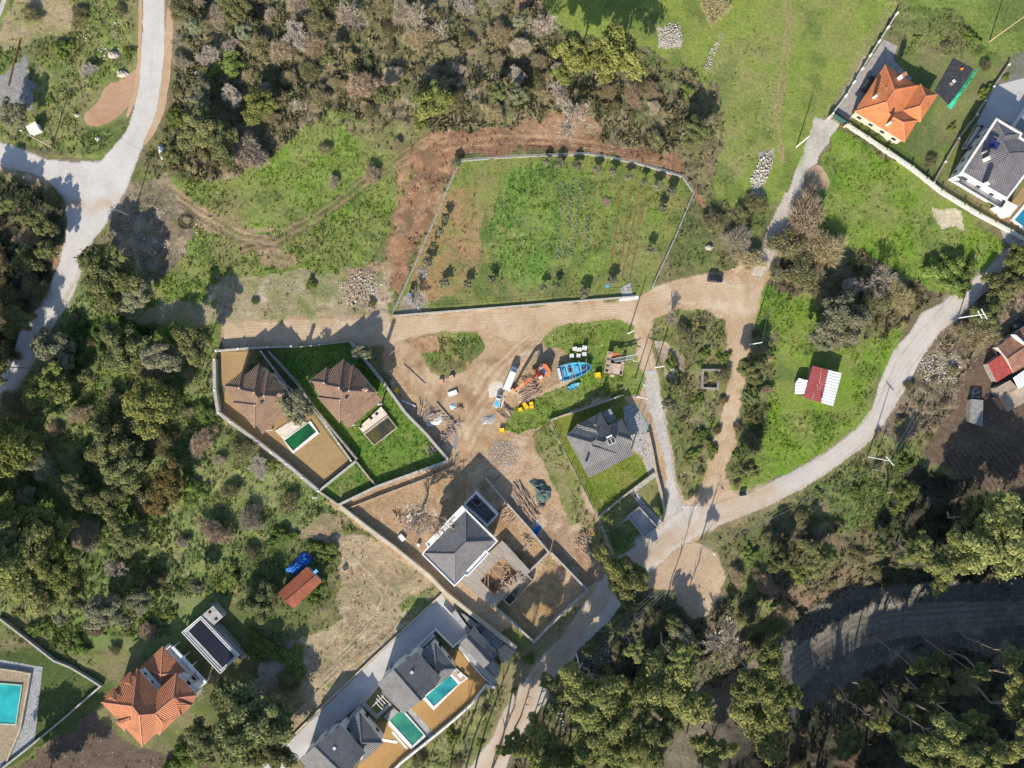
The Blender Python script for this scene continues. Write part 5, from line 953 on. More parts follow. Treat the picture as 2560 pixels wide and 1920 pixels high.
def roof_part(root, name, T, V, F, mat, thick=0.16, cap=None, label=None, ridge=True):
    pos = solve_roof(T, V, F); mb = MB(); bd = MB(); edges = {}
    for f in F:
        pts = [pos[k] for k in f]
        n = sum(((pts[i] - pts[0]).cross(pts[i + 1] - pts[0]) for i in range(1, len(pts) - 1)), Vector())
        if n.z < 0: pts = pts[::-1]; f = f[::-1]
        mb.face(pts, 0)
        for i in range(len(f)): edges.setdefault(frozenset((f[i], f[(i + 1) % len(f)])), []).append((f[i], f[(i + 1) % len(f)], pts, n.normalized() * (1 if n.z > 0 else -1)))
    for e, l in edges.items():
        if len(l) == 1:
            a, b = pos[l[0][0]], pos[l[0][1]]; d = Vector((0, 0, thick)); mb.face([a - d, b - d, b, a], 1)
    for f in F: mb.face([pos[k] - Vector((0, 0, thick)) for k in f][::-1], 1)
    o = mb.build(name, [mat, M_whiteworn if cap is None else cap], root, uv=True)
    if label: o['label'] = label
    rb = MB(); nr = 0
    for e, l in edges.items():
        if len(l) == 2:
            c0 = sum(l[0][2], Vector()) / len(l[0][2]); n1 = l[1][3]; a, b = pos[l[0][0]], pos[l[0][1]]
            if (c0 - a).dot(n1) < -0.02 and (a - b).length > 0.5:
                rb.beam(a + Vector((0, 0, 0.05)), b + Vector((0, 0, 0.05)), 0.30, 0.17); nr += 1
    if nr and ridge: rb.build("ridge", cap or mat, o, uv=True)
    return o, pos
def windows(root, wpts, z0, z1, door=True, frame=None):
    n = len(wpts); fr = frame or M_white
    for i in range(n):
        a = Vector(wpts[i]); b = Vector(wpts[(i + 1) % n]); L = (b - a).length
        if L < 3.0: continue
        d = (b - a) / L; nn = Vector((d.y, -d.x)); c = sum((Vector(q) for q in wpts), Vector((0, 0))) / n
        if nn.dot((a + b) / 2 - c) < 0: nn = -nn
        rz = math.atan2(d.y, d.x); k = max(1, int(L / 3.6))
        for fl in range(max(1, int((z1 - z0 + 0.6) / 3.0))):
            zc = z0 + 1.65 + fl * 2.9
            if zc + 0.7 > z1: break
            for q in range(k):
                t = a + d * (L * (q + 0.5) / k); isdoor = door and fl == 0 and i == 0 and q == 0
                w_, h_ = (1.0, 2.1) if isdoor else (1.3, 1.2); zz = z0 + 1.05 if isdoor else zc
                mb = MB(); mb.box((t.x + nn.x * .03, t.y + nn.y * .03, zz), (w_ + .16, 0.10, h_ + .16), rz)
                wo = mb.build("door" if isdoor else "window", M_woodold if isdoor else fr, root)
                mb = MB(); mb.box((t.x + nn.x * .085, t.y + nn.y * .085, zz), (w_, 0.03, h_), rz); mb.build("pane", GLASS, wo)
def walls_part(root, outline, d, z0, z1, mat, wins=True, zw=None):
    q = inset([(p.x, p.y) for p in outline], d); mb = MB(); mb.poly([(a.x, a.y) for a in q], z0 - 0.5, z1, caps=(False, True)); mb.build("wall", mat, root)
    if wins: windows(root, [(a.x, a.y) for a in q], z0, zw or z1)
    return q
def chimney(root, px, py, z0, z1, w=0.75, mat=None, rz=0.6):
    p = P(px, py, z1); mb = MB(); mb.box((p.x, p.y, (z0 + z1) / 2), (w, w * .8, z1 - z0), rz); c = mb.build("chimney", mat or M_white, root)
    mb = MB(); mb.box((p.x, p.y, z1 + 0.06), (w + .16, w * .8 + .16, 0.12), rz)
    for s in (-1, 1): mb.box((p.x + math.cos(rz) * w * .32 * s, p.y + math.sin(rz) * w * .32 * s, z1 + 0.26), (0.14, w * .7, 0.28), rz)
    mb.box((p.x, p.y, z1 + 0.44), (w + .1, w * .8 + .1, 0.08), rz); mb.build("chimney_cap", plain("clay_pot", (.42, .20, .12)) if mat is None else M_concd, c)
    return c
def roofbit(root, name, px, py, z, size, rz, mat, tilt=(0, 0)):
    p = P(px, py, z); mb = MB(); mb.box((p.x, p.y, z), size, rz, tilt=tilt); return mb.build(name, mat, root)
def root_at(name, T, x, y, label, cat, group=None):
    p = P(*T(x, y)); return empty(name, (p.x, p.y, 0), label, cat, group)

# twin brown-roofed villas
def villa(dx, dy, label):
    T = tile(740 + dx, 870 + dy, 9.217); e = 7.0
    root = root_at("villa", T, 1000, 900, label, "house", "brown-roofed villas")
    V = dict(L=(290, 760, e), G1=(700, 440, e), V1=(775, 505, e), Ap=(1095, 250, e), N1=(1240, 430, e), R1=(1315, 390, e), Rc=(1840, 1030, e), V1t=(715, 862, 8.7, 1), K1=(640, 803, 8.6, 1), K2=(985, 912, 10, 1),
             K3=(1075, 1032, 9.8, 1), V2t=(1175, 1010, 9.5, 1), K4=(1215, 985, 9.5, 1), M=(1050, 1150, 9.0, 1), LL=(530, 1105, e), La=(440, 970, e), Wc=(490, 1142, e), Kw=(1010, 1203, 9.0, 1), Bt=(1000, 1725, e), Pm=(1062, 1655, e + .1), Rm=(1840, 1065, e + .1))
    F = [['L', 'G1', 'K1'], ['G1', 'V1', 'V1t', 'K1'], ['V1', 'Ap', 'K2', 'V1t'], ['Ap', 'N1', 'V2t', 'K3', 'K2'], ['N1', 'R1', 'K4', 'V2t'], ['R1', 'Rc', 'K4'], ['L', 'K1', 'V1t', 'K2', 'K3', 'M', 'LL', 'La'],
         ['LL', 'M', 'Kw', 'Wc'], ['Wc', 'Kw', 'Bt'], ['K3', 'V2t', 'K4', 'Rc', 'Rm', 'Pm', 'Bt', 'Kw', 'M']]
    o, pos = roof_part(root, "roof", T, V, F, R_brown, cap=plain("brown_cap", (0.26, 0.17, 0.13)))
    V2 = dict(Rm=(1850, 1060, e - .25), Pm=(1060, 1665, e - .25), P2=(1185, 1560, e - .2), Bb=(1183, 1870, e - 1.5), R2=(1985, 1200, e - 1.5))
    roof_part(root, "porch_roof", T, V2, [['Rm', 'R2', 'Bb', 'Pm']], R_brown, cap=plain("brown_cap", (0.26, 0.17, 0.13)))
    out = [pos[k] for k in ('L', 'G1', 'V1', 'Ap', 'N1', 'R1', 'Rc', 'Bt', 'Wc', 'LL')]
    walls_part(root, out, 0.6, 0, e - 0.2, M_cream)
    for (x, y) in ((1245, 1790), (1890, 1300)):
        p = P(*T(x, y), 5.5); mb = MB(); mb.box((p.x, p.y, 2.7), (0.35, 0.35, 5.4), .7); mb.build("porch_column", M_white, root)
    chimney(root, *T(1570, 965), 7.5, 10.6, 0.8)
    roofbit(root, "skylight", *T(1165, 1130), 9.05, (0.8, 0.7, 0.12), .7, GLASS, (0.2, 0))
    for (x, y, z) in ((640, 803, 8.7), (985, 912, 10.1), (1215, 985, 9.7), (1010, 1203, 9.1)):
        p = P(*T(x, y), z); mb = MB(); mb.tube((p.x, p.y, z - .1), (p.x, p.y, z + .3), 0.22, 0.12, 8); mb.build("finial", M_white, root)
    return root
villa(0, 0, "brown-tiled villa beside the smaller olive-dark pool, right one of the twins")
villa(-212.4, 12.6, "brown-tiled villa with an olive tree over its roof and the green pool, left twin")

# grey-roofed house in the triangular walled lawn
T = tile(1380, 980, 9.217); e = 4.6
root = root_at("house", T, 1000, 1100, "dark grey hipped-roof house with a solar heater, on the triangular green lawn", "house")
V = dict(L=(320, 1000, e), U0=(600, 830, e + .1), S0=(575, 750, e), A=(1130, 465, e), B=(1290, 770, e), C=(1610, 615, e), D=(1865, 1125, e), c1=(1020, 885, 7, 1), c2=(1050, 968, 6.7, 1), c3=(1005, 1112, 7.2, 1), c4=(1185, 1165, 6.9, 1), c5=(1500, 1012, 6.9, 1),
         d1=(905, 1172, 7.3, 1), d2=(920, 1248, 7.2, 1), Q=(1470, 1415, e), W=(745, 1776, e), Dd=(1760, 1190, e))
F = [['S0', 'A', 'c1'], ['S0', 'c1', 'c2', 'U0'], ['A', 'B', 'c4', 'c3', 'c2', 'c1'], ['L', 'U0', 'c2', 'c3', 'd1'], ['B', 'C', 'c5', 'c4'], ['C', 'D', 'c5'], ['d1', 'c3', 'c4', 'c5', 'D', 'Dd', 'Q'], ['d1', 'Q', 'd2'], ['d2', 'Q', 'W'], ['L', 'd1', 'd2', 'W']]
o, pos = roof_part(root, "roof", T, V, F, R_mauve, cap=plain("grey_cap", (0.2, 0.185, 0.19)))
V2 = dict(a=(750, 1776, e - .2), b=(1755, 1200, e - .2), c=(1890, 1440, e - .9), d=(865, 1976, e - .9))
roof_part(root, "porch_roof", T, V2, [['a', 'b', 'c', 'd']], R_mauve)
V3 = dict(a=(1150, 480, 3.0), b=(1340, 385, 3.0), c=(1500, 640, 3.0), d=(1310, 740, 3.0))
roof_part(root, "flat_roof", T, V3, [['a', 'b', 'c', 'd']], plain("bluish_membrane", (0.22, 0.24, 0.26)))
walls_part(root, [pos[k] for k in ('L', 'S0', 'A', 'B', 'C', 'D', 'Q', 'W')], 0.5, 0, e - .2, M_cream)
q = [P(*T(*v), 3) for v in ((1190, 510), (1320, 420), (1460, 640), (1340, 720))]; mb = MB(); mb.poly([(a.x, a.y) for a in q], 0, 2.8); mb.build("annex_wall", M_cream, root)
for x, y in ((900, 1945), (1850, 1430), (1380, 1680)):
    p = P(*T(x, y), 3.6); mb = MB(); mb.box((p.x, p.y, 1.75), (0.3, 0.3, 3.5), .5); mb.build("porch_column", M_white, root)
chimney(root, *T(800, 1625), 5.0, 7.6, 0.5, mat=M_whiteworn, rz=.4); chimney(root, *T(995, 760), 5.5, 6.9, 0.45, mat=M_cream, rz=.4)
h = roofbit(root, "solar_heater", *T(1365, 1130), 7.2, (2.0, 1.7, 0.1), math.radians(25), M_white, (0.25, 0))
for s in (-.5, .5): p = P(*T(1365, 1130), 7.27); mb = MB(); mb.box((p.x + s * .9, p.y + s * .4, 7.27), (0.85, 1.5, 0.05), math.radians(25), tilt=(0.25, 0)); mb.build("collector", GLASS, h)
p = P(*T(1315, 1020), 7.6); mb = MB(); mb.tube((p.x - .75, p.y - .35, 7.6), (p.x + .75, p.y + .35, 7.6), 0.27, n=10); mb.build("tank", M_white, h)

# white-framed villa under construction, with its roofless annex
T = tile(1040, 1210, 9.217); e = 7.4
root = root_at("unfinished_villa", T, 1000, 1300, "big unfinished villa with a white-rimmed grey roof, below a roofless annex", "house")
out = [P(*q, e) for q in ((1155.5, 1263.2), (1245.6, 1352.1), (1218.9, 1378.8), (1223.9, 1383.1), (1168.2, 1441.7), (1163.9, 1438.1), (1136.4, 1466.3), (1054.1, 1384.7), (1069.3, 1366.2), (1063.3, 1358.6))]
ox = [(p.x, p.y) for p in out]
mb = MB(); mb.poly([tuple(v) for v in inset(ox, 0.02)], e - .35, e - .02); slab = mb.build("roof_slab", M_white, root)
wall_mb([tuple(v) for v in inset(ox, 0.18)], 0.34, e - .35, e + .35, closed=True).build("parapet", M_white, root)
V = dict(N=(1140, 625, e + .1), E=(1805, 1312, e + .1), R1=(1140, 1345, 9.8, 1), R2=(885, 1615, 9.8, 1), W=(185, 1600, e + .1), B=(895, 2276, e + .1))
o, pos = roof_part(root, "roof", T, V, [['N', 'E', 'R1'], ['N', 'R1', 'R2', 'W'], ['W', 'R2', 'B'], ['R2', 'R1', 'E', 'B']], R_mauve, cap=plain("grey_cap", (0.2, 0.185, 0.19)))
walls_part(root, out, 0.9, 0, e - .35, M_whiteworn)
roofbit(root, "skylight", *T(865, 1475), 8.9, (0.7, 0.9, 0.15), .8, GLASS, (0, .3))
an = [P(*T(*v), 4.2) for v in ((1085, 492), (1385, 190), (1895, 722), (1640, 990))]
wall_mb([tuple(v) for v in inset([(p.x, p.y) for p in an], 0.2)], 0.36, -.3, 4.2, closed=True).build("annex_wall", M_whiteworn, root)
q = [P(*T(*v), .5) for v in ((1120, 520), (1385, 250), (1840, 735), (1620, 960))]; mb = MB(); mb.poly([(a.x, a.y) for a in q], 0, .35); mb.build("annex_floor", M_concd, root)
q = [P(*T(*v), 2.5) for v in ((1270, 380), (1380, 290), (1530, 420), (1405, 520))]; wall_mb([(a.x, a.y) for a in q], 0.2, .3, 2.6, closed=True).build("inner_wall", M_conc, root)
# raised terrace with the pool shell left in formwork
T5 = tile(1080, 1360, 6.9125)
root = root_at("terrace_deck", T5, 1000, 700, "raised board-marked concrete terrace around the square opening beside the white-rimmed villa", "terrace")
oc = [P(*T5(*v), 1.9) for v in ((1115, 30), (1215, -60), (1700, 470), (1060, 1110), (480, 650))]; ic = [P(*T5(*v), 1.9) for v in ((1210, 225), (1490, 500), (1075, 900), (820, 635))]
mb = MB()
ring = [(0, 1, 1, 0), ]
def quad(a, b, c, d): mb.poly([(a.x, a.y), (b.x, b.y), (c.x, c.y), (d.x, d.y)], 0, 1.9)
quad(oc[1], oc[2], ic[1], ic[0]); quad(oc[2], oc[3], ic[2], ic[1]); quad(oc[3], oc[4], ic[3], ic[2]); quad(oc[4], oc[0], ic[0], ic[3])
mb.poly([(oc[0].x, oc[0].y), (oc[1].x, oc[1].y), (ic[0].x, ic[0].y)], 0, 1.9)
mb.build("deck", M_ply, root)
mb = MB(); mb.poly([(p.x, p.y) for p in ic], 0.1, 0.3); mb.build("pool_floor", plain("ochre_film", (0.40, 0.24, 0.10), var=.3, col2=(0.10, 0.09, 0.08), scale=.35), root)
for a, b in (((1185, 295), (1345, 300)), ((1095, 380), (1340, 400)), ((1030, 450), (1300, 700)), ((970, 480), (970, 800)), ((920, 540), (910, 720)), ((1335, 410), (1360, 600)), ((1190, 560), (1340, 420)), ((1010, 830), (1140, 830))):
    mb = MB(); mb.beam(P(*T5(*a), 1.75), P(*T5(*b), 1.75), 0.14, 0.12); mb.build("timber_prop", M_wood, root)
wall_mb([tuple(v) for v in inset([(p.x, p.y) for p in ic], .1)], 0.14, 0.2, 2.0, closed=True).build("formwork_rim", M_wood, root)
root = root_at("concrete_basin", T5, 1500, 800, "half-built concrete basin full of timber and rubble, right of the square pool opening", "building site")
bp = [P(*T5(*v), 1.6) for v in ((1640, 520), (1750, 640), (1345, 1075), (1225, 965))]
wall_mb([tuple(v) for v in inset([(p.x, p.y) for p in bp], .12)], 0.26, -.2, 1.6, closed=True).build("wall", M_conctan, root)
mb = MB(); mb.poly([(p.x, p.y) for p in inset([(p.x, p.y) for p in bp], .2)], 0.05, .2); mb.build("floor_slab", M_conctan, root)
q = [P(*T5(*v), 1.3) for v in ((1330, 770), (1450, 830), (1430, 960), (1350, 1030), (1250, 880))]; mb = MB(); mb.poly([(a.x, a.y) for a in q], 1.1, 1.2); mb.build("black_sheet", M_black, root)
for i in range(26):
    a = T5(random.uniform(1180, 1560), random.uniform(520, 900)); an_ = random.uniform(0, 3.14)
    if a[0] + a[1] < 0: continue
    p = P(*a, 1.8); L_ = random.uniform(1, 3.2) / 2; mb = MB(); mb.beam((p.x - math.cos(an_) * L_, p.y - math.sin(an_) * L_, 1.7 + .03 * i / 6), (p.x + math.cos(an_) * L_, p.y + math.sin(an_) * L_, 1.75 + .03 * i / 6), .12, .08); mb.build("timber", M_wood, root)

# orange-roofed house
T = tile(2120, 150, 9.217); e = 3.7
root = root_at("house", T, 1000, 900, "single-storey house with a bright orange tiled roof and white chimneys", "house")
V = dict(W=(150, 1190, e), N=(850, 108, e), r1=(1070, 690, 6.2, 1), r2=(890, 970, 6.2, 1), E1=(1620, 595, e), N2=(1670, 555, e), r3=(1790, 840, 5.6, 1), r4=(1650, 1070, 5.6, 1), E2=(2065, 800, e), S2=(1660, 1430, e), v1=(1270, 1170, 4.5, 1),
         B=(1303, 1898, e), r5=(925, 1222, 5.6, 1), r7=(1060, 1330, 5.3, 1), r8=(1270, 1442, 5.4, 1), C1=(1600, 1400, e))
F = [['W', 'N', 'r1', 'r2'], ['N', 'E1', 'r1'], ['r1', 'E1', 'v1', 'r5', 'r2'], ['E1', 'N2', 'r3', 'r4', 'v1'], ['N2', 'E2', 'r3'], ['E2', 'S2', 'r4', 'r3'], ['v1', 'r4', 'S2', 'C1'], ['r5', 'v1', 'C1', 'r8', 'r7'], ['C1', 'B', 'r8'], ['W', 'r2', 'r5', 'r7', 'r8', 'B']]
o, pos = roof_part(root, "roof", T, V, F, R_orange, cap=plain("orange_cap", (0.66, 0.26, 0.13)))
walls_part(root, [pos[k] for k in ('W', 'N', 'E1', 'N2', 'E2', 'S2', 'C1', 'B')], 0.55, 0, e - .2, M_cream)
chimney(root, *T(700, 790), 4.2, 7.0, .7, rz=.55); chimney(root, *T(1030, 1410), 4.2, 7.0, .7, rz=.55); chimney(root, *T(1290, 340), 3.5, 6.6, 1.15, rz=.55)
roofbit(root, "roof_hatch", *T(905, 650), 5.4, (0.8, 0.8, 0.15), .6, plain("pink_hatch", (.5, .25, .22)), (0, .2))

# white modern house with grey roof
T = tile(2360, 280, 11.06); e = 7.4
root = root_at("house", T, 1700, 1300, "white two-storey house with a dark grey roof and blue solar panel, right edge", "house")
V = dict(N=(1455, 235, e), W=(525, 1659, e), r1=(1665, 660, 9, 1), rb=(1612, 792, 9, 1), r2=(1785, 1150, 9.8, 1), r3=(1640, 1380, 9.8, 1), a=(2095, 615, e), b=(2055, 720, e), E=(2680, 1100, e), S=(1725, 2367, e))
F = [['N', 'a', 'r1'], ['r1', 'a', 'b', 'rb'], ['rb', 'b', 'E', 'r2'], ['W', 'N', 'r1', 'rb', 'r2', 'r3'], ['W', 'r3', 'r2', 'E', 'S']]
o, pos = roof_part(root, "roof", T, V, F, R_grey, cap=plain("grey_cap2", (0.15, 0.15, 0.16)))
out = [pos[k] for k in ('N', 'a', 'b', 'E', 'S', 'W')]
wall_mb([tuple(v) for v in inset([(p.x, p.y) for p in out], -.22)], 0.55, e - .5, e + .15, closed=True).build("parapet", M_white, root)
walls_part(root, out, 0.5, 0, e - .3, M_white)
q = [P(*v, 3.6) for v in ((2376, 438), (2392, 420), (2440, 350), (2430, 345), (2405, 385))]
# balconies facing the garden
for (pts, z) in (([(2408, 440), (2512, 500), (2500, 520), (2392, 455)], 4.2), ([(2418, 372), (2455, 318), (2440, 312), (2405, 372)], 4.0)):
    q = [P(*v, z) for v in pts]; mb = MB(); mb.poly([(a.x, a.y) for a in q], z - .2, z); b_ = mb.build("balcony", M_white, root); wall_mb([tuple(v) for v in inset([(a.x, a.y) for a in q], .08)], .12, z, z + .9, closed=True).build("railing", GLASS, b_)
q = [P(*v, 3.2) for v in ((2495, 515), (2512, 498), (2545, 515), (2525, 540))]; mb = MB(); mb.poly([(a.x, a.y) for a in q], 0, 3.2); mb.build("garden_room", M_white, root)
roofbit(root, "solar_panel", *T(1420, 850), 9.3, (2.4, 1.1, .08), -.4, plain("solar_cells", (.03, .04, .16), rough=.2, spec=.6), (-.1, -.1)); roofbit(root, "solar_panel", *T(1360, 950), 9.2, (2.4, 1.1, .08), -.4, plain("solar_cells", (.03, .04, .16)), (-.1, -.1))
chimney(root, *T(1330, 1230), 8, 10.8, 1.2, mat=M_white, rz=.5); chimney(root, *T(1140, 1100), 7.8, 8.9, .45, mat=M_cream, rz=.5); chimney(root, *t4(1930, 1570), 8, 10.4, 1.2, mat=M_white, rz=.5)
# bit of the second roof at the frame's edge
T = t4
root = root_at("flat_roofed_building", T, 2250, 1150, "flat bluish grey roof cut by the right edge above the white house", "house")
q = [P(*T(*v), 3.4) for v in ((2140, 1090), (2300, 850), (2400, 950), (2300, 1180))]; mb = MB(); mb.poly([(a.x, a.y) for a in q], 3.1, 3.4); mb.build("roof", plain("bluish_membrane", (0.22, 0.24, 0.26)), root)
walls_part(root, q, .3, 0, 3.1, M_white, wins=False)

# red and white shed
T = tile(1950, 890, 11.06)
root = root_at("shed", T, 1100, 800, "metal shed with a roof half dark red, half white, in the green field", "shed")
V = dict(a=(910, 268, 2.5), b=(1345, 385, 3.3), c=(1140, 1292, 3.3), d=(655, 1150, 2.5), e=(1705, 482, 2.9), f=(1465, 1390, 2.9))
roof_part(root, "roof", T, {k: V[k] for k in 'abcd'}, [list('abcd')], R_metred, .06, label="dark red corrugated roof half")
roof_part(root, "roof", T, {k: V[k] for k in "becf"}, [['b', 'e', 'f', 'c']], R_metwhite, .06, label="white ribbed roof half")
q = [P(*T(*V[k][:2]), 2.5) for k in 'aefd']; walls_part(root, q, .3, 0, 2.45, M_woodold, wins=False)
for (a, b) in (((1145, 330), (1090, 780)), ((1160, 720), (1090, 930)), ((1040, 785), (1035, 930)), ((935, 1000), (885, 1200))):
    mb = MB(); mb.beam(P(*T(*a), 3.2), P(*T(*b), 3.2), .14, .08); mb.build("roof_batten", M_wood, root)
p = P(*T(1150, 1180), 3.9); mb = MB(); mb.tube((p.x, p.y, 3.1), (p.x, p.y, 3.8), .04); 
n_ = 12; ctr = Vector((p.x, p.y, 3.9)); ax = Vector((.75, -.3, .55)).normalized(); u = ax.orthogonal().normalized(); w = ax.cross(u)
for i in range(n_):
    a0, a1 = 2 * math.pi * i / n_, 2 * math.pi * (i + 1) / n_
    mb.face([ctr - ax * .12, ctr + (u * math.cos(a0) + w * math.sin(a0)) * .5, ctr + (u * math.cos(a1) + w * math.sin(a1)) * .5])
mb.build("satellite_dish", M_steel, root)
root = root_at("lean_to", T, 580, 850, "buckled white sheet-metal lean-to beside the red and white shed", "shed")
V = dict(a=(520, 612, 1.8), b=(770, 672, 2.1), c=(680, 1052, 2.0), d=(405, 1055, 1.6), e=(430, 740, 1.5)); roof_part(root, "roof", T, V, [list('abcde')], R_metwhite, .05)
walls_part(root, [P(*T(*V[k][:2]), 1.7) for k in 'abcde'], .15, 0, 1.5, M_woodold, wins=False)

# small orange-roofed shed
root = root_at("shed", tile(0, 0, 1), 750, 1470, "small shed with an orange corrugated roof beside the crumpled blue tarpaulin", "shed")
T = tile(0, 0, 1); V = dict(a=(695, 1482, 2.5), b=(765.9, 1417.2, 2.5), r1=(790, 1438, 3.4), r0=(712, 1504, 3.4), c=(804.5, 1455, 2.6), d=(733.5, 1521.5, 2.6))
o, pos = roof_part(root, "roof", T, V, [['a', 'b', 'r1', 'r0'], ['r0', 'r1', 'c', 'd']], roofmat('rust_red_sheet', (.34, .105, .055), (.27, .08, .045), .4, course=3)); walls_part(root, [pos[k] for k in 'abcd'], .4, 0, 2.4, M_cream)
roofbit(root, "roof_sheet", 789, 1429, 3.3, (1.1, .9, .04), .7, M_bluelt, (.1, .1))

# red clay-tiled house at the bottom left
T = tile(240, 1600, 6.9125); e = 6.6
root = root_at("house", T, 850, 950, "large house with a many-gabled red clay-tiled roof at the bottom left", "house")
V = dict(W=(90, 1078, e), N1=(710, 490, e), Va=(1060, 868, e), N2=(1385, 570, e), E=(1742, 962, e), rA=(632, 1150, 9.4, 1), rB=(750, 1302, 9.4, 1), rC=(1020, 1280, 9.4, 1), rD=(1330, 1012, 8.8, 1), S=(801, 1844, e), E2=(1655, 1125, e), E3=(1490, 1290, e), k1=(1152, 1420, 8.0, 1), E4=(1440, 1305, e), E5=(1100, 1640, e), S2=(1045, 1615, e))
F = [['W', 'N1', 'rA'], ['N1', 'Va', 'rC', 'rB', 'rA'], ['Va', 'N2', 'rD', 'rC'], ['N2', 'E', 'rD'], ['rC', 'rD', 'E', 'E2', 'E3'], ['rC', 'E3', 'E4', 'k1'], ['k1', 'E4', 'E5'], ['rC', 'k1', 'E5', 'S2'], ['rB', 'rC', 'S2', 'S'], ['W', 'rA', 'rB', 'S']]
o, pos = roof_part(root, "roof", T, V, F, R_red, cap=plain("clay_cap", (0.52, 0.23, 0.15)))
walls_part(root, [pos[k] for k in ('W', 'N1', 'Va', 'N2', 'E', 'E2', 'E3', 'E5', 'S')], .7, 0, e - .2, M_white)
for D in (dict(a=(405, 712, e + .3), b=(600, 535, e + .3), c=(640, 812, e + 2.2, ), d=(562, 735, e + 1.6)), dict(a=(130, 970, e + .3), b=(325, 800, e + .3), c=(372, 1078, e + 2.0), d=(295, 1005, e + 1.5))):
    roof_part(root, "dormer_roof", T, D, [['a', 'b', 'd'], ['b', 'c', 'd'], ['a', 'd', 'c']], R_red, .12, ridge=False)
for D in (dict(a=(330, 1420, e + .3), b=(575, 1340, e + 2.0), c=(578, 1400, e + 1.9), e=(485, 1582, e + .3), d=(480, 1432, e + 1.5)), dict(a=(1655, 1130, e + .3), b=(1345, 1040, e + 2.2), c=(1450, 1260, e + 1.2), e=(1495, 1295, e + .3), d=(1445, 1140, e + 1.5))):
    roof_part(root, "dormer_roof", T, D, [['a', 'b', 'd'], ['b', 'c', 'd'], ['c', 'e', 'd'], ['a', 'd', 'e']], R_red, .12, ridge=False)
V = dict(N=(1150, 108, 4), Wp=(770, 452, 4), Sp=(1110, 830, 4), Ep=(1560, 560, 4), c=(1118, 600, 5.2)); roof_part(root, "lower_roof", T, V, [['N', 'Wp', 'c'], ['Wp', 'Sp', 'c'], ['Sp', 'Ep', 'c'], ['N', 'c', 'Ep']], R_red, cap=plain("clay_cap", (0.52, 0.23, 0.15)))
walls_part(root, [P(*T(*V[k][:2]), 4) for k in ('N', 'Wp', 'Sp', 'Ep')], .4, 0, 3.8, M_white, wins=False)
for pts in ([(770, 520), (830, 490), (1110, 800), (1060, 850)], [(1440, 610), (1500, 570), (1590, 670), (1540, 720)], [(1620, 820), (1690, 760), (1780, 840), (1710, 905)]):
    q = [P(*T(*v), 5.0) for v in pts]; mb = MB(); mb.poly([(a.x, a.y) for a in q], 0, 5.0); mb.build("wall_stub", M_white, root)
for x, y in ((850, 590), (970, 730)): roofbit(root, "skylight", *T(x, y), 5.04, (.75, .75, .06), .8, M_dark)
roofbit(root, "skylight", *T(555, 1085), 8.5, (.5, .6, .15), .7, GLASS, (.1, .3))
root = root_at("concrete_pergola", T, 1600, 450, "unfinished white concrete beam frame along the red-tiled house", "pergola")
for a, b, w_ in (((1320, 115), (1905, 745), .75), ((1215, 160), (1300, 95), .3), ((1410, 380), (1485, 318), .3), ((1555, 530), (1625, 470), .3), ((1790, 820), (1900, 735), .3)):
    z_ = 4.0 if w_ > .5 else 3.9; mb = MB(); mb.beam(P(*T(*a), z_), P(*T(*b), z_), w_, .4); mb.build("beam", M_whiteworn, root)
for a in ((1330, 125), (1500, 310), (1640, 460), (1890, 735)):
    p = P(*T(*a), 3.8); mb = MB(); mb.box((p.x, p.y, 1.9), (.35, .35, 3.79), .8); mb.build("column", M_whiteworn, root)
q = [P(*T(*v), .4) for v in ((1215, 160), (1300, 110), (1880, 750), (1780, 830))]; mb = MB(); mb.poly([(a.x, a.y) for a in q], 0, .3); mb.build("floor_slab", M_concd, root)
for a, b in (((1780, 835), (1875, 945)), ((1740, 990), (2050, 740)), ((1750, 1060), (1940, 880)), ((1800, 930), (1860, 970)), ((1910, 840), (1950, 880)), ((1640, 1080), (1700, 1130))):
    mb = MB(); mb.beam(P(*T(*a), 1.6), P(*T(*b), 1.6), .12, .12); mb.build("scaffold_rail", M_woodold, root)

# raised concrete pool, drained and dark
def ringpool(name, label, T, outer, inner, z, mcop, mwater, basin=None, cop="coping"):
    c = T(*outer[0]); root = root_at(name, T, *outer[0], label, "pool")
    o2 = [P(*T(*v), z) for v in outer]; i2 = [P(*T(*v), z) for v in inner]; n = len(o2); mb = MB()
    for i in range(n):
        j = (i + 1) % n
        mb.prism([(o2[i].x, o2[i].y, -.2), (o2[j].x, o2[j].y, -.2), (i2[j].x, i2[j].y, -.2), (i2[i].x, i2[i].y, -.2)], [(o2[i].x, o2[i].y, z), (o2[j].x, o2[j].y, z), (i2[j].x, i2[j].y, z), (i2[i].x, i2[i].y, z)], caps=(False, True))
    mb.build(cop, mcop, root); mb = MB(); mb.poly([(p.x, p.y) for p in i2], .05, z - .14); mb.build("water", mwater, root); return root
TJ = tile(440, 1500, 8.295)
jr = ringpool("raised_pool", "raised concrete pool basin with dark water above the red clay-tiled house", TJ, [(112, 672), (512, 332), (1300, 1165), (915, 1538)], [(262, 642), (505, 402), (1222, 1160), (968, 1398)], 3.0, M_conc, watermat("murky_dark_water", (0.022, 0.02, 0.03), (0.012, 0.012, 0.02)))
wall_mb([tuple(v) for v in inset([(p.x, p.y) for p in PP([(112, 672), (512, 332), (1300, 1165), (915, 1538)], TJ, 3.2)], .1)], .18, 0, 3.22, closed=True).build("outer_rim", M_white, jr)
wall_mb([tuple(v) for v in inset([(p.x, p.y) for p in PP([(172, 668), (510, 385), (1250, 1168), (922, 1470)], TJ, 3.1)], .1)], .16, 2.9, 3.14, closed=True).build("inner_rim", M_white, jr)
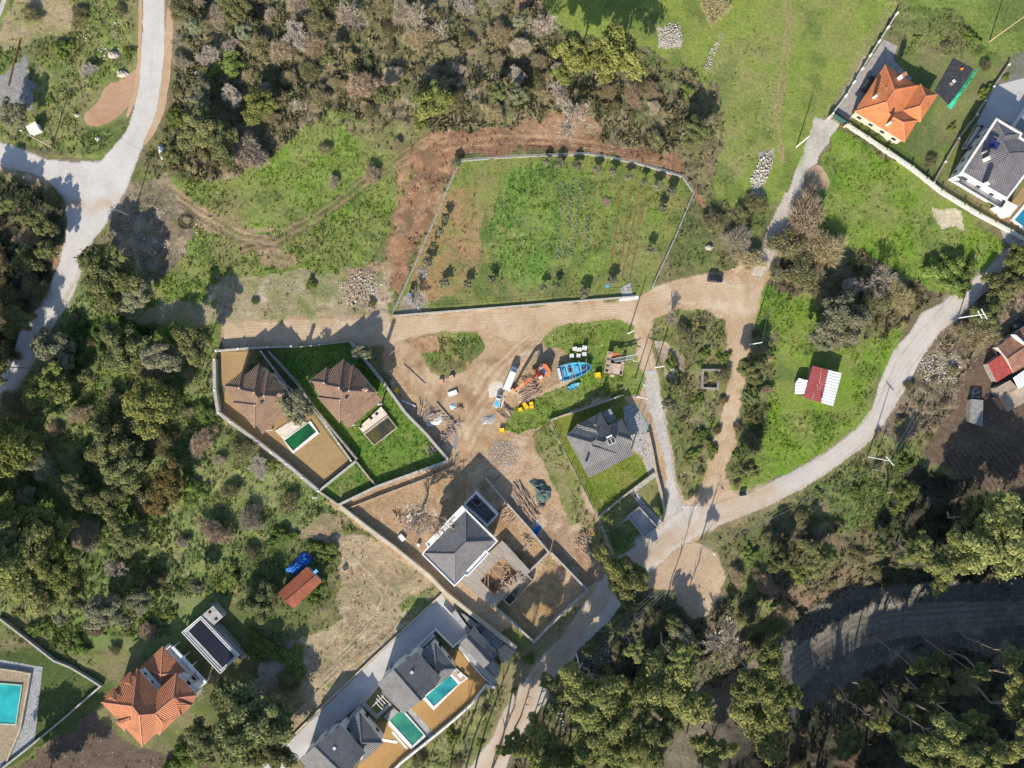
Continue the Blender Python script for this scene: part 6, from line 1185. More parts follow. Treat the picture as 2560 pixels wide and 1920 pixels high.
q = PP([(545, 305), (770, 120), (975, 345), (790, 520)], TJ, 3.0); mb = MB(); mb.poly([(a.x, a.y) for a in q], 0, 3.05); d_ = mb.build("deck_slab", M_conc, jr)
for x, y in ((700, 250), (830, 390)): 
    p = P(*TJ(x, y), 3.1); mb = MB(); mb.box((p.x, p.y, 3.08), (.78, .78, .06), .8); mb.build("hatch", M_dark, d_)
q = PP([(800, 530), (840, 510), (1390, 1110), (1330, 1165)], TJ, 2.2); mb = MB(); mb.poly([(a.x, a.y) for a in q], 0, 2.2); mb.build("side_wall", M_concd, jr)
q = PP([(700, 110), (785, 50), (950, 235), (975, 345)], TJ, 1.5); mb = MB(); mb.poly([(a.x, a.y) for a in q], 0, 1.5); mb.build("footing", M_concd, jr)
tag((lambda m: (m.box((P(*TJ(1420, 1165), 1.0).x, P(*TJ(1420, 1165), 1.0).y, 1.0), (2.2, 1.1, .12), .62), m.build("plywood_sheet", plain("pinkish_plywood", (.62, .42, .30)), None))[1])(MB()), "pinkish plywood sheet leaning at the corner of the raised dark pool", "board")

# twin villas along the driveway
def drive_villa(T, roofs, label, sky):
    root = root_at("villa", T, *roofs[0][0]['c0'][:2], label, "house", "dark-roofed villas along the driveway")
    for nm, (V, F, mats, out, e) in zip(("roof", "lower_roof"), roofs):
        o, pos = roof_part(root, nm, T, V, F, mats, cap=plain("grey_cap", (0.2, 0.185, 0.19)))
        walls_part(root, [pos[k] for k in out], .55, 0, e - .25, M_whiteworn)
    roofbit(root, "skylight", *T(*sky), 8.4, (.7, .8, .3), .8, M_white, (0, .2)); return root
TK = tile(920, 1590, 7.9)
V = dict(c0=(505, 672, 9.2), a=(960, 312, 7.0), b=(1445, 826, 7.0), c=(1038, 1290, 9.2), l=(180, 940, 7.0), l2=(290, 1080, 7.02), l3=(256, 1112, 7.0), m=(700, 1535, 7.0))
F = [['c0', 'a', 'b', 'c'], ['c0', 'c', 'm', 'l3', 'l2', 'l']]
V2 = dict(n=(1300, 105, 4.8), w=(1050, 340, 4.8), k=(1342, 672, 6.4, 1), e=(1738, 648, 4.8), s=(1292, 1058, 4.8), h=(1440, 826, 5.6, 1), c0=(1300, 105, 4.8))
F2 = [['n', 'e', 'k'], ['n', 'k', 'w'], ['k', 'e', 's', 'h']]
drive_villa(TK, [(V, F, R_mauve, ('l', 'c0', 'a', 'b', 'c', 'm'), 7.0), (V2, F2, R_mauve, ('n', 'e', 's', 'w'), 4.8)], "upper twin villa beside the turquoise pool with a wooden deck", (865, 720))
TL = tile(720, 1740, 6.144)
V = dict(c0=(408, 778, 9.2), a=(815, 455, 7.0), b=(1188, 870, 7.0), c=(880, 1240, 9.2), l=(175, 968, 7.0), l2=(262, 1075, 7.02), l3=(235, 1100, 7.0), m=(560, 1440, 7.0))
V2 = dict(n=(1085, 232, 4.8), w=(900, 465, 4.8), k=(1122, 722, 6.4, 1), e=(1465, 725, 4.8), s=(1105, 1055, 4.8), h=(1185, 872, 5.6, 1), c0=(1085, 232, 4.8))
drive_villa(TL, [(V, F, R_mauve, ('l', 'c0', 'a', 'b', 'c', 'm'), 7.0), (V2, F2, R_mauve, ('n', 'e', 's', 'w'), 4.8)], "lower twin villa cut by the bottom edge, beside the plain green pool", (712, 805))
# split-level building at the end of the driveway
TM = tile(1110, 1490, 6.635)
root = root_at("annex_building", TM, 600, 850, "low stepped building with a ribbed mauve roof at the top of the driveway", "house")
V = dict(a=(500, 525, 4.0), b=(890, 970, 4.0), c=(765, 1112, 5.2), d=(370, 690, 5.2), e=(262, 780, 4.0), f=(655, 1196, 4.0))
o, pos = roof_part(root, "roof", TM, V, [['a', 'b', 'c', 'd'], ['d', 'c', 'f', 'e']], R_mauve); walls_part(root, [pos[k] for k in ('a', 'b', 'f', 'e')], .4, 0, 3.8, M_conc)
for pts, z, mt, nm in (([(700, 1170), (810, 1075), (935, 1215), (885, 1365)], 2.6, M_concd, "flat_roof"), ([(225, 790), (262, 800), (880, 1370), (830, 1490), (270, 900)], 1.3, M_conc, "terrace_wall"), ([(420, 590), (500, 510), (545, 560), (470, 640)], 2.6, M_conctan, "stair_block"),
                       ([(115, 300), (190, 240), (430, 560), (400, 620)], 2.2, M_conc, "ramp_wall"), ([(260, 290), (330, 300), (540, 470), (620, 460), (560, 520), (430, 500)], 1.8, M_concd, "planter"), ([(880, 900), (1010, 800), (1200, 930), (1000, 1140), (930, 1060)], 1.0, M_conctan, "terrace_slab")):
    q = PP(pts, TM, z); mb = MB(); mb.poly([(a.x, a.y) for a in q], -.1, z); mb.build(nm, mt, root)
q = PP([(540, 520), (650, 450), (1000, 780), (870, 900)], TM, .3); mb = MB(); mb.poly([(a.x, a.y) for a in q], 0, .12); mb.build("paved_yard", M_paver, root)

# old farm buildings at the right edge
TN = tile(2440, 800, 6.91)
root = root_at("farmhouse", TN, 700, 500, "old farmhouse with mottled orange and black tiles, cut by the right edge", "house")
V = dict(a=(370, 465, 3), b=(640, 252, 3), g=(1000, -20, 3), r0=(540, 672, 4.4), r1=(830, 480, 4.4), r2=(1200, 230, 4.4), d=(640, 915, 3), f=(830, 845, 3), h=(1300, 500, 3))
o, pos = roof_part(root, "roof", TN, V, [['a', 'b', 'g', 'r2', 'r1', 'r0'], ['r0', 'r1', 'r2', 'h', 'f', 'd']], R_oldred); walls_part(root, [pos[k] for k in ('a', 'g', 'h', 'd')], .3, 0, 2.9, M_cream)
q = PP([(655, 250), (700, 260), (850, 400), (850, 440)], TN, 4.6); mb = MB(); mb.poly([(a.x, a.y) for a in q], 3.3, 4.6); mb.build("firewall", M_white, root)
root = root_at("red_roof_shed", TN, 430, 850, "lean-to with a plain dark red roof, left of the old farmhouse", "shed")
V = dict(a=(200, 762, 2.3), b=(430, 600, 2.6), c=(640, 905, 2.6), d=(350, 1080, 2.3)); o, pos = roof_part(root, "roof", TN, V, [list('abcd')], plain("dark_red_sheet", (.36, .07, .06), var=.3, col2=(.24, .05, .05)), .06); walls_part(root, [pos[k] for k in 'abcd'], .2, 0, 2.2, M_drystone, wins=False)
root = root_at("barn", TN, 600, 1300, "barn with a tan corrugated roof below the dark red lean-to", "barn")
V = dict(a=(350, 1170, 3), b=(590, 1038, 3.5), c=(720, 1172, 3.5), c2=(1050, 1000, 3.5), d=(1080, 1290, 2.7), e=(545, 1592, 2.7), f=(410, 1340, 3)); o, pos = roof_part(root, "roof", TN, V, [['a', 'b', 'c', 'f'], ['f', 'c', 'c2', 'd', 'e']], R_tan, .06); walls_part(root, [pos[k] for k in ('a', 'b', 'c', 'c2', 'd', 'e', 'f')], .3, 0, 2.5, M_drystone, wins=False)
V = dict(a=(640, 1000, 3.7), b=(900, 820, 3.7), c=(900, 1110, 3.62), d=(732, 1190, 3.62)); roof_part(root, "metal_roof", TN, V, [list('abcd')], R_metwhite, .05)
root = root_at("orange_roof_hut", TN, 420, 1450, "small hut with a torn orange roof against the tan barn", "shed")
V = dict(a=(300, 1340, 1.6), b=(405, 1350, 2.2), c=(520, 1575, 2.2), d=(430, 1500, 1.6)); o, pos = roof_part(root, "roof", TN, V, [list('abcd')], R_orange, .05); walls_part(root, [pos[k] for k in 'abcd'], .1, 0, 1.5, M_drystone, wins=False)
T = t12
root = root_at("stone_hut", T, 1810, 200, "ruined hut with a grey slab roof between bare trees, left of the barn", "hut")
V = dict(a=(1755, 130, 2.2), b=(1860, 140, 2.2), c=(1855, 370, 2.2), d=(1745, 330, 2.2)); o, pos = roof_part(root, "roof", T, V, [list('abcd')], M_concd, .1); walls_part(root, [pos[k] for k in 'abcd'], .2, 0, 2.0, M_drystone, wins=False)
# ---------------------------------------------------------------- walls and fences
S0 = tile(0, 0, 1)
def wall_thing(name, label, pts, w, h, mat, T=S0, cat="wall", closed=False, cap=None, posts=None, posth=None, postmat=None, postw=0.3, rails=None, group=None, pn="wall", z0=-0.4):
    q = [P(*T(*p), h if p else 0) for p in pts]; q = [(a.x, a.y) for a in q]
    c = Vector((sum(a[0] for a in q) / len(q), sum(a[1] for a in q) / len(q), 0)); root = empty(name, c, label, cat, group)
    wall_mb(q, w, z0, h, closed).build(pn, mat, root)
    if cap: wall_mb(q, w + .12, h, h + .07, closed).build("coping", cap, root)
    if posts:
        ph = posth or h + .6; segs = list(zip(q[:-1], q[1:])) + ([(q[-1], q[0])] if closed else [])
        for k, (a, b) in enumerate(segs):
            a = Vector(a); b = Vector(b); L = (b - a).length; n = max(1, round(L / posts))
            for i in range(n + (1 if k == len(segs) - 1 and not closed else 0)):
                p = a + (b - a) * (i / n); mb = MB(); mb.box((p.x, p.y, (ph - .05) / 2), (postw, postw, ph + .05), math.atan2((b - a).y, (b - a).x)); mb.build("post", postmat or mat, root)
    if rails:
        zs, rm, rw = rails; mb = MB()
        for z in zs: wall_mb(q, rw, z, z + rw, closed, mb)
        mb.build("rail", rm, root)
    return root
M_net = plain("grey_wire_net", (0.45, 0.46, 0.47), rough=.5, metal=.3)
wall_thing("garden_wall", "pale concrete kerb wall with wire posts around the large walled vegetable garden", [(848, 682), (1100, 662), (1372, 640)], 0.42, 0.6, M_capst, T=O, posts=4.0, posth=1.7, postmat=M_steel, postw=.07, rails=((1.2, 1.68), M_net, .03))
wall_thing("garden_fence", "grey wire fence on a kerb along the top and both sides of the vegetable garden", [(849, 676), (905, 553), (993, 348), (1120, 339), (1270, 333), (1372, 352), (1475, 382), (1498, 416), (1455, 520), (1405, 628)], 0.24, 0.25, M_capst, T=O, cat="fence", posts=3.2, posth=1.8, postmat=M_steel, postw=.08, rails=((0.7, 1.1, 1.45, 1.75), M_net, .035), pn="kerb")
q = PP([(1340, 622), (1362, 610), (1368, 640), (1345, 645)], O, .1); mb = MB(); mb.poly([(a.x, a.y) for a in q], 0, .12); tag(mb.build("concrete_slab", M_conc), "grey concrete slab inside the lower gate of the walled garden", "slab")
q = PP([(925, 925), (1095, 895), (1090, 925), (930, 945)], t7, .1); mb = MB(); mb.poly([(a.x, a.y) for a in q], 0, .1); tag(mb.build("gate_threshold", M_white), "white concrete threshold between the walled garden and the dirt road", "threshold")
wall_thing("retaining_wall", "stepped grey block wall along the left and lower-left side of the brown-roofed villas", [(535, 899), (536, 975), (545, 1032), (575, 1055), (640, 1102), (715, 1160), (796, 1228)], 0.9, 1.6, M_capst, posts=6, posth=1.75, postw=.45, postmat=M_white)
wall_thing("boundary_wall", "white-capped wall along the top of the brown-roofed villas", [(540, 877), (595, 872), (668, 868), (727, 866)], 0.5, 1.8, M_capst, posts=6, posth=2.1, postw=.5, postmat=M_white)
wall_thing("boundary_wall", "thin low wall above the shaded lawn of the right-hand villa", [(727, 869), (790, 863), (873, 853)], 0.28, 1.0, M_conctan)
wall_thing("dividing_wall", "grey wall between the twin villas, nearer the olive tree", [(652, 879), (712, 962), (785, 1022), (877, 1152)], 0.45, 1.5, M_capst, posts=6, posth=1.6, postw=.4, postmat=M_white)
wall_thing("dividing_wall", "rough stone wall between the twin villas, nearer the smaller pool", [(669, 876), (743, 960), (780, 1014), (892, 1149)], 0.55, 1.5, M_drystone)
wall_thing("boundary_wall", "tan capped wall on the right of the green villa plot, beside the yard", [(875, 854), (961, 960), (1013, 1032), (1065, 1085), (1120, 1150)], 0.6, 1.8, M_conctan, cap=M_capst)
wall_thing("boundary_wall", "stone wall along the bottom of the green villa plot above the site trench", [(1120, 1152), (1030, 1185), (941, 1217), (847, 1262)], 0.6, 1.5, M_conctan, cap=M_capst)
wall_thing("dividing_wall", "low capped wall at the bottom of the brown lawn", [(890, 1153), (798, 1227)], 0.55, 1.3, M_drystone, cap=M_capst)
wall_thing("dividing_wall", "short concrete wall across the green plot below the brown lawn", [(892, 1156), (915, 1185), (941, 1216)], 0.35, 0.9, M_conctan)
wall_thing("boundary_wall", "short earth-topped wall closing the lower-left green triangle", [(797, 1229), (820, 1245), (846, 1263)], 0.5, 1.0, M_conctan)
wall_thing("trench_wall", "narrow concrete wall edge running below the stone wall across the site", [(1135, 1165), (1042, 1206), (950, 1240), (871, 1271)], 0.28, 0.8, M_conctan)
wall_thing("boundary_wall", "long cream retaining wall on the lower-left side of the building site", [(849, 1266), (915, 1318), (979, 1365), (1071, 1440), (1112, 1482), (1207, 1558), (1290, 1622)], 1.0, 1.5, M_cream)
wall_thing("site_wall", "white-topped concrete wall between the site and the timber heaps", [(1213, 1194), (1268, 1260), (1320, 1318), (1372, 1381), (1320, 1432)], 0.45, 1.6, M_capst)
wall_thing("site_wall", "concrete wall around the ochre earth plot beside the long dirt road", [(1378, 1382), (1436, 1442), (1470, 1478), (1400, 1540), (1335, 1606), (1290, 1565), (1242, 1522)], 0.5, 1.8, M_capst)
wall_thing("mesh_fence", "tall green mesh fence on the left of the triangular lawn", [(1374, 1053), (1440, 1185), (1494, 1293), (1543, 1397)], 0.10, 0.12, M_capst, cat="fence", posts=2.6, posth=1.7, postmat=M_green_steel, postw=.09, rails=((.5, .9, 1.3, 1.62), M_green_steel, .04), pn="kerb")
wall_thing("boundary_wall", "tan stone wall above the triangular lawn, below the yellow crates", [(1374, 1051), (1465, 1020), (1558, 988)], 0.42, 1.1, M_conctan)
wall_thing("mesh_fence", "short green mesh fence beside the crushed-stone ramp", [(1587, 1003), (1605, 1040), (1621, 1077)], 0.10, 0.12, M_capst, cat="fence", posts=2.4, posth=1.7, postmat=M_green_steel, postw=.09, rails=((.5, .9, 1.3, 1.62), M_green_steel, .04), pn="kerb")
wall_thing("boundary_wall", "tan stone wall between the garden path and the crushed-stone ramp", [(1621, 1081), (1632, 1130), (1640, 1177), (1652, 1225), (1663, 1278), (1656, 1305)], 0.5, 1.3, M_conctan)
wall_thing("boundary_wall", "low stone wall along the bottom of the triangular lawn", [(1636, 1183), (1600, 1210), (1561, 1240), (1497, 1293)], 0.45, 1.0, M_conctan)
root = empty("concrete_platform", P(1605, 1305), "bare concrete platform beside the road below the triangular lawn", "platform")
q = PP([(1598, 1268), (1642, 1317), (1610, 1343), (1570, 1291)], S0, 1.0); mb = MB(); mb.poly([(a.x, a.y) for a in q], -.2, .7); mb.build("slab", M_conc, root)
wall_mb([(a.x, a.y) for a in q], .3, -.1, 1.5, closed=True).build("side_wall", M_capst, root)
for i in range(6): mb = MB(); p = P(1556 + i * 3.4, 1303 - i * 2.2, .4); mb.box((p.x, p.y, .2 + i * .1), (.32, 1.5, .4 + .1 * i), math.radians(-35)); mb.build("step", M_conc, root)
wall_thing("courtyard_wall", "white wall with pink-topped piers between the meadow and the orange-roofed house", [(2241, 35), (2175, 139), (2114, 240), (2080, 286)], 0.3, 0.8, M_capst, posts=5.2, posth=1.7, postmat=M_white, postw=.5, rails=((1.1, 1.5), M_white, .05))
root = empty("sliding_gate", P(2100, 297), "dark green sliding gate at the top of the crushed-stone lane", "gate"); mb = MB(); mb.beam(P(2085, 288, .9), P(2118, 309, .9), .14, 1.6); mb.build("panel", plain("dark_green_paint", (.03, .10, .09)), root)
for x, y in ((2079, 289), (2119, 311)): p = P(x, y, 1.9); mb = MB(); mb.box((p.x, p.y, .95), (.6, .6, 1.9), .6); mb.build("pier", plain("pinkish_pier", (.62, .46, .38)), root)
wall_thing("boundary_wall", "long white garden wall between the orange-roofed house and the bright green field", [(2121, 312), (2170, 344), (2218, 376), (2280, 418), (2355, 478), (2412, 513), (2450, 536), (2528, 577), (2575, 604)], 0.95, 0.9, plain("bleached_render", (.66, .60, .53), var=.25), posts=6.2, posth=1.7, postmat=M_conctan, postw=.45, rails=((1.25, 1.55), M_green_steel, .05))
wall_thing("timber_fence", "brown timber fence between the orange-roofed house and the white house", [(2522, 162), (2484, 217), (2442, 288), (2397, 347), (2363, 405), (2334, 457)], 0.3, 0.9, M_conctan, cat="fence", posts=5.5, posth=1.4, postmat=M_white, postw=.4, rails=((1.1,), M_wood, .06))
wall_thing("driveway_wall", "low cream wall along the upper-left side of the bluish driveway", [(60, 1640), (300, 1400), (530, 1170), (760, 950), (1000, 720), (1240, 500), (1430, 320), (1612, 152)], 0.35, 0.7, M_cream, T=t14)
wall_thing("garden_wall", "curved white wall with a railing below the two brown lawns of the twin villas", [(2060, 965), (1985, 950), (1860, 1115), (1720, 1240), (1545, 1385), (1400, 1500), (1250, 1620), (1130, 1740)], 0.55, 1.2, M_white, T=t14, posts=3.5, posth=2.0, postmat=M_steel, postw=.08, rails=((1.6, 1.95), M_steel, .04))
wall_thing("lawn_wall", "white stone edging wall between the brown lawn and the stepped mauve-roofed building", [(1750, 610), (1830, 720), (1960, 870), (2060, 960)], 0.35, 0.8, M_white, T=t14)
wall_thing("court_wall", "thin white parapet around the driveway corner beside the upper twin villa", [(1400, 610), (1550, 465), (1700, 617), (1845, 490), (1690, 335), (1620, 260)], 0.25, 1.0, M_white, T=t14)
wall_thing("court_wall", "grey stepped parapet in front of the lower twin villa", [(710, 1252), (900, 1085), (1040, 1222), (1162, 1105)], 0.8, 0.9, M_conc, T=t14)
wall_thing("terrace_wall", "pale wall running from the left edge to the corner below the shaded lawn", [(-30, 1700), (200, 1520), (480, 1290), (865, 955), (790, 905), (600, 790), (460, 735), (200, 530), (-20, 360)], 0.45, 1.1, M_capst, T=t13)
wall_thing("pool_terrace_wall", "tan wall between the stone paving and the pool soil at the left edge", [(-40, 800), (120, 822), (258, 848), (170, 1330), (55, 1600)], 0.45, 0.8, M_conctan, T=t13)
wall_thing("stone_ruin", "rectangular ruin of dry-stone walls on the island between the dirt tracks", [(1757, 925), (1799, 925), (1795, 972), (1756, 970)], 0.6, 1.0, M_drystone, closed=True)

# ---------------------------------------------------------------- pools
w1 = watermat("green_water", (0.012, 0.115, 0.030), (0.010, 0.045, 0.03)); w2 = watermat("olive_water", (0.095, 0.085, 0.025), (0.03, 0.035, 0.03)); w3 = watermat("turquoise_water", (0.035, 0.30, 0.30), (0.01, 0.13, 0.16)); w4 = watermat("sea_green_water", (0.055, 0.27, 0.17), (0.02, 0.15, 0.13))
w5 = watermat("bright_turquoise_water", (0.03, 0.42, 0.42), (0.02, 0.28, 0.30))
pa = ringpool("swimming_pool", "deep green swimming pool in the tan lawn of the left twin villa", t10, [(235, 480), (470, 318), (545, 425), (318, 602)], [(245, 487), (452, 335), (520, 412), (320, 578)], 0.35, M_white, w1)
q = PP([(165, 405), (330, 300), (440, 330), (235, 478)], t10, .3); mb = MB(); mb.poly([(a.x, a.y) for a in q], 0, .3); mb.build("terrace", plain("pale_terrace", (0.62, 0.56, 0.47)), pa)
pb = ringpool("swimming_pool", "olive-dark half-shaded pool with a pale deck beside the right twin villa", t10, [(925, 428), (1135, 268), (1222, 380), (1020, 535)], [(945, 435), (1138, 288), (1210, 375), (1022, 525)], 0.6, M_conctan, w2)
q = PP([(888, 375), (1080, 196), (1135, 262), (925, 420)], t10, .62); mb = MB(); mb.poly([(a.x, a.y) for a in q], 0, .66); d_ = mb.build("deck_slab", plain("pale_deck", (.66, .58, .48), var=.15), pb)
for x, y in ((1043, 257), (994, 294), (903, 366)): p = P(*t10(x, y), .7); mb = MB(); mb.box((p.x, p.y, .68), (.78, .78, .06), .75); mb.build("hatch", M_dark, d_)
pk = ringpool("swimming_pool", "turquoise pool with a wooden deck beside the upper twin villa", TK, [(1085, 1242), (1640, 760), (1830, 935), (1298, 1470)], [(1118, 1182), (1622, 782), (1782, 955), (1300, 1392)], 0.4, M_white, w3)
q = PP([(1642, 758), (1740, 640), (1975, 832), (1835, 940)], TK, .4); mb = MB(); mb.poly([(a.x, a.y) for a in q], 0, .42); mb.build("deck_edge", M_white, pk)
q = PP([(1655, 755), (1745, 665), (1935, 835), (1830, 922)], TK, .45); mb = MB(); mb.poly([(a.x, a.y) for a in q], .4, .46); d_ = mb.build("deck", M_deck, pk)
q = PP([(1765, 762), (1830, 705), (1890, 770), (1825, 830)], TK, .7); mb = MB(); mb.poly([(a.x, a.y) for a in q], .46, .75); tag(mb.build("sunbed", M_white), "white square sunbed on the wooden deck of the turquoise pool", "sunbed")
pl = ringpool("swimming_pool", "plain sea-green pool between the twin villas along the driveway", TL, [(1540, 395), (1730, 232), (1810, 262), (2120, 620), (1898, 822), (1545, 450)], [(1562, 372), (1722, 238), (1788, 270), (2085, 598), (1908, 762), (1580, 400)], 0.4, M_white, w4)
q = PP([(1465, 325), (1610, 175), (1700, 245), (1540, 385)], TL, .3); mb = MB(); mb.poly([(a.x, a.y) for a in q], 0, .3); mb.build("terrace", M_conc, pl)
po = ringpool("swimming_pool", "bright turquoise pool cut by the left edge, inside the stone terrace", t13, [(-160, 920), (10, 925), (192, 940), (140, 1290), (-160, 1280)], [(-150, 940), (10, 935), (183, 950), (132, 1278), (-150, 1268)], 0.4, plain("green_tile_coping", (.35, .5, .38)), w5)
pf = ringpool("swimming_pool", "blue pool cut by the right edge beside the white house", t8, [(2100, 240), (2300, 0), (2420, 100), (2212, 330)], [(2130, 240), (2300, 40), (2390, 110), (2212, 300)], 0.4, M_white, watermat("blue_water", (0.02, 0.24, 0.34), (0.02, 0.18, 0.28)))

# ---------------------------------------------------------------- poles, lamps and cables
TOPS = {}
def pole(px, py, h, label, kind='plain', mat=None, key=None, cross=math.radians(30)):
    g = G(px, py); root = empty("utility_pole" if kind != 'lamp' else "street_lamp", g, label, "utility pole" if kind != 'lamp' else "street lamp", None)
    mb = MB(); mb.tube((g.x, g.y, g.z - .3), (g.x, g.y, g.z + h), .19, .11, 8); mb.build("pole", mat or M_polew, root)
    top = Vector((g.x, g.y, g.z + h)); TOPS[key or label] = top
    if kind in ('T', 'TT'):
        for k, dz in enumerate((-.3,) if kind == 'T' else (-.3, -2.0)):
            d = Vector((math.cos(cross), math.sin(cross), 0)); L_ = 1.5 - .4 * k; mb = MB(); mb.beam(top + d * L_ + Vector((0, 0, dz)), top - d * L_ + Vector((0, 0, dz)), .16, .14); a = mb.build("crossarm", mat or M_polew, root)
            for s in (-1, -.4, .4, 1): i_ = top + d * L_ * s + Vector((0, 0, dz)); mb = MB(); mb.tube(i_, i_ + Vector((0, 0, .35)), .09, .06, 6); mb.build("insulator", M_whiteworn, a)
    if kind == 'lamp' or kind == 'arm':
        d = Vector((math.cos(cross), math.sin(cross), 0)); mb = MB(); mb.tube(top, top + d * 1.6 + Vector((0, 0, .25)), .05, .04, 6); a = mb.build("lamp_arm", M_steel, root); mb = MB(); mb.box(top + d * 1.9 + Vector((0, 0, .24)), (.7, .3, .16), cross); mb.build("lamp_head", M_whiteworn, a)
    return root
pole(1991, 367, 8.5, "white pole beside the crushed-stone lane, left of the orange-roofed house", key='a')
pole(2394, 795, 11, "tall white pole with double crossarm where its shadow crosses the curving grey road", 'TT', key='b', cross=math.radians(-60))
pole(2169, 1141, 11.5, "white pole with a wide crossarm below the curving grey road", 'T', key='c', cross=math.radians(-50))
pole(2182, 1172, 7, "thin grey pole standing just below the wide-crossarm pole", 'plain', M_steel, key='d')
pole(1874, 861, 9.5, "plain white pole on the right side of the north-south dirt road", key='e')
pole(1639, 918, 10.5, "plain white pole on the island between the dirt tracks", key='f')
pole(1571, 833, 9, "white pole at the top of the track island beside the machine yard", key='g')
pole(1590, 993, 9.5, "white pole with a crossarm above the grey-roofed house", 'T', key='h', cross=math.radians(-15))
pole(1752, 1350, 9, "grey lamp pole on the tan turnaround below the junction", 'lamp', M_steel, key='i', cross=math.radians(-60))
pole(1441, 1635, 9.5, "white pole with crossarm beside the long dirt road and rubbish verge", 'T', key='j', cross=math.radians(60))
pole(331, 542, 10, "grey pole with crossarm leaning over the junction of pale roads", 'T', M_steel, key='k', cross=math.radians(45))
pole(130, 368, 9.5, "pole rising beside the white bin hut above the road fork", 'lamp', plain("cream_pole", (.6, .55, .42)), key='l', cross=math.radians(150))
pole(72, 920, 7, "street lamp over the pale road near the left edge", 'lamp', M_steel, key='m', cross=math.radians(100))
pole(2473, 104, 13, "tall brown wooden pole in the meadow at the top right corner", 'plain', M_wood, key='n')
pole(1587, 948, 8, "thin lamp pole on the machine yard's right edge", 'lamp', M_steel, key='o', cross=math.radians(-60))
def cable(a, b, off, label, sag=1.2):
    a = TOPS[a] if isinstance(a, str) else a; b = TOPS[b] if isinstance(b, str) else b
    d = (b - a).normalized(); s = Vector((-d.y, d.x, 0)) * off; mb = MB(); pv = None
    for i in range(17):
        t = i / 16; p = a.lerp(b, t) + s - Vector((0, 0, .1 + sag * 4 * t * (1 - t)))
        if pv is not None: mb.tube(pv, p, .022, n=4, cap=False)
        pv = p
    tag(mb.build("power_cable", M_steel), label, "cable")
south = Vector((P(1230, 1960, 9).x, P(1230, 1960, 9).y, 9))
for k, o_ in enumerate((-1.2, -.5, .5, 1.2)):
    nm = ('leftmost', 'second', 'third', 'rightmost')[k]
    cable('j', 'i', o_, f"{nm} of four thin cables from the rubbish-verge pole to the turnaround lamp pole"); cable(south, 'j', o_, f"{nm} of four thin cables running off the bottom edge from the rubbish-verge pole")
for k, o_ in enumerate((-.5, .5)): cable('i', 'c', o_, f"{('upper', 'lower')[k]} of two cables from the turnaround lamp pole to the wide-crossarm pole"); cable('c', 'b', o_, f"{('left', 'right')[k]} of two cables between the two white crossarm poles"); cable('h', Vector((P(1717, 1262, 5).x, P(1717, 1262, 5).y, 5)), o_, f"{('left', 'right')[k]} of two pale cables running down beside the crushed-stone ramp", .4)
cable('k', 'l', 0, "thin cable crossing the fork of the pale roads"); cable('a', 'e', 0, "thin cable above the crushed-stone lane and the dirt road")

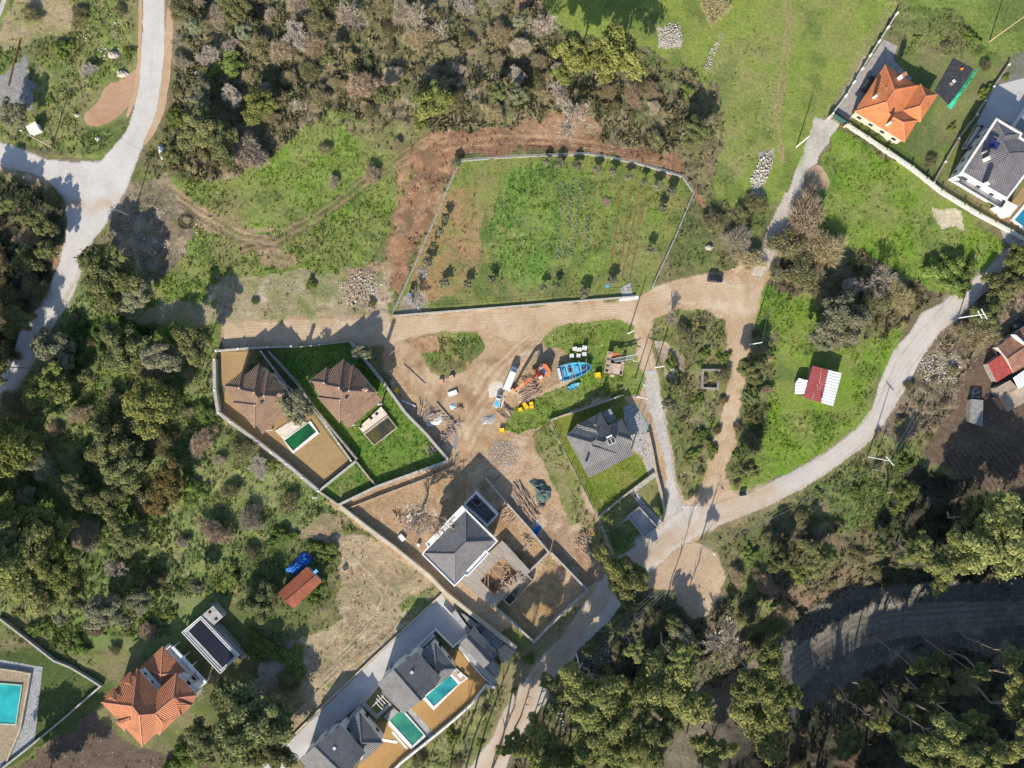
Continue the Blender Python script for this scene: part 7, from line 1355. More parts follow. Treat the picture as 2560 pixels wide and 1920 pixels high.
# ---------------------------------------------------------------- vehicles
M_tyre = M_black
def car(px, py, heading, L, W, Hh, paint, label, nm="car", cat="car", kind='car'):
    g = G(px, py); root = empty(nm, (0, 0, 0), label, cat); mb = MB(); hl, hw = L / 2, W / 2
    def sec(zs, ins, x0, x1, w): return [(x0 + ins, -w, zs), (x1 - ins, -w, zs), (x1 - ins * .2, -w * .7, zs), (x1, 0, zs), (x1 - ins * .2, w * .7, zs), (x1 - ins, w, zs), (x0 + ins, w, zs), (x0 + ins * .2, w * .7, zs), (x0, 0, zs), (x0 + ins * .2, -w * .7, zs)]
    zb = .35; zm = Hh * .62
    if kind == 'van': zm = Hh * .45
    mb.prism(sec(zb, .25, -hl, hl, hw), sec(zm * .8, .2, -hl, hl, hw)); mb.prism(sec(zm * .8, .2, -hl, hl, hw), sec(zm, .35, -hl + .1, hl - .12, hw * .94)); mb.build("body", paint, root)
    c0, c1 = {'car': (-hl * .78, hl * .35), 'suv': (-hl * .92, hl * .38), 'van': (-hl + .12, hl * .74), 'pickup': (hl * .0, hl * .62)}[kind]
    rake = {'car': .55, 'suv': .35, 'van': .45, 'pickup': .3}[kind]
    bt = [(c0, -hw * .9, zm), (c1, -hw * .9, zm), (c1, hw * .9, zm), (c0, hw * .9, zm)]; tp = [(c0 + rake * .8, -hw * .74, Hh), (c1 - rake * 1.3, -hw * .74, Hh), (c1 - rake * 1.3, hw * .74, Hh), (c0 + rake * .8, hw * .74, Hh)]
    mb = MB(); mb.prism(bt, tp); cab = mb.build("cabin", GLASS if kind != 'van' else paint, root)
    if kind == 'van':
        for x_, t_, nm_ in ((c1 - .42, .55, "windscreen"), (c0 + .2, -.35, "rear_window")): mb = MB(); mb.box((x_, 0, zm + (Hh - zm) * .55), (.06, W * .74, (Hh - zm) * 1.0), 0, tilt=(0, -t_)); mb.build(nm_, GLASS, root)
    mb = MB(); mb.prism([(x * 1.0 + (.05 if i in (0, 3) else -.05), y * 1.03, Hh - .03) for i, (x, y, _) in enumerate(tp)], [(x, y * .97, Hh + .05) for x, y, _ in tp]); mb.build("roof", paint, root)
    if kind == 'van':
        for s in (-1, 1):
            mb = MB(); mb.box(((c0 + c1) / 2 - .1, s * hw * .86, (zm + Hh) / 2), (c1 - c0 - 1.5, .10, (Hh - zm) * .9), 0, tilt=(s * .13, 0)); mb.build("side_panel", paint, root)
    if kind == 'pickup':
        mb = MB(); mb.box((-hl * .52, 0, zm + .02), (L * .42, W * .8, .04)); mb.build("load_bed", M_bluelt, root)
        for s in (-1, 1): mb = MB(); mb.box((-hl * .52, s * hw * .88, zm + .15), (L * .44, .07, .35)); mb.build("bed_side", paint, root)
    for x in (-hl * .62, hl * .62):
        for s in (-1, 1):
            mb = MB(); mb.tube((x, s * (hw - .24), .34), (x, s * (hw + .01), .34), .34, n=14); w_ = mb.build("wheel", M_tyre, root); mb = MB(); mb.tube((x, s * (hw - .02), .34), (x, s * (hw + .03), .34), .19, n=10); mb.build("rim", M_steel, w_)
    for s in (-1, 1):
        mb = MB(); mb.box((hl - .12, s * hw * .72, zm * .75), (.16, .36, .16)); mb.build("headlight", M_whiteworn, root); mb = MB(); mb.box((-hl + .1, s * hw * .72, zm * .78), (.14, .3, .22)); mb.build("tail_light", plain("red_lens", (.6, .02, .02), rough=.3), root)
        mb = MB(); mb.box((c1 - .25, s * (hw + .08), zm + .1), (.12, .2, .14)); mb.build("wing_mirror", paint, root)
    root.location = g; root.rotation_euler = (0, 0, math.radians(heading)); return root
M_carblack = plain("black_car_paint", (.022, .024, .03), rough=.25, spec=.7, bump=0); M_cargrey = plain("dark_grey_car_paint", (.06, .065, .065), rough=.3, spec=.6, bump=0); M_carwhite = plain("white_car_paint", (.82, .82, .82), rough=.3, spec=.5, var=.03, bump=0)
car(1786, 698, -3, 4.3, 1.8, 1.5, M_carblack, "black hatchback parked on the dirt at the bend of the track", kind='suv')
car(2166, 212, 61, 4.9, 2.0, 1.75, M_cargrey, "dark grey off-road car parked in the shade beside the orange-roofed house", kind='suv')
car(1276, 948, 68, 7.2, 2.1, 2.6, M_carwhite, "long white van parked beside the orange excavator", "van", "van", 'van')
car(1245, 1002, 75, 3.6, 1.6, 1.6, M_carwhite, "small white pickup truck with a blue load bed behind the long white van", "pickup_truck", "pickup truck", 'pickup')
car(2543, 812, 28, 4.4, 1.8, 1.5, M_cargrey, "dark car in the shade above the old farmhouse, right edge", kind='car')
# excavator
TV = tile(1220, 850, 11.06); g = G(*TV(1460, 905)); root = empty("excavator", (0, 0, 0), "orange tracked excavator with its boom lowered towards the timber heap", "excavator")
R_ = math.radians(-270 + 216 - 90)
for s in (-1, 1):
    mb = MB(); ca, sa = math.cos(math.radians(90)), 1; prof = [(-1.9, .45), (-1.6, .1), (1.6, .1), (1.9, .45), (1.6, .85), (-1.6, .85)]
    a = [Vector((s * 1.05 - .3, x, z)) for x, z in prof]; b = [Vector((s * 1.05 + .3, x, z)) for x, z in prof]
    for i in range(6): j = (i + 1) % 6; mb.face([a[i], a[j], b[j], b[i]])
    mb.face(a); mb.face(b[::-1]); mb.build("track", plain("dusty_track", (.42, .28, .18)), root)
mb = MB(); mb.box((0, 0, .75), (1.5, 1.5, .4)); mb.build("turntable", M_black, root)
def oct_(x0, x1, y0, y1, c): return [(x0 + c, y0), (x1 - c * .4, y0), (x1, y0 + c * .4), (x1, y1 - c * .4), (x1 - c * .4, y1), (x0 + c, y1), (x0, y1 - c), (x0, y0 + c)]
mb = MB(); mb.poly(oct_(-2.0, 1.3, -1.35, 1.35, .45), .95, 1.9); mb.build("upper_body", M_orange, root)
mb = MB(); mb.poly(oct_(-2.05, -1.3, -1.3, 1.3, .4), .95, 2.15); mb.build("counterweight", M_orange, root)
mb = MB(); mb.box((-.75, -.1, 2.0), (.9, 1.9, .25)); mb.build("engine_cover", plain("grey_cover", (.34, .35, .37)), root)
mb = MB(); mb.prism([(.1, .35, 1.9), (1.6, .35, 1.9), (1.6, 1.3, 1.9), (.1, 1.3, 1.9)], [(.2, .42, 3.0), (1.35, .42, 3.0), (1.35, 1.22, 3.0), (.2, 1.22, 3.0)]); cb = mb.build("cab", M_orange, root)
mb = MB(); mb.box((.8, .82, 3.03), (.8, .6, .05)); mb.build("roof_window", M_whiteworn, cb); mb = MB(); mb.box((1.5, .82, 2.45), (.06, .7, .9), 0, tilt=(0, -.2)); mb.build("windscreen", GLASS, cb)
BP = [(1.0, 2.0), (2.6, 4.3), (4.4, 4.5), (6.4, 2.6)]
mb = MB()
for (x0, z0), (x1, z1), w0 in zip(BP[:-1], BP[1:], (.45, .5, .42)): mb.beam((x0, -.3, z0), (x1, -.3, z1), w0, .55)
mb.build("boom", M_orange, root)
for y in (-.62, .02): mb = MB(); mb.tube((1.3, y, 1.7), (3.0, y, 3.9), .09, n=8); mb.build("hydraulic_ram", M_steel, root)
mb = MB(); mb.beam((6.0, -.3, 3.3), (7.6, -.3, 1.0), .34, .4); mb.build("stick", M_orange, root)
mb = MB(); mb.prism([(7.2, -.95, .05), (8.0, -.95, .05), (8.0, .35, .05), (7.2, .35, .05)], [(7.3, -.95, .95), (8.4, -.95, .75), (8.4, .35, .75), (7.3, .35, .95)]); mb.build("bucket", plain("dusty_steel", (.45, .33, .22)), root)
root.location = g; root.rotation_euler = (0, 0, math.radians(216)); root.scale = (1.2, 1.2, 1.2)
# blue boats
def boat(px, py, heading, st, Hh, mat, label, big):
    g = G(px, py); root = empty("boat", (0, 0, 0), label, "boat"); mb = MB()
    L0 = [(x, w * .72, 0.05) for x, w in st]; L1 = [(x, w, Hh) for x, w in st]
    bot = L0 + [(x, -w, z) for x, w, z in L0[::-1]]; top = L1 + [(x, -w, z) for x, w, z in L1[::-1]]; ins = [(x * .96, y * .88, Hh) for x, y, _ in top]; fl = [(x * .95, y * .86, Hh * .62) for x, y, _ in top]; n = len(top)
    for i in range(n):
        j = (i + 1) % n; mb.face([bot[i], bot[j], top[j], top[i]]); mb.face([top[i], top[j], ins[j], ins[i]]); mb.face([ins[i], ins[j], fl[j], fl[i]])
    mb.face(bot[::-1]); mb.build("hull", mat, root); mb = MB(); mb.face(fl); mb.build("deck", plain("pale_blue_deck", (.12, .50, .68), var=.3), root)
    if big:
        for x, y, sx, sy in ((-2.9, 0, .9, 2.4), (-1.2, .4, 1.3, 1.6), (.8, 0, 1.1, 2.2), (2.4, 0, .7, 1.2)):
            mb = MB(); mb.box((x, y, Hh * .62 + .15), (sx, sy, .3)); h_ = mb.build("hatch", mat, root); mb = MB(); mb.box((x, y, Hh * .62 + .32), (sx * .7, sy * .7, .04)); mb.build("opening", M_dark if x in (-1.2, 2.4) else M_bluelt, h_)
        for x, a in ((-3.6, .1), (-1.6, -.15), (-.9, -.3), (-.2, -.1), (1.6, .05), (3.0, .3)): mb = MB(); mb.tube((x, -2.3, Hh + .06), (x + a * 3, 2.3, Hh + .1), .06, n=6); mb.build("pole", M_wood, root)
        mb = MB(); mb.box((-4.25, 0, Hh + .1), (.7, 3.2, .3)); mb.build("white_box", M_whiteworn, root); mb = MB(); mb.box((3.6, .1, Hh * .62 + .3), (1.2, 1.0, .5)); mb.build("net_heap", plain("dark_blue_net", (.02, .06, .2), bump=.8), root)
    else:
        for x in (-.9, .1, 1.0): mb = MB(); mb.box((x, 0, Hh * .85), (.28, 1.0, .06)); mb.build("seat", plain("pale_blue_deck", (.12, .50, .68)), root)
        mb = MB(); mb.box((1.2, 0, Hh * .66), (.9, .6, .1)); mb.build("boards", M_whiteworn, root)
    root.location = g; root.rotation_euler = (0, 0, math.radians(heading)); return root
boat(1435, 926, 14, [(-4.6, 1.7), (-4.4, 2.1), (-2.5, 2.3), (0, 2.2), (2.2, 1.8), (3.6, 1.3), (4.4, .7), (4.7, .15)], 1.5, M_blue, "big light blue open-decked boat on the grass beside the excavator", True)
boat(1433, 966, 24, [(-2.0, .08), (-1.7, .35), (-.9, .65), (.2, .7), (1.2, .55), (1.8, .3), (2.0, .08)], .6, M_blue, "small light blue rowing boat below the big blue boat", False)

# ---------------------------------------------------------------- yard things
def crumple(name, T, pts, h, mat, label, cat, seed=1):
    q = [G(*T(*p)) for p in pts]; c = sum(q, Vector()) / len(q); r = random.Random(seed); rings = 6; mb = MB(); n = len(q) * 3
    outl = []
    for i in range(len(q)):
        for k in range(3): outl.append(q[i].lerp(q[(i + 1) % len(q)], k / 3))
    grid = [[c + (p - c) * (1 - j / rings) * r.uniform(.93, 1.07) + Vector((0, 0, h * (1 - (1 - j / rings) ** 2) * r.uniform(.6, 1.2) + (r.uniform(-.12, .15) * h if j else 0) + .03)) for p in outl] for j in range(rings)]; tp = c + Vector((0, 0, h * .9))
    for j in range(rings - 1):
        for i in range(n): k = (i + 1) % n; mb.face([grid[j][i], grid[j][k], grid[j + 1][k]]); mb.face([grid[j][i], grid[j + 1][k], grid[j + 1][i]])
    for i in range(n): mb.face([grid[-1][i], grid[-1][(i + 1) % n], tp])
    for i in range(n): k = (i + 1) % n; a, b = grid[0][i].copy(), grid[0][k].copy(); a.z = b.z = c.z - .1; mb.face([a, b, grid[0][k], grid[0][i]])
    return tag(mb.build(name, mat), label, cat)
crumple("tarpaulin", t10, [(250, 1600), (330, 1530), (390, 1460), (440, 1450), (485, 1490), (480, 1540), (400, 1600), (345, 1655), (280, 1640)], 1.3, M_bluetarp, "crumpled bright blue tarpaulin above the small orange-roofed shed", "tarpaulin", 3)
crumple("tarpaulin", t11, [(140, 840), (180, 820), (270, 830), (340, 920), (330, 980), (280, 1040), (215, 1010), (200, 900)], 1.0, plain("dark_tarpaulin", (.05, .07, .08), rough=.4, var=.4, col2=(.10, .16, .14), bump=.8, bd=.2), "crumpled dark tarpaulin heap on the site, right of the timber piles", "tarpaulin", 4)
crumple("tarpaulin", t11, [(160, 1290), (230, 1220), (255, 1230), (230, 1290), (190, 1320)], .5, M_bluetarp, "small blue tarpaulin hanging over the site wall corner", "tarpaulin", 5)
crumple("plastic_sheet", t10, [(1530, 260), (1600, 260), (1610, 320), (1580, 345), (1480, 370), (1460, 340), (1530, 320)], .35, M_whiteworn, "white plastic sheet beside the round timber stack", "plastic sheet", 6)
crumple("plastic_sheet", t10, [(1670, 175), (1720, 170), (1730, 195), (1700, 222), (1680, 215)], .35, plain("pale_blue_sheet", (.5, .65, .75), bump=.4), "small pale blue plastic sheet on the brown yard", "plastic sheet", 7)
crumple("plastic_sheet", t10, [(1700, 440), (1740, 430), (1755, 470), (1740, 570), (1705, 560)], .12, M_concd, "long grey sheet lying on the dirt below the yard", "plastic sheet", 8)
crumple("plastic_sheet", t1, [(1650, 620), (1700, 615), (1705, 640), (1660, 645)], .3, M_white, "white plastic sheet in the scrub right of the pale road", "plastic sheet", 9)
crumple("mortar_heap", t10, [(1945, 290), (2000, 265), (2060, 265), (2075, 310), (2040, 345), (1950, 350)], .35, M_conc, "grey heap of dried mortar on the dirt right of the yard", "heap", 10)
crumple("concrete_spill", tile(1220, 850, 11.06), [(0, 1300), (170, 1140), (380, 1140), (400, 1300), (300, 1560), (40, 1600)], .08, plain("pale_spill", (.60, .53, .46)), "pale powdery patch beside the long white van", "spill", 11)
for i, (T, x, y, s, lb) in enumerate([(t10, 510, 975, 2.0, "pale boulder outside the lower-left corner of the villa walls"), (t10, 370, 1080, 1.5, "pinkish boulder at the top of the clearing left of the villas"), (t10, 770, 1600, 2.6, "large grey boulder right of the small orange-roofed shed"), (t1, 665, 995, 1.9, "grey boulder beside the rusty clay patch"), (t1, 845, 1200, 2.0, "grey rock just above the fork of the pale roads"), (t1, 975, 480, 3.6, "broad rock outcrop in the grass left of the pale road"), (t1, 1060, 640, 3.4, "pale rock outcrop at the tip of the rusty clay patch"), (t7, 1700, 480, 2.6, "pale rock in the scrub above the black hatchback"), (t1, 1560, 470, 2.6, "tan rock slab beside the pale road shoulder"), (t15, 1200, 185, 1.4, "white round rock on the shaded verge under the cables"), (t7, 1390, 1530, 4.0, "broad bare rock outcrop on the track island")]):
    px, py = T(x, y); w_ = s / K / 2; crumple("boulder", S0, [(px + math.cos(a * .9) * w_ * random.uniform(.7, 1.1), py + math.sin(a * .9) * w_ * .75 * random.uniform(.7, 1.1)) for a in range(7)], s * .35, plain("boulder_stone", (.44, .40, .35), var=.4, bump=.6, bd=.15), lb, "boulder", 20 + i)
crumple("white_bag_bundle", t1, [(1365, 1245), (1400, 1245), (1440, 1310), (1440, 1370), (1400, 1385), (1375, 1330)], .9, M_whiteworn, "long white wrapped bundle beside the pale road", "bundle", 41)
def planks(name, label, cat, T, cx, cy, n, L, ang, spread, wide, mat=None, h=.6, seed=1, rad=False):
    r = random.Random(seed); c = G(*T(cx, cy)); root = empty(name, c, label, cat); a0 = math.radians(ang); n = min(60, int(n * 1.5)); wide *= 1.1; h *= 1.2; u = Vector((math.cos(a0), math.sin(a0), 0)); v = Vector((-u.y, u.x, 0))
    for i in range(n):
        t = (i + .5) / n - .5; o = c + v * t * wide + u * r.uniform(-.15, .15) * L; a = a0 + r.uniform(-spread, spread) + (t * 1.6 if rad else 0); d = Vector((math.cos(a), math.sin(a), 0)) * L / 2 * r.uniform(.65, 1.1); z = .08 + r.random() * h; dz = Vector((0, 0, r.uniform(-.1, .1)))
        mb = MB(); mb.beam(o - d + Vector((0, 0, z)) - dz, o + d + Vector((0, 0, z)) + dz, r.choice((.10, .14, .2)), .07); mb.build("board", mat or r.choice((M_wood, M_wood, M_woodold)), root)
    return root
planks("timber_pile", "fan-shaped stack of poles by the wall of the green villa plot", "timber pile", t10, 1465, 262, 24, 4.5, 50, .12, 4.8, seed=1, rad=True)
planks("timber_pile", "dark untidy heap of planks along the villa wall", "timber pile", t10, 1600, 480, 36, 2.8, -45, 1.2, 8.5, M_woodold, seed=2)
planks("timber_pile", "timber heap under the boom of the excavator", "timber pile", TV, 1130, 1250, 28, 3.0, 25, .6, 4.2, seed=3)
planks("timber_pile", "long bundle of planks below the excavator bucket", "timber pile", TV, 1160, 1500, 16, 5.0, 28, .12, 2.6, seed=4)
planks("timber_pile", "round heap of boards in the lower-left of the building site", "timber pile", t10, 1245, 1170, 20, 2.8, 70, .5, 3.6, seed=5, rad=True)
planks("timber_pile", "upper stack of planks left of the dark tarpaulin heap", "timber pile", t11, 60, 960, 26, 5.5, -58, .15, 3.4, seed=6)
planks("timber_pile", "lower stack of planks running down to the site wall", "timber pile", t11, 150, 1110, 22, 5.0, -58, .2, 2.6, seed=7)
planks("timber_pile", "crossed stack of planks beside the roofless annex", "timber pile", t10, 2190, 1120, 22, 4.6, 40, .35, 4.2, seed=8)
planks("timber_pile", "criss-cross pile of boards on the grass below the site wall", "timber pile", t11, 620, 1360, 26, 4.2, -40, .9, 4.0, seed=9)
planks("timber_pile", "tail of loose poles below the criss-cross board pile", "timber pile", t11, 660, 1470, 16, 3.6, -62, .3, 2.0, seed=10)
planks("timber_pile", "fan of poles by the yellow crate on the island edge", "timber pile", t10, 2150, 250, 12, 3.6, -45, .2, 3.0, seed=11)
for (a, b, lb) in (((1560, 165), (1740, 370), "long rusty beam lying on the brown yard"), ((2145, 120), (2115, 212), "white plank leaning beside the small white pickup"), ((1255, 140), (1380, 195), "pair of pale boards beside the villa wall")):
    mb = MB(); mb.beam(G(*t10(*a), .25), G(*t10(*b), .25), .35, .25); tag(mb.build("beam", M_woodold if 'rusty' in lb else M_whiteworn), lb, "beam")
mb = MB(); mb.beam(G(*t6(1275, 1490), .15), G(*t6(1460, 1659), .15), .25, .2); tag(mb.build("beam", M_woodold), "dark straight beam lying on the dirt left of the green triangle", "beam")
mb = MB(); mb.beam(G(*t1(175, 340), .2), G(*t1(75, 740), .2), .35, .25); tag(mb.build("beam", plain("rusty_brown", (.14, .05, .04))), "long dark red beam lying at the left edge above the road fork", "beam")
for T, cx, cy, a, lb in ((t10, 1700, 80, 20, "white-wrapped slab beside the beam on the yard"), (t10, 1335, 1155, -50, "white board leaning on the round heap of boards"), (t10, 1262, 1325, -50, "white board at the site's cream wall"), (t10, 1405, 1388, 0, "small white square tank near the rounded heap"), (t11, 1000, 1, 0, "")):
    if lb: g = G(*T(cx, cy)); mb = MB(); mb.box((g.x, g.y, .35), (2.6 if 'slab' in lb else (2.0 if 'board' in lb else .8), 1.3 if 'square' not in lb else .8, .35 if 'tank' not in lb else .7), math.radians(a)); tag(mb.build("board_stack" if 'tank' not in lb else "tank", M_whiteworn), lb, "board" if 'tank' not in lb else "tank")
# yellow crates: one modelled, the rest copied
def crate(s=1.0):
    root = empty("crate"); mb = MB(); mb.box((0, 0, .06), (1, 1, .1))
    mb.build("crate_base", M_yellow, root)
    for a in range(4): mb = MB(); mb.box((math.cos(a * math.pi / 2) * .47, math.sin(a * math.pi / 2) * .47, .36), (.06, .995 if a % 2 == 0 else .88, .5), a * math.pi / 2); mb.build("crate_side", M_yellow, root)
    mb = MB(); mb.box((0, 0, .4), (.86, .86, .3)); mb.build("load", M_yellow, root); return root
def copy_tree(o, parent=None):
    c = o.copy(); COL.objects.link(c); c.parent = parent
    for ch in [x for x in o.children]: copy_tree(ch, c)
    return c
c0 = crate(); first = True
for T, x, y, s, a, lb in ((t11, 108, 178, 1.1, 30, "yellow crate at the top of the cluster below the timber heap"), (t11, 125, 200, 1.1, 30, "yellow crate in the middle of the cluster below the timber heap"), (t11, 166, 172, 1.1, 10, "yellow crate at the top right of the cluster below the timber heap"), (t11, 168, 196, 1.1, 10, "yellow crate at the bottom right of the cluster"), (t11, 72, 222, 1.1, 12, "yellow crate lying apart at the left of the cluster"), (tile(1380, 840, 9.217), 1050, 905, 1.5, 8, "largest yellow crate, beside the blue boats"), (t10, 2125, 400, 1.3, 0, "yellow crate at the lower tip of the green island"), (t10, 1215, 58, 1.2, 40, "yellow crate fallen against the villa plot wall")):
    c = c0 if first else copy_tree(c0); first = False; g = G(*T(x, y)); c.location = g; c.scale = (s, s, s); c.rotation_euler = (0, 0, math.radians(a)); tag(c, lb, "crate", "yellow crates")
def pallet(mat, bag):
    root = empty("loaded_pallet"); mb = MB()
    for y in (-.5, 0, .5): mb.box((0, y, .06), (1.2, .1, .12))
    mb.box((0, 0, .145), (1.25, 1.15, .05)); mb.build("pallet", M_wood, root); r = random.Random(3)
    for k in range(3):
        for x in (-.3, .3):
            mb = MB(); z = .18 + k * .2; b = oct_(x - .29, x + .29, -.54, .54, .08); mb.prism([(p[0], p[1], z) for p in b], [(p[0] * .97 + .01, p[1] * .96, z + .19) for p in b]); mb.build(bag, mat, root)
    return root
TU = tile(1380, 840, 9.217); p0 = pallet(M_whiteworn, "sack"); first = True
for x, y, a, lb in ((520, 295, 5, "top left"), (625, 312, 5, "top middle"), (742, 275, -12, "top right, tallest"), (450, 455, 0, "bottom left"), (608, 452, -8, "bottom middle"), (740, 418, 3, "bottom right")):
    c = p0 if first else copy_tree(p0); first = False; c.location = G(*TU(x, y)); c.rotation_euler = (0, 0, math.radians(a)); k_ = 1.12 if 'tallest' in lb else 1.0; c.scale = (k_, k_, 1.4 if 'tallest' in lb else 1); tag(c, f"pallet of white sacks above the big blue boat, {lb} of six", "pallet", "pallets of white sacks")
p1 = pallet(plain("pink_brick", (.58, .36, .24), var=.3), "brick_layer"); c = copy_tree(p1)
tag(p1, "pallet of pinkish bricks on the dirt below the green triangle, left of two", "pallet", "brick pallets"); tag(c, "pallet of pinkish bricks on the dirt below the green triangle, right of two", "pallet", "brick pallets"); p1.location = G(*t6(1600, 1635)); c.location = G(*t6(1690, 1600)); c.rotation_euler = (0, 0, .4)
c = copy_tree(p1); c.location = G(*TU(235, 1035)); tag(c, "pallet of pale bricks against the hull of the big blue boat", "pallet", "brick pallets")
# steel frame with bricks and staircase
root = root_at("steel_frame", TU, 1430, 650, "pinkish steel tray frame stacked with bricks, beside the top of the dirt fork", "frame"); Mpk = plain("pink_primer_steel", (.58, .44, .38), var=.2)
def quadbar(pts, z, w, nm): q = PP(pts, TU, z); wall_mb([(a.x, a.y) for a in q], w, z - .5, z, closed=True).build(nm, Mpk, root)
quadbar([(1290, 362), (1385, 372), (1300, 845), (1208, 822)], 1.9, .12, "tray_rim"); quadbar([(1605, 600), (1668, 606), (1615, 905), (1545, 890)], 1.9, .12, "tray_rim")
for y in (450, 600, 750): mb = MB(); mb.beam(P(*TU(1272 - (y - 450) * .18, y), 1.86), P(*TU(1365 - (y - 450) * .18, y + 8), 1.86), .1, .2); mb.build("tray_divider", Mpk, root)
for pts, nm in (([(1295, 370), (1378, 380), (1298, 835), (1215, 815)], "tray_floor"), ([(1610, 610), (1660, 612), (1610, 895), (1555, 885)], "tray_floor")): q = PP(pts, TU, 1.4); mb = MB(); mb.poly([(a.x, a.y) for a in q], .9, 1.35); mb.build(nm, M_woodold, root)
q = PP([(1345, 625), (1590, 650), (1540, 880), (1300, 850)], TU, 1.2); mb = MB(); mb.poly([(a.x, a.y) for a in q], .1, 1.3); mb.build("brick_stack", roofmat("stacked_bricks", (.62, .40, .30), (.78, .68, .60), .25, course=.12, strength=1), root, uv=True)
q = PP([(1385, 385), (1600, 410), (1590, 480), (1372, 480)], TU, 2.0); mb = MB(); mb.poly([(a.x, a.y) for a in q], 1.85, 2.0); mb.build("orange_sheet", R_orange, root, uv=True)
q = PP([(1345, 880), (1450, 895), (1430, 950), (1335, 935)], TU, .8); mb = MB(); mb.poly([(a.x, a.y) for a in q], .1, .8); mb.build("tow_box", Mpk, root)
root = root_at("metal_staircase", TU, 1700, 500, "light metal staircase lying across the pinkish frame", "staircase")
for a, b in (((1385, 530), (1880, 440)), ((1450, 600), (1890, 520))): mb = MB(); mb.beam(P(*TU(*a), 2.3), P(*TU(*b), 2.5), .12, .25); mb.build("stringer", M_whiteworn, root)
for i in range(15): t = i / 14; a = (1400 + 480 * t, 528 - 88 * t); b = (1455 + 430 * t, 596 - 76 * t); mb = MB(); mb.beam(P(*TU(*a), 2.42), P(*TU(*b), 2.42), .14, .05); mb.build("tread", M_steel, root)
mb = MB(); mb.tube(P(*TU(1880, 450), 2.5), P(*TU(1975, 400), 2.6), .1, n=6); mb.tube(P(*TU(1860, 560), 2.4), P(*TU(1970, 590), 2.4), .1, n=6); mb.build("handrail", M_whiteworn, root)
# hut, barrel, coil, bins
root = empty("garden_hut", G(*t6(1325, 918)), "small pale grey hut in the lower-left corner of the walled garden", "hut"); g = P(*t6(1325, 918), 2); mb = MB(); mb.box((g.x, g.y, .95), (1.1, 2.5, 1.9), .05); mb.build("wall", M_woodold, root); mb = MB(); mb.box((g.x, g.y, 1.98), (1.35, 2.8, .12), .05); mb.build("roof", M_steel, root)
g = G(*t7(823, 815)); root = empty("tub", g, "light blue plastic tub near the lower gate of the walled garden", "tub"); mb = MB(); mb.prism([(g.x + math.cos(a) * .38, g.y + math.sin(a) * .38, 0) for a in [i * .785 for i in range(8)]], [(g.x + math.cos(a) * .48, g.y + math.sin(a) * .48, .8) for a in [i * .785 for i in range(8)]]); mb.build("shell", M_bluelt, root); mb = MB(); mb.box((g.x, g.y, .84), (.55, .1, .05)); mb.build("handle", M_bluelt, root)
g = G(*t5(1610, 258)); mb = MB(); r = random.Random(5)
for k in range(9):
    R1 = 1.2 + r.random() * 1.3; ox, oy = r.uniform(-.25, .25), r.uniform(-.2, .2); pv = None
    for i in range(29): a = i / 28 * 6.283; p = Vector((g.x + ox + math.cos(a) * R1, g.y + oy + math.sin(a) * R1 * .92, .12 + k * .06)); (mb.tube(pv, p, .04, n=5, cap=False) if pv is not None else None); pv = p
tag(mb.build("hose_coil", M_black), "large loose coil of black hose on the stony ground right of the pale road", "hose coil")
g = G(*t1(280, 1105)); root = empty("bin_hut", g, "white box hut under the pole above the road fork", "hut"); g = P(*t1(280, 1105), 2.2); mb = MB(); mb.box((g.x, g.y, 1.0), (2.6, 2.2, 2.0), .5); mb.build("wall", M_whiteworn, root); mb = MB(); mb.box((g.x, g.y, 2.08), (3.0, 2.6, .14), .5); mb.build("roof", M_white, root)
root = empty("waste_container", G(*t11(1990, 950)), "dark open waste container on the upper verge of the grey road", "container"); g = G(*t11(1990, 950)); mb = MB(); wall_mb([(g.x - .8, g.y - .4), (g.x + .8, g.y - .1), (g.x + .7, g.y + .45), (g.x - .9, g.y + .15)], .08, 0, 1.1, True, mb); mb.build("bin", plain("dark_green_bin", (.03, .05, .04)), root); mb = MB(); mb.box((g.x, g.y, .4), (1.5, .5, .1), .18); mb.build("rubbish", M_whiteworn, root)
# ground sheet with green netting
root = empty("plant_bed", P(*t4(1600, 720)), "black ground sheet bed edged with bright green netting, right of the orange-roofed house", "bed")
q = PP([(1600, 505), (1775, 600), (1560, 905), (1440, 785)], t4, .12); mb = MB(); mb.poly([(a.x, a.y) for a in q], 0, .16); mb.build("black_sheet", plain("black_weed_sheet", (.05, .052, .06), rough=.6, var=.4, bump=.4), root)
crumple("netting", t4, [(1800, 592), (1810, 610), (1640, 860), (1590, 940), (1550, 915), (1740, 660)], .6, plain("bright_green_net", (.06, .52, .28), var=.3, bump=.6, bd=.15), None, None, 50).parent = root
bpy.data.objects["netting"].location = -root.location
for nm in ("netting",):
    for k_ in ("label", "category"):
        if k_ in bpy.data.objects[nm]: del bpy.data.objects[nm][k_]
for x, y, lb, mt in ((1585, 725, "rusty crate on the black ground sheet", M_woodold), (1608, 700, "white crate on the black ground sheet", M_whiteworn)):
    g = P(*t4(x, y), .3); mb = MB(); mb.box((g.x, g.y, .3), (.7, .9, .26), .5); tag(mb.build("box", mt), lb, "box")
mb = MB(); g = P(*t4(1680, 590), .5); mb.tube((g.x, g.y, .16), (g.x, g.y, .7), .35, .2, 8); tag(mb.build("bucket", plain("orange_plastic", (.8, .22, .03))), "bright orange bucket on the black ground sheet", "bucket")
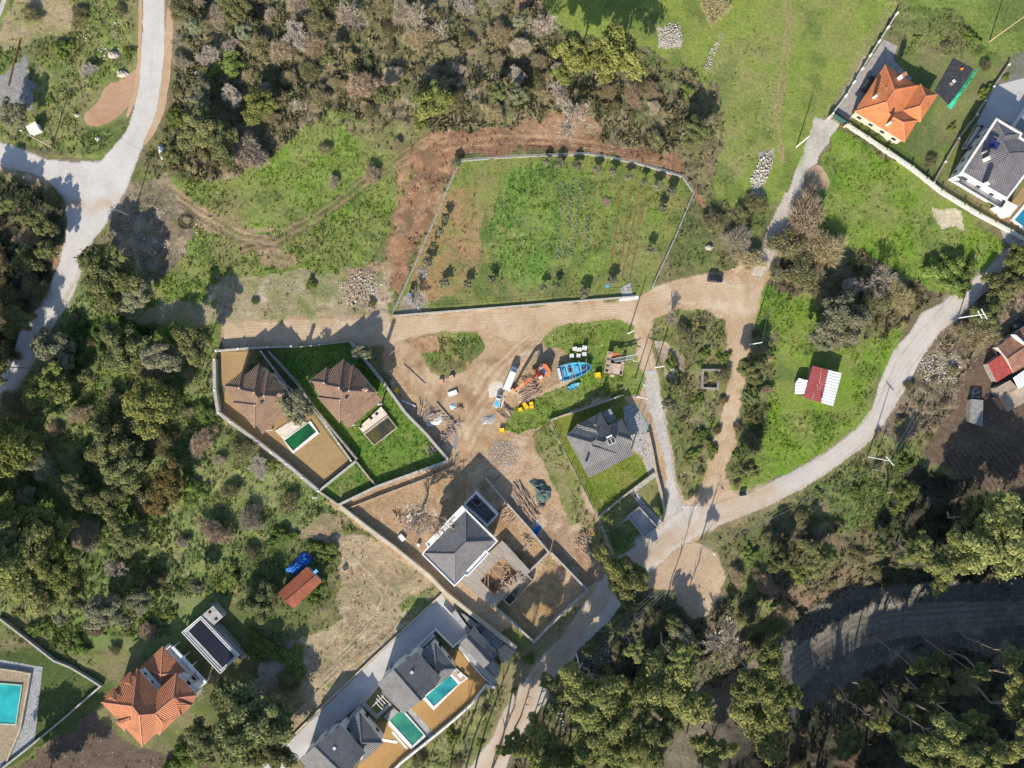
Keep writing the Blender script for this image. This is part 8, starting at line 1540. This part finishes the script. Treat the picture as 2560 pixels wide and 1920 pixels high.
# pergola of the upper twin villa, stepping stones
root = root_at("pergola", TK, 250, 1280, "white bar pergola over the parking bay between the twin villas", "pergola")
for a, b in (((150, 1330), (305, 1185)), ((60, 1415), (150, 1330)), ((145, 1300), (280, 1450)), ((165, 1230), (295, 1375)), ((185, 1165), (345, 1345)), ((262, 1165), (400, 1320))): mb = MB(); mb.beam(P(*TK(*a), 2.8), P(*TK(*b), 2.8 + (.12 if a[1] < b[1] else 0)), .16, .1); mb.build("beam", M_white, root)
for x, y in ((150, 1330), (300, 1190), (280, 1445), (400, 1318)): p = P(*TK(x, y), 2.7); mb = MB(); mb.box((p.x, p.y, 1.35), (.12, .12, 2.7)); mb.build("post", M_white, root)
ss = [(t14, 1185 + i * 10.3, 1355 + i * 11.5, 1) for i in range(12)] + [(t14, 1100 + i * 19, 1416 + i * 3.2 + (i % 2) * 2, 2) for i in range(7)] + [(TK, 1078 + i * 51, 188 - i * 47, 3) for i in range(5)] + [(TL, 955 + i * 29, 348 - i * 37, 4) for i in range(6)]
wh = {1: "in the row beside the plain green pool", 2: "in the short row to the lower twin villa", 3: "in the dark bed above the upper twin villa", 4: "in the dark bed above the lower twin villa"}
me_s = MB(); me_s.poly(oct_(-.34, .34, -.22, .22, .04), 0, .09); proto_s = me_s.build("stepping_stone", M_white); used_ = False
for T, x, y, k in ss:
    c = proto_s if not used_ else proto_s.copy()
    if used_: COL.objects.link(c)
    used_ = True; g = P(*T(x, y), .1); c.location = (g.x, g.y, .055); c.rotation_euler = (0, 0, math.radians(-42 if k == 1 else 55 if k == 2 else 45)); c.scale = (1.25, 1.25, 1) if k in (1, 2) else (1.6, 2.2, 1); tag(c, f"white stepping stone {wh[k]}", "stepping stone", f"stepping stones {wh[k]}")
# cabbages in four rows
cm = crown_mesh("cabbage_leaves", 401, 8, .45, 26, .22, (.22, .32, .22), (.55, .60, .45), flat=.5, hollow=.2); cm.materials.append(M_leaf); r = random.Random(9)
for row, ((x0, y0), (x1, y1), n) in enumerate((((1410, 452), (1393, 648), 30), ((1432, 450), (1413, 646), 30), ((1453, 455), (1431, 640), 26), ((1473, 540), (1457, 656), 16))):
    for i in range(n):
        t = i / (n - 1); x = x0 + (x1 - x0) * t + r.uniform(-3, 3) + math.sin(t * 9 + row) * 2; y = y0 + (y1 - y0) * t + r.uniform(-1.5, 1.5); g = P(x, y, .1); o = bpy.data.objects.new("cabbage", cm); COL.objects.link(o); s = r.uniform(.18, .42); o.location = (g.x, g.y, .12); o.scale = (s, s, s); o.rotation_euler = (0, 0, r.random() * 6)
        tag(o, f"pale cabbage in the {ORD[row]} row from the left in the walled garden", "cabbage", f"cabbages of the {ORD[row]} row")
for x, y, s, lb in ((1515, 505, 1.7, "dark brown dead plant clump in the right half of the walled garden"), (1620, 510, .9, "")):
    if lb: o = bpy.data.objects.new("dead_plant", PROTO['brown'][0]); COL.objects.link(o); g = P(x, y, .3); o.location = (g.x, g.y, .1); o.scale = (s, s, .6); tag(o, lb, "plant")
# stones and litter nobody could count
def rubble(name, T, pts, n, smin, smax, cols, label, seed, h=0.0):
    r = np.random.default_rng(seed); q = np.array([T(*p) for p in pts]); V = []; F_ = []; Tn = []; k = 0
    base = np.array([(1, 0, 0), (-1, 0, 0), (0, 1, 0), (0, -1, 0), (0, 0, 1), (0, 0, -1)], float); fc = [(0, 2, 4), (2, 1, 4), (1, 3, 4), (3, 0, 4), (2, 0, 5), (1, 2, 5), (3, 1, 5), (0, 3, 5)]
    cx, cy = q.mean(0)
    while k < n:
        x = r.uniform(q[:, 0].min(), q[:, 0].max()); y = r.uniform(q[:, 1].min(), q[:, 1].max())
        if not inpoly(np.array([x]), np.array([y]), q)[0]: continue
        f = 1 - min(1, math.hypot(x - cx, y - cy) / (0.5 * max(np.ptp(q[:, 0]), np.ptp(q[:, 1]))))
        if r.random() > f * 1.7 + .12: continue
        g = G(x, y); s = r.uniform(smin, smax) * (1.3 if r.random() < .08 else .72); R3 = base * s * r.uniform(.5, 1.2, (6, 1)) * np.array([1, r.uniform(.6, 1), .6]); a = r.uniform(0, 6.3); c_, s_ = math.cos(a), math.sin(a)
        R3 = R3 @ np.array([[c_, -s_, 0], [s_, c_, 0], [0, 0, 1]]) + np.array([g.x, g.y, g.z + s * .2 + h * f * r.random()]); V.append(R3); F_ += [[i + 6 * k for i in t] for t in fc]; c = np.array(cols[r.integers(len(cols))]) * r.uniform(.75, 1.15); Tn += [c] * 6; k += 1
    o = link(name, nmesh(name, np.vstack(V), np.array(F_), np.array(Tn)), M_twigv); tag(o, label, "rubble", kind="stuff")
ST_ = [(.62, .57, .50), (.48, .43, .37), (.70, .66, .60)]; LT = [(.8, .8, .8), (.7, .72, .75), (.45, .6, .7), (.35, .3, .25), (.6, .5, .4)]
rubble("rubble", O, [(1422, 75), (1450, 30), (1475, 80), (1470, 105), (1425, 105)], 630, .12, .4, ST_, "heap of white stones on the bright meadow at the top", 1, .7)
rubble("rubble", t4, [(-60, 1350), (30, 1290), (40, 1420), (-20, 1560), (-130, 1659), (-160, 1560)], 750, .12, .45, ST_, "long heap of pale stones left of the crushed-stone lane", 2, .9)
rubble("rubble", O, [(1058, 955), (1140, 950), (1135, 1000), (1060, 1015), (1050, 985)], 1900, .05, .2, ST_ + LT, "strewn building rubble on the dirt above the roofless annex", 3, .3)
rubble("litter", t15, [(560, 680), (830, 560), (870, 700), (800, 980), (640, 900)], 390, .1, .32, LT, "white litter strewn on the verge beside the long dirt road", 4)
rubble("litter", t15, [(150, 1340), (330, 1130), (470, 1180), (440, 1300), (300, 1300)], 135, .1, .4, LT, "scattered litter on the lower verge of the long dirt road", 5)
rubble("rubble", t6, [(700, 780), (900, 680), (1060, 720), (1130, 860), (900, 1010), (760, 940)], 540, .08, .38, ST_, "loose pale stones on the bulldozed soil left of the walled garden", 6)
rubble("rubble", t5, [(1150, 0), (1500, 40), (1900, 330), (1700, 700), (1450, 620), (1100, 680)], 630, .06, .3, ST_, "small stones on the rough ground right of the pale road", 7)
rubble("rubble", t14, [(700, 200), (1300, 60), (1430, 180), (1250, 480), (700, 900), (200, 1080), (560, 500)], 1350, .05, .22, ST_ + [(.3, .25, .18)], "gravel and clods on the cleared slope above the driveway", 8)
rubble("rubble", t8, [(1330, 1420), (1560, 1380), (1700, 1450), (1640, 1659), (1250, 1659)], 630, .1, .42, ST_, "tumbled field stones right of the grey road", 9, .3)
rubble("rubble", t3, [(1460, 1090), (1540, 1080), (1640, 1230), (1600, 1270), (1480, 1150)], 240, .1, .35, ST_, "broken pale stones at the edge of the top thicket", 10)
rubble("rubble", t3, [(1640, 620), (1720, 420), (1810, 270), (1830, 290), (1760, 450), (1690, 660)], 300, .1, .3, ST_, "line of pale stones between the two meadows", 11)
rubble("rubble", t1, [(680, 180), (1080, 150), (1080, 500), (900, 520), (700, 400)], 225, .12, .45, ST_, "pale stones in the grass left of the pale road", 12)
rubble("litter", tile(1380, 980, 9.217), [(1900, 280), (2060, 500), (2150, 700), (1900, 740), (1850, 500)], 170, .08, .22, ST_ + LT, "heap of pale and dark stones beside the grey-roofed house", 13, .3)
rubble("rubble", t6, [(1330, 860), (1420, 880), (1430, 1020), (1370, 1010)], 165, .08, .3, LT, "grey scrap around the small hut in the walled garden", 14, .3)
rubble("rubble", t6, [(1390, 640), (1490, 640), (1490, 720), (1440, 780), (1390, 720)], 360, .06, .2, [(.40, .40, .40), (.5, .5, .5)], "grey gravel heap in the walled garden", 15, .4)
rubble("litter", t11, [(150, 1180), (260, 1150), (250, 1260), (160, 1260)], 120, .1, .3, LT, "litter against the site wall", 16)
rubble("litter", t12, [(1740, 50), (1820, 20), (1860, 120), (1750, 130)], 75, .1, .35, LT, "scrap beside the ruined hut", 17)
rubble("litter", tile(1080, 1360, 6.9125), [(1400, 640), (1590, 700), (1560, 840), (1450, 820)], 90, .08, .25, LT, "white rubble in the half-built basin", 18, .3)
rubble("rubble", S0, [(1215, 1205), (1300, 1250), (1340, 1330), (1420, 1400), (1400, 1440), (1330, 1400), (1270, 1330)], 900, .05, .22, ST_ + LT + [(.5, .36, .25)], "small rubble and laths strewn between the timber stacks on the site", 19)
rubble("rubble", tile(1080, 1360, 6.9125), [(1700, 600), (2000, 200), (2200, 900), (1780, 1560), (1300, 1150)], 420, .05, .22, [(.35, .2, .1), (.5, .36, .22), (.6, .5, .4)], "clods and stones on the ochre earth plot", 20)
rubble("rubble", t11, [(-250, 1120), (0, 1100), (300, 1440), (140, 1560), (-60, 1400)], 380, .05, .2, [(.35, .2, .1), (.55, .4, .26), (.7, .6, .5)], "clods and stones on the soil above the concrete terrace", 21)
planks("timber_pile", "loose boards lying on the soil beside the site wall corner", "timber pile", t11, 130, 1370, 9, 2.6, 15, .8, 3.0, seed=21)
planks("timber_pile", "scatter of dark boards on the yard between the plastic sheets", "timber pile", t10, 1690, 330, 14, 2.4, 60, 1.3, 5.0, M_woodold, seed=22)
planks("timber_pile", "small heap of broken boards below the stack fan on the yard", "timber pile", t10, 1760, 215, 10, 1.8, 70, .9, 1.6, seed=23)
planks("timber_pile", "dark boards stacked below the dark tarpaulin heap", "timber pile", t11, 250, 1060, 8, 2.0, -30, .5, 1.4, M_woodold, seed=24)
planks("timber_pile", "heap of formwork boards over the edge of the square pool opening", "timber pile", tile(1080, 1360, 6.9125), 1290, 700, 22, 2.2, -45, .5, 5.5, seed=31).location.z += 1.9
planks("timber_pile", "stack of boards at the top corner of the half-built basin", "timber pile", tile(1080, 1360, 6.9125), 1530, 545, 14, 1.8, 40, .6, 2.4, seed=32).location.z += 1.6
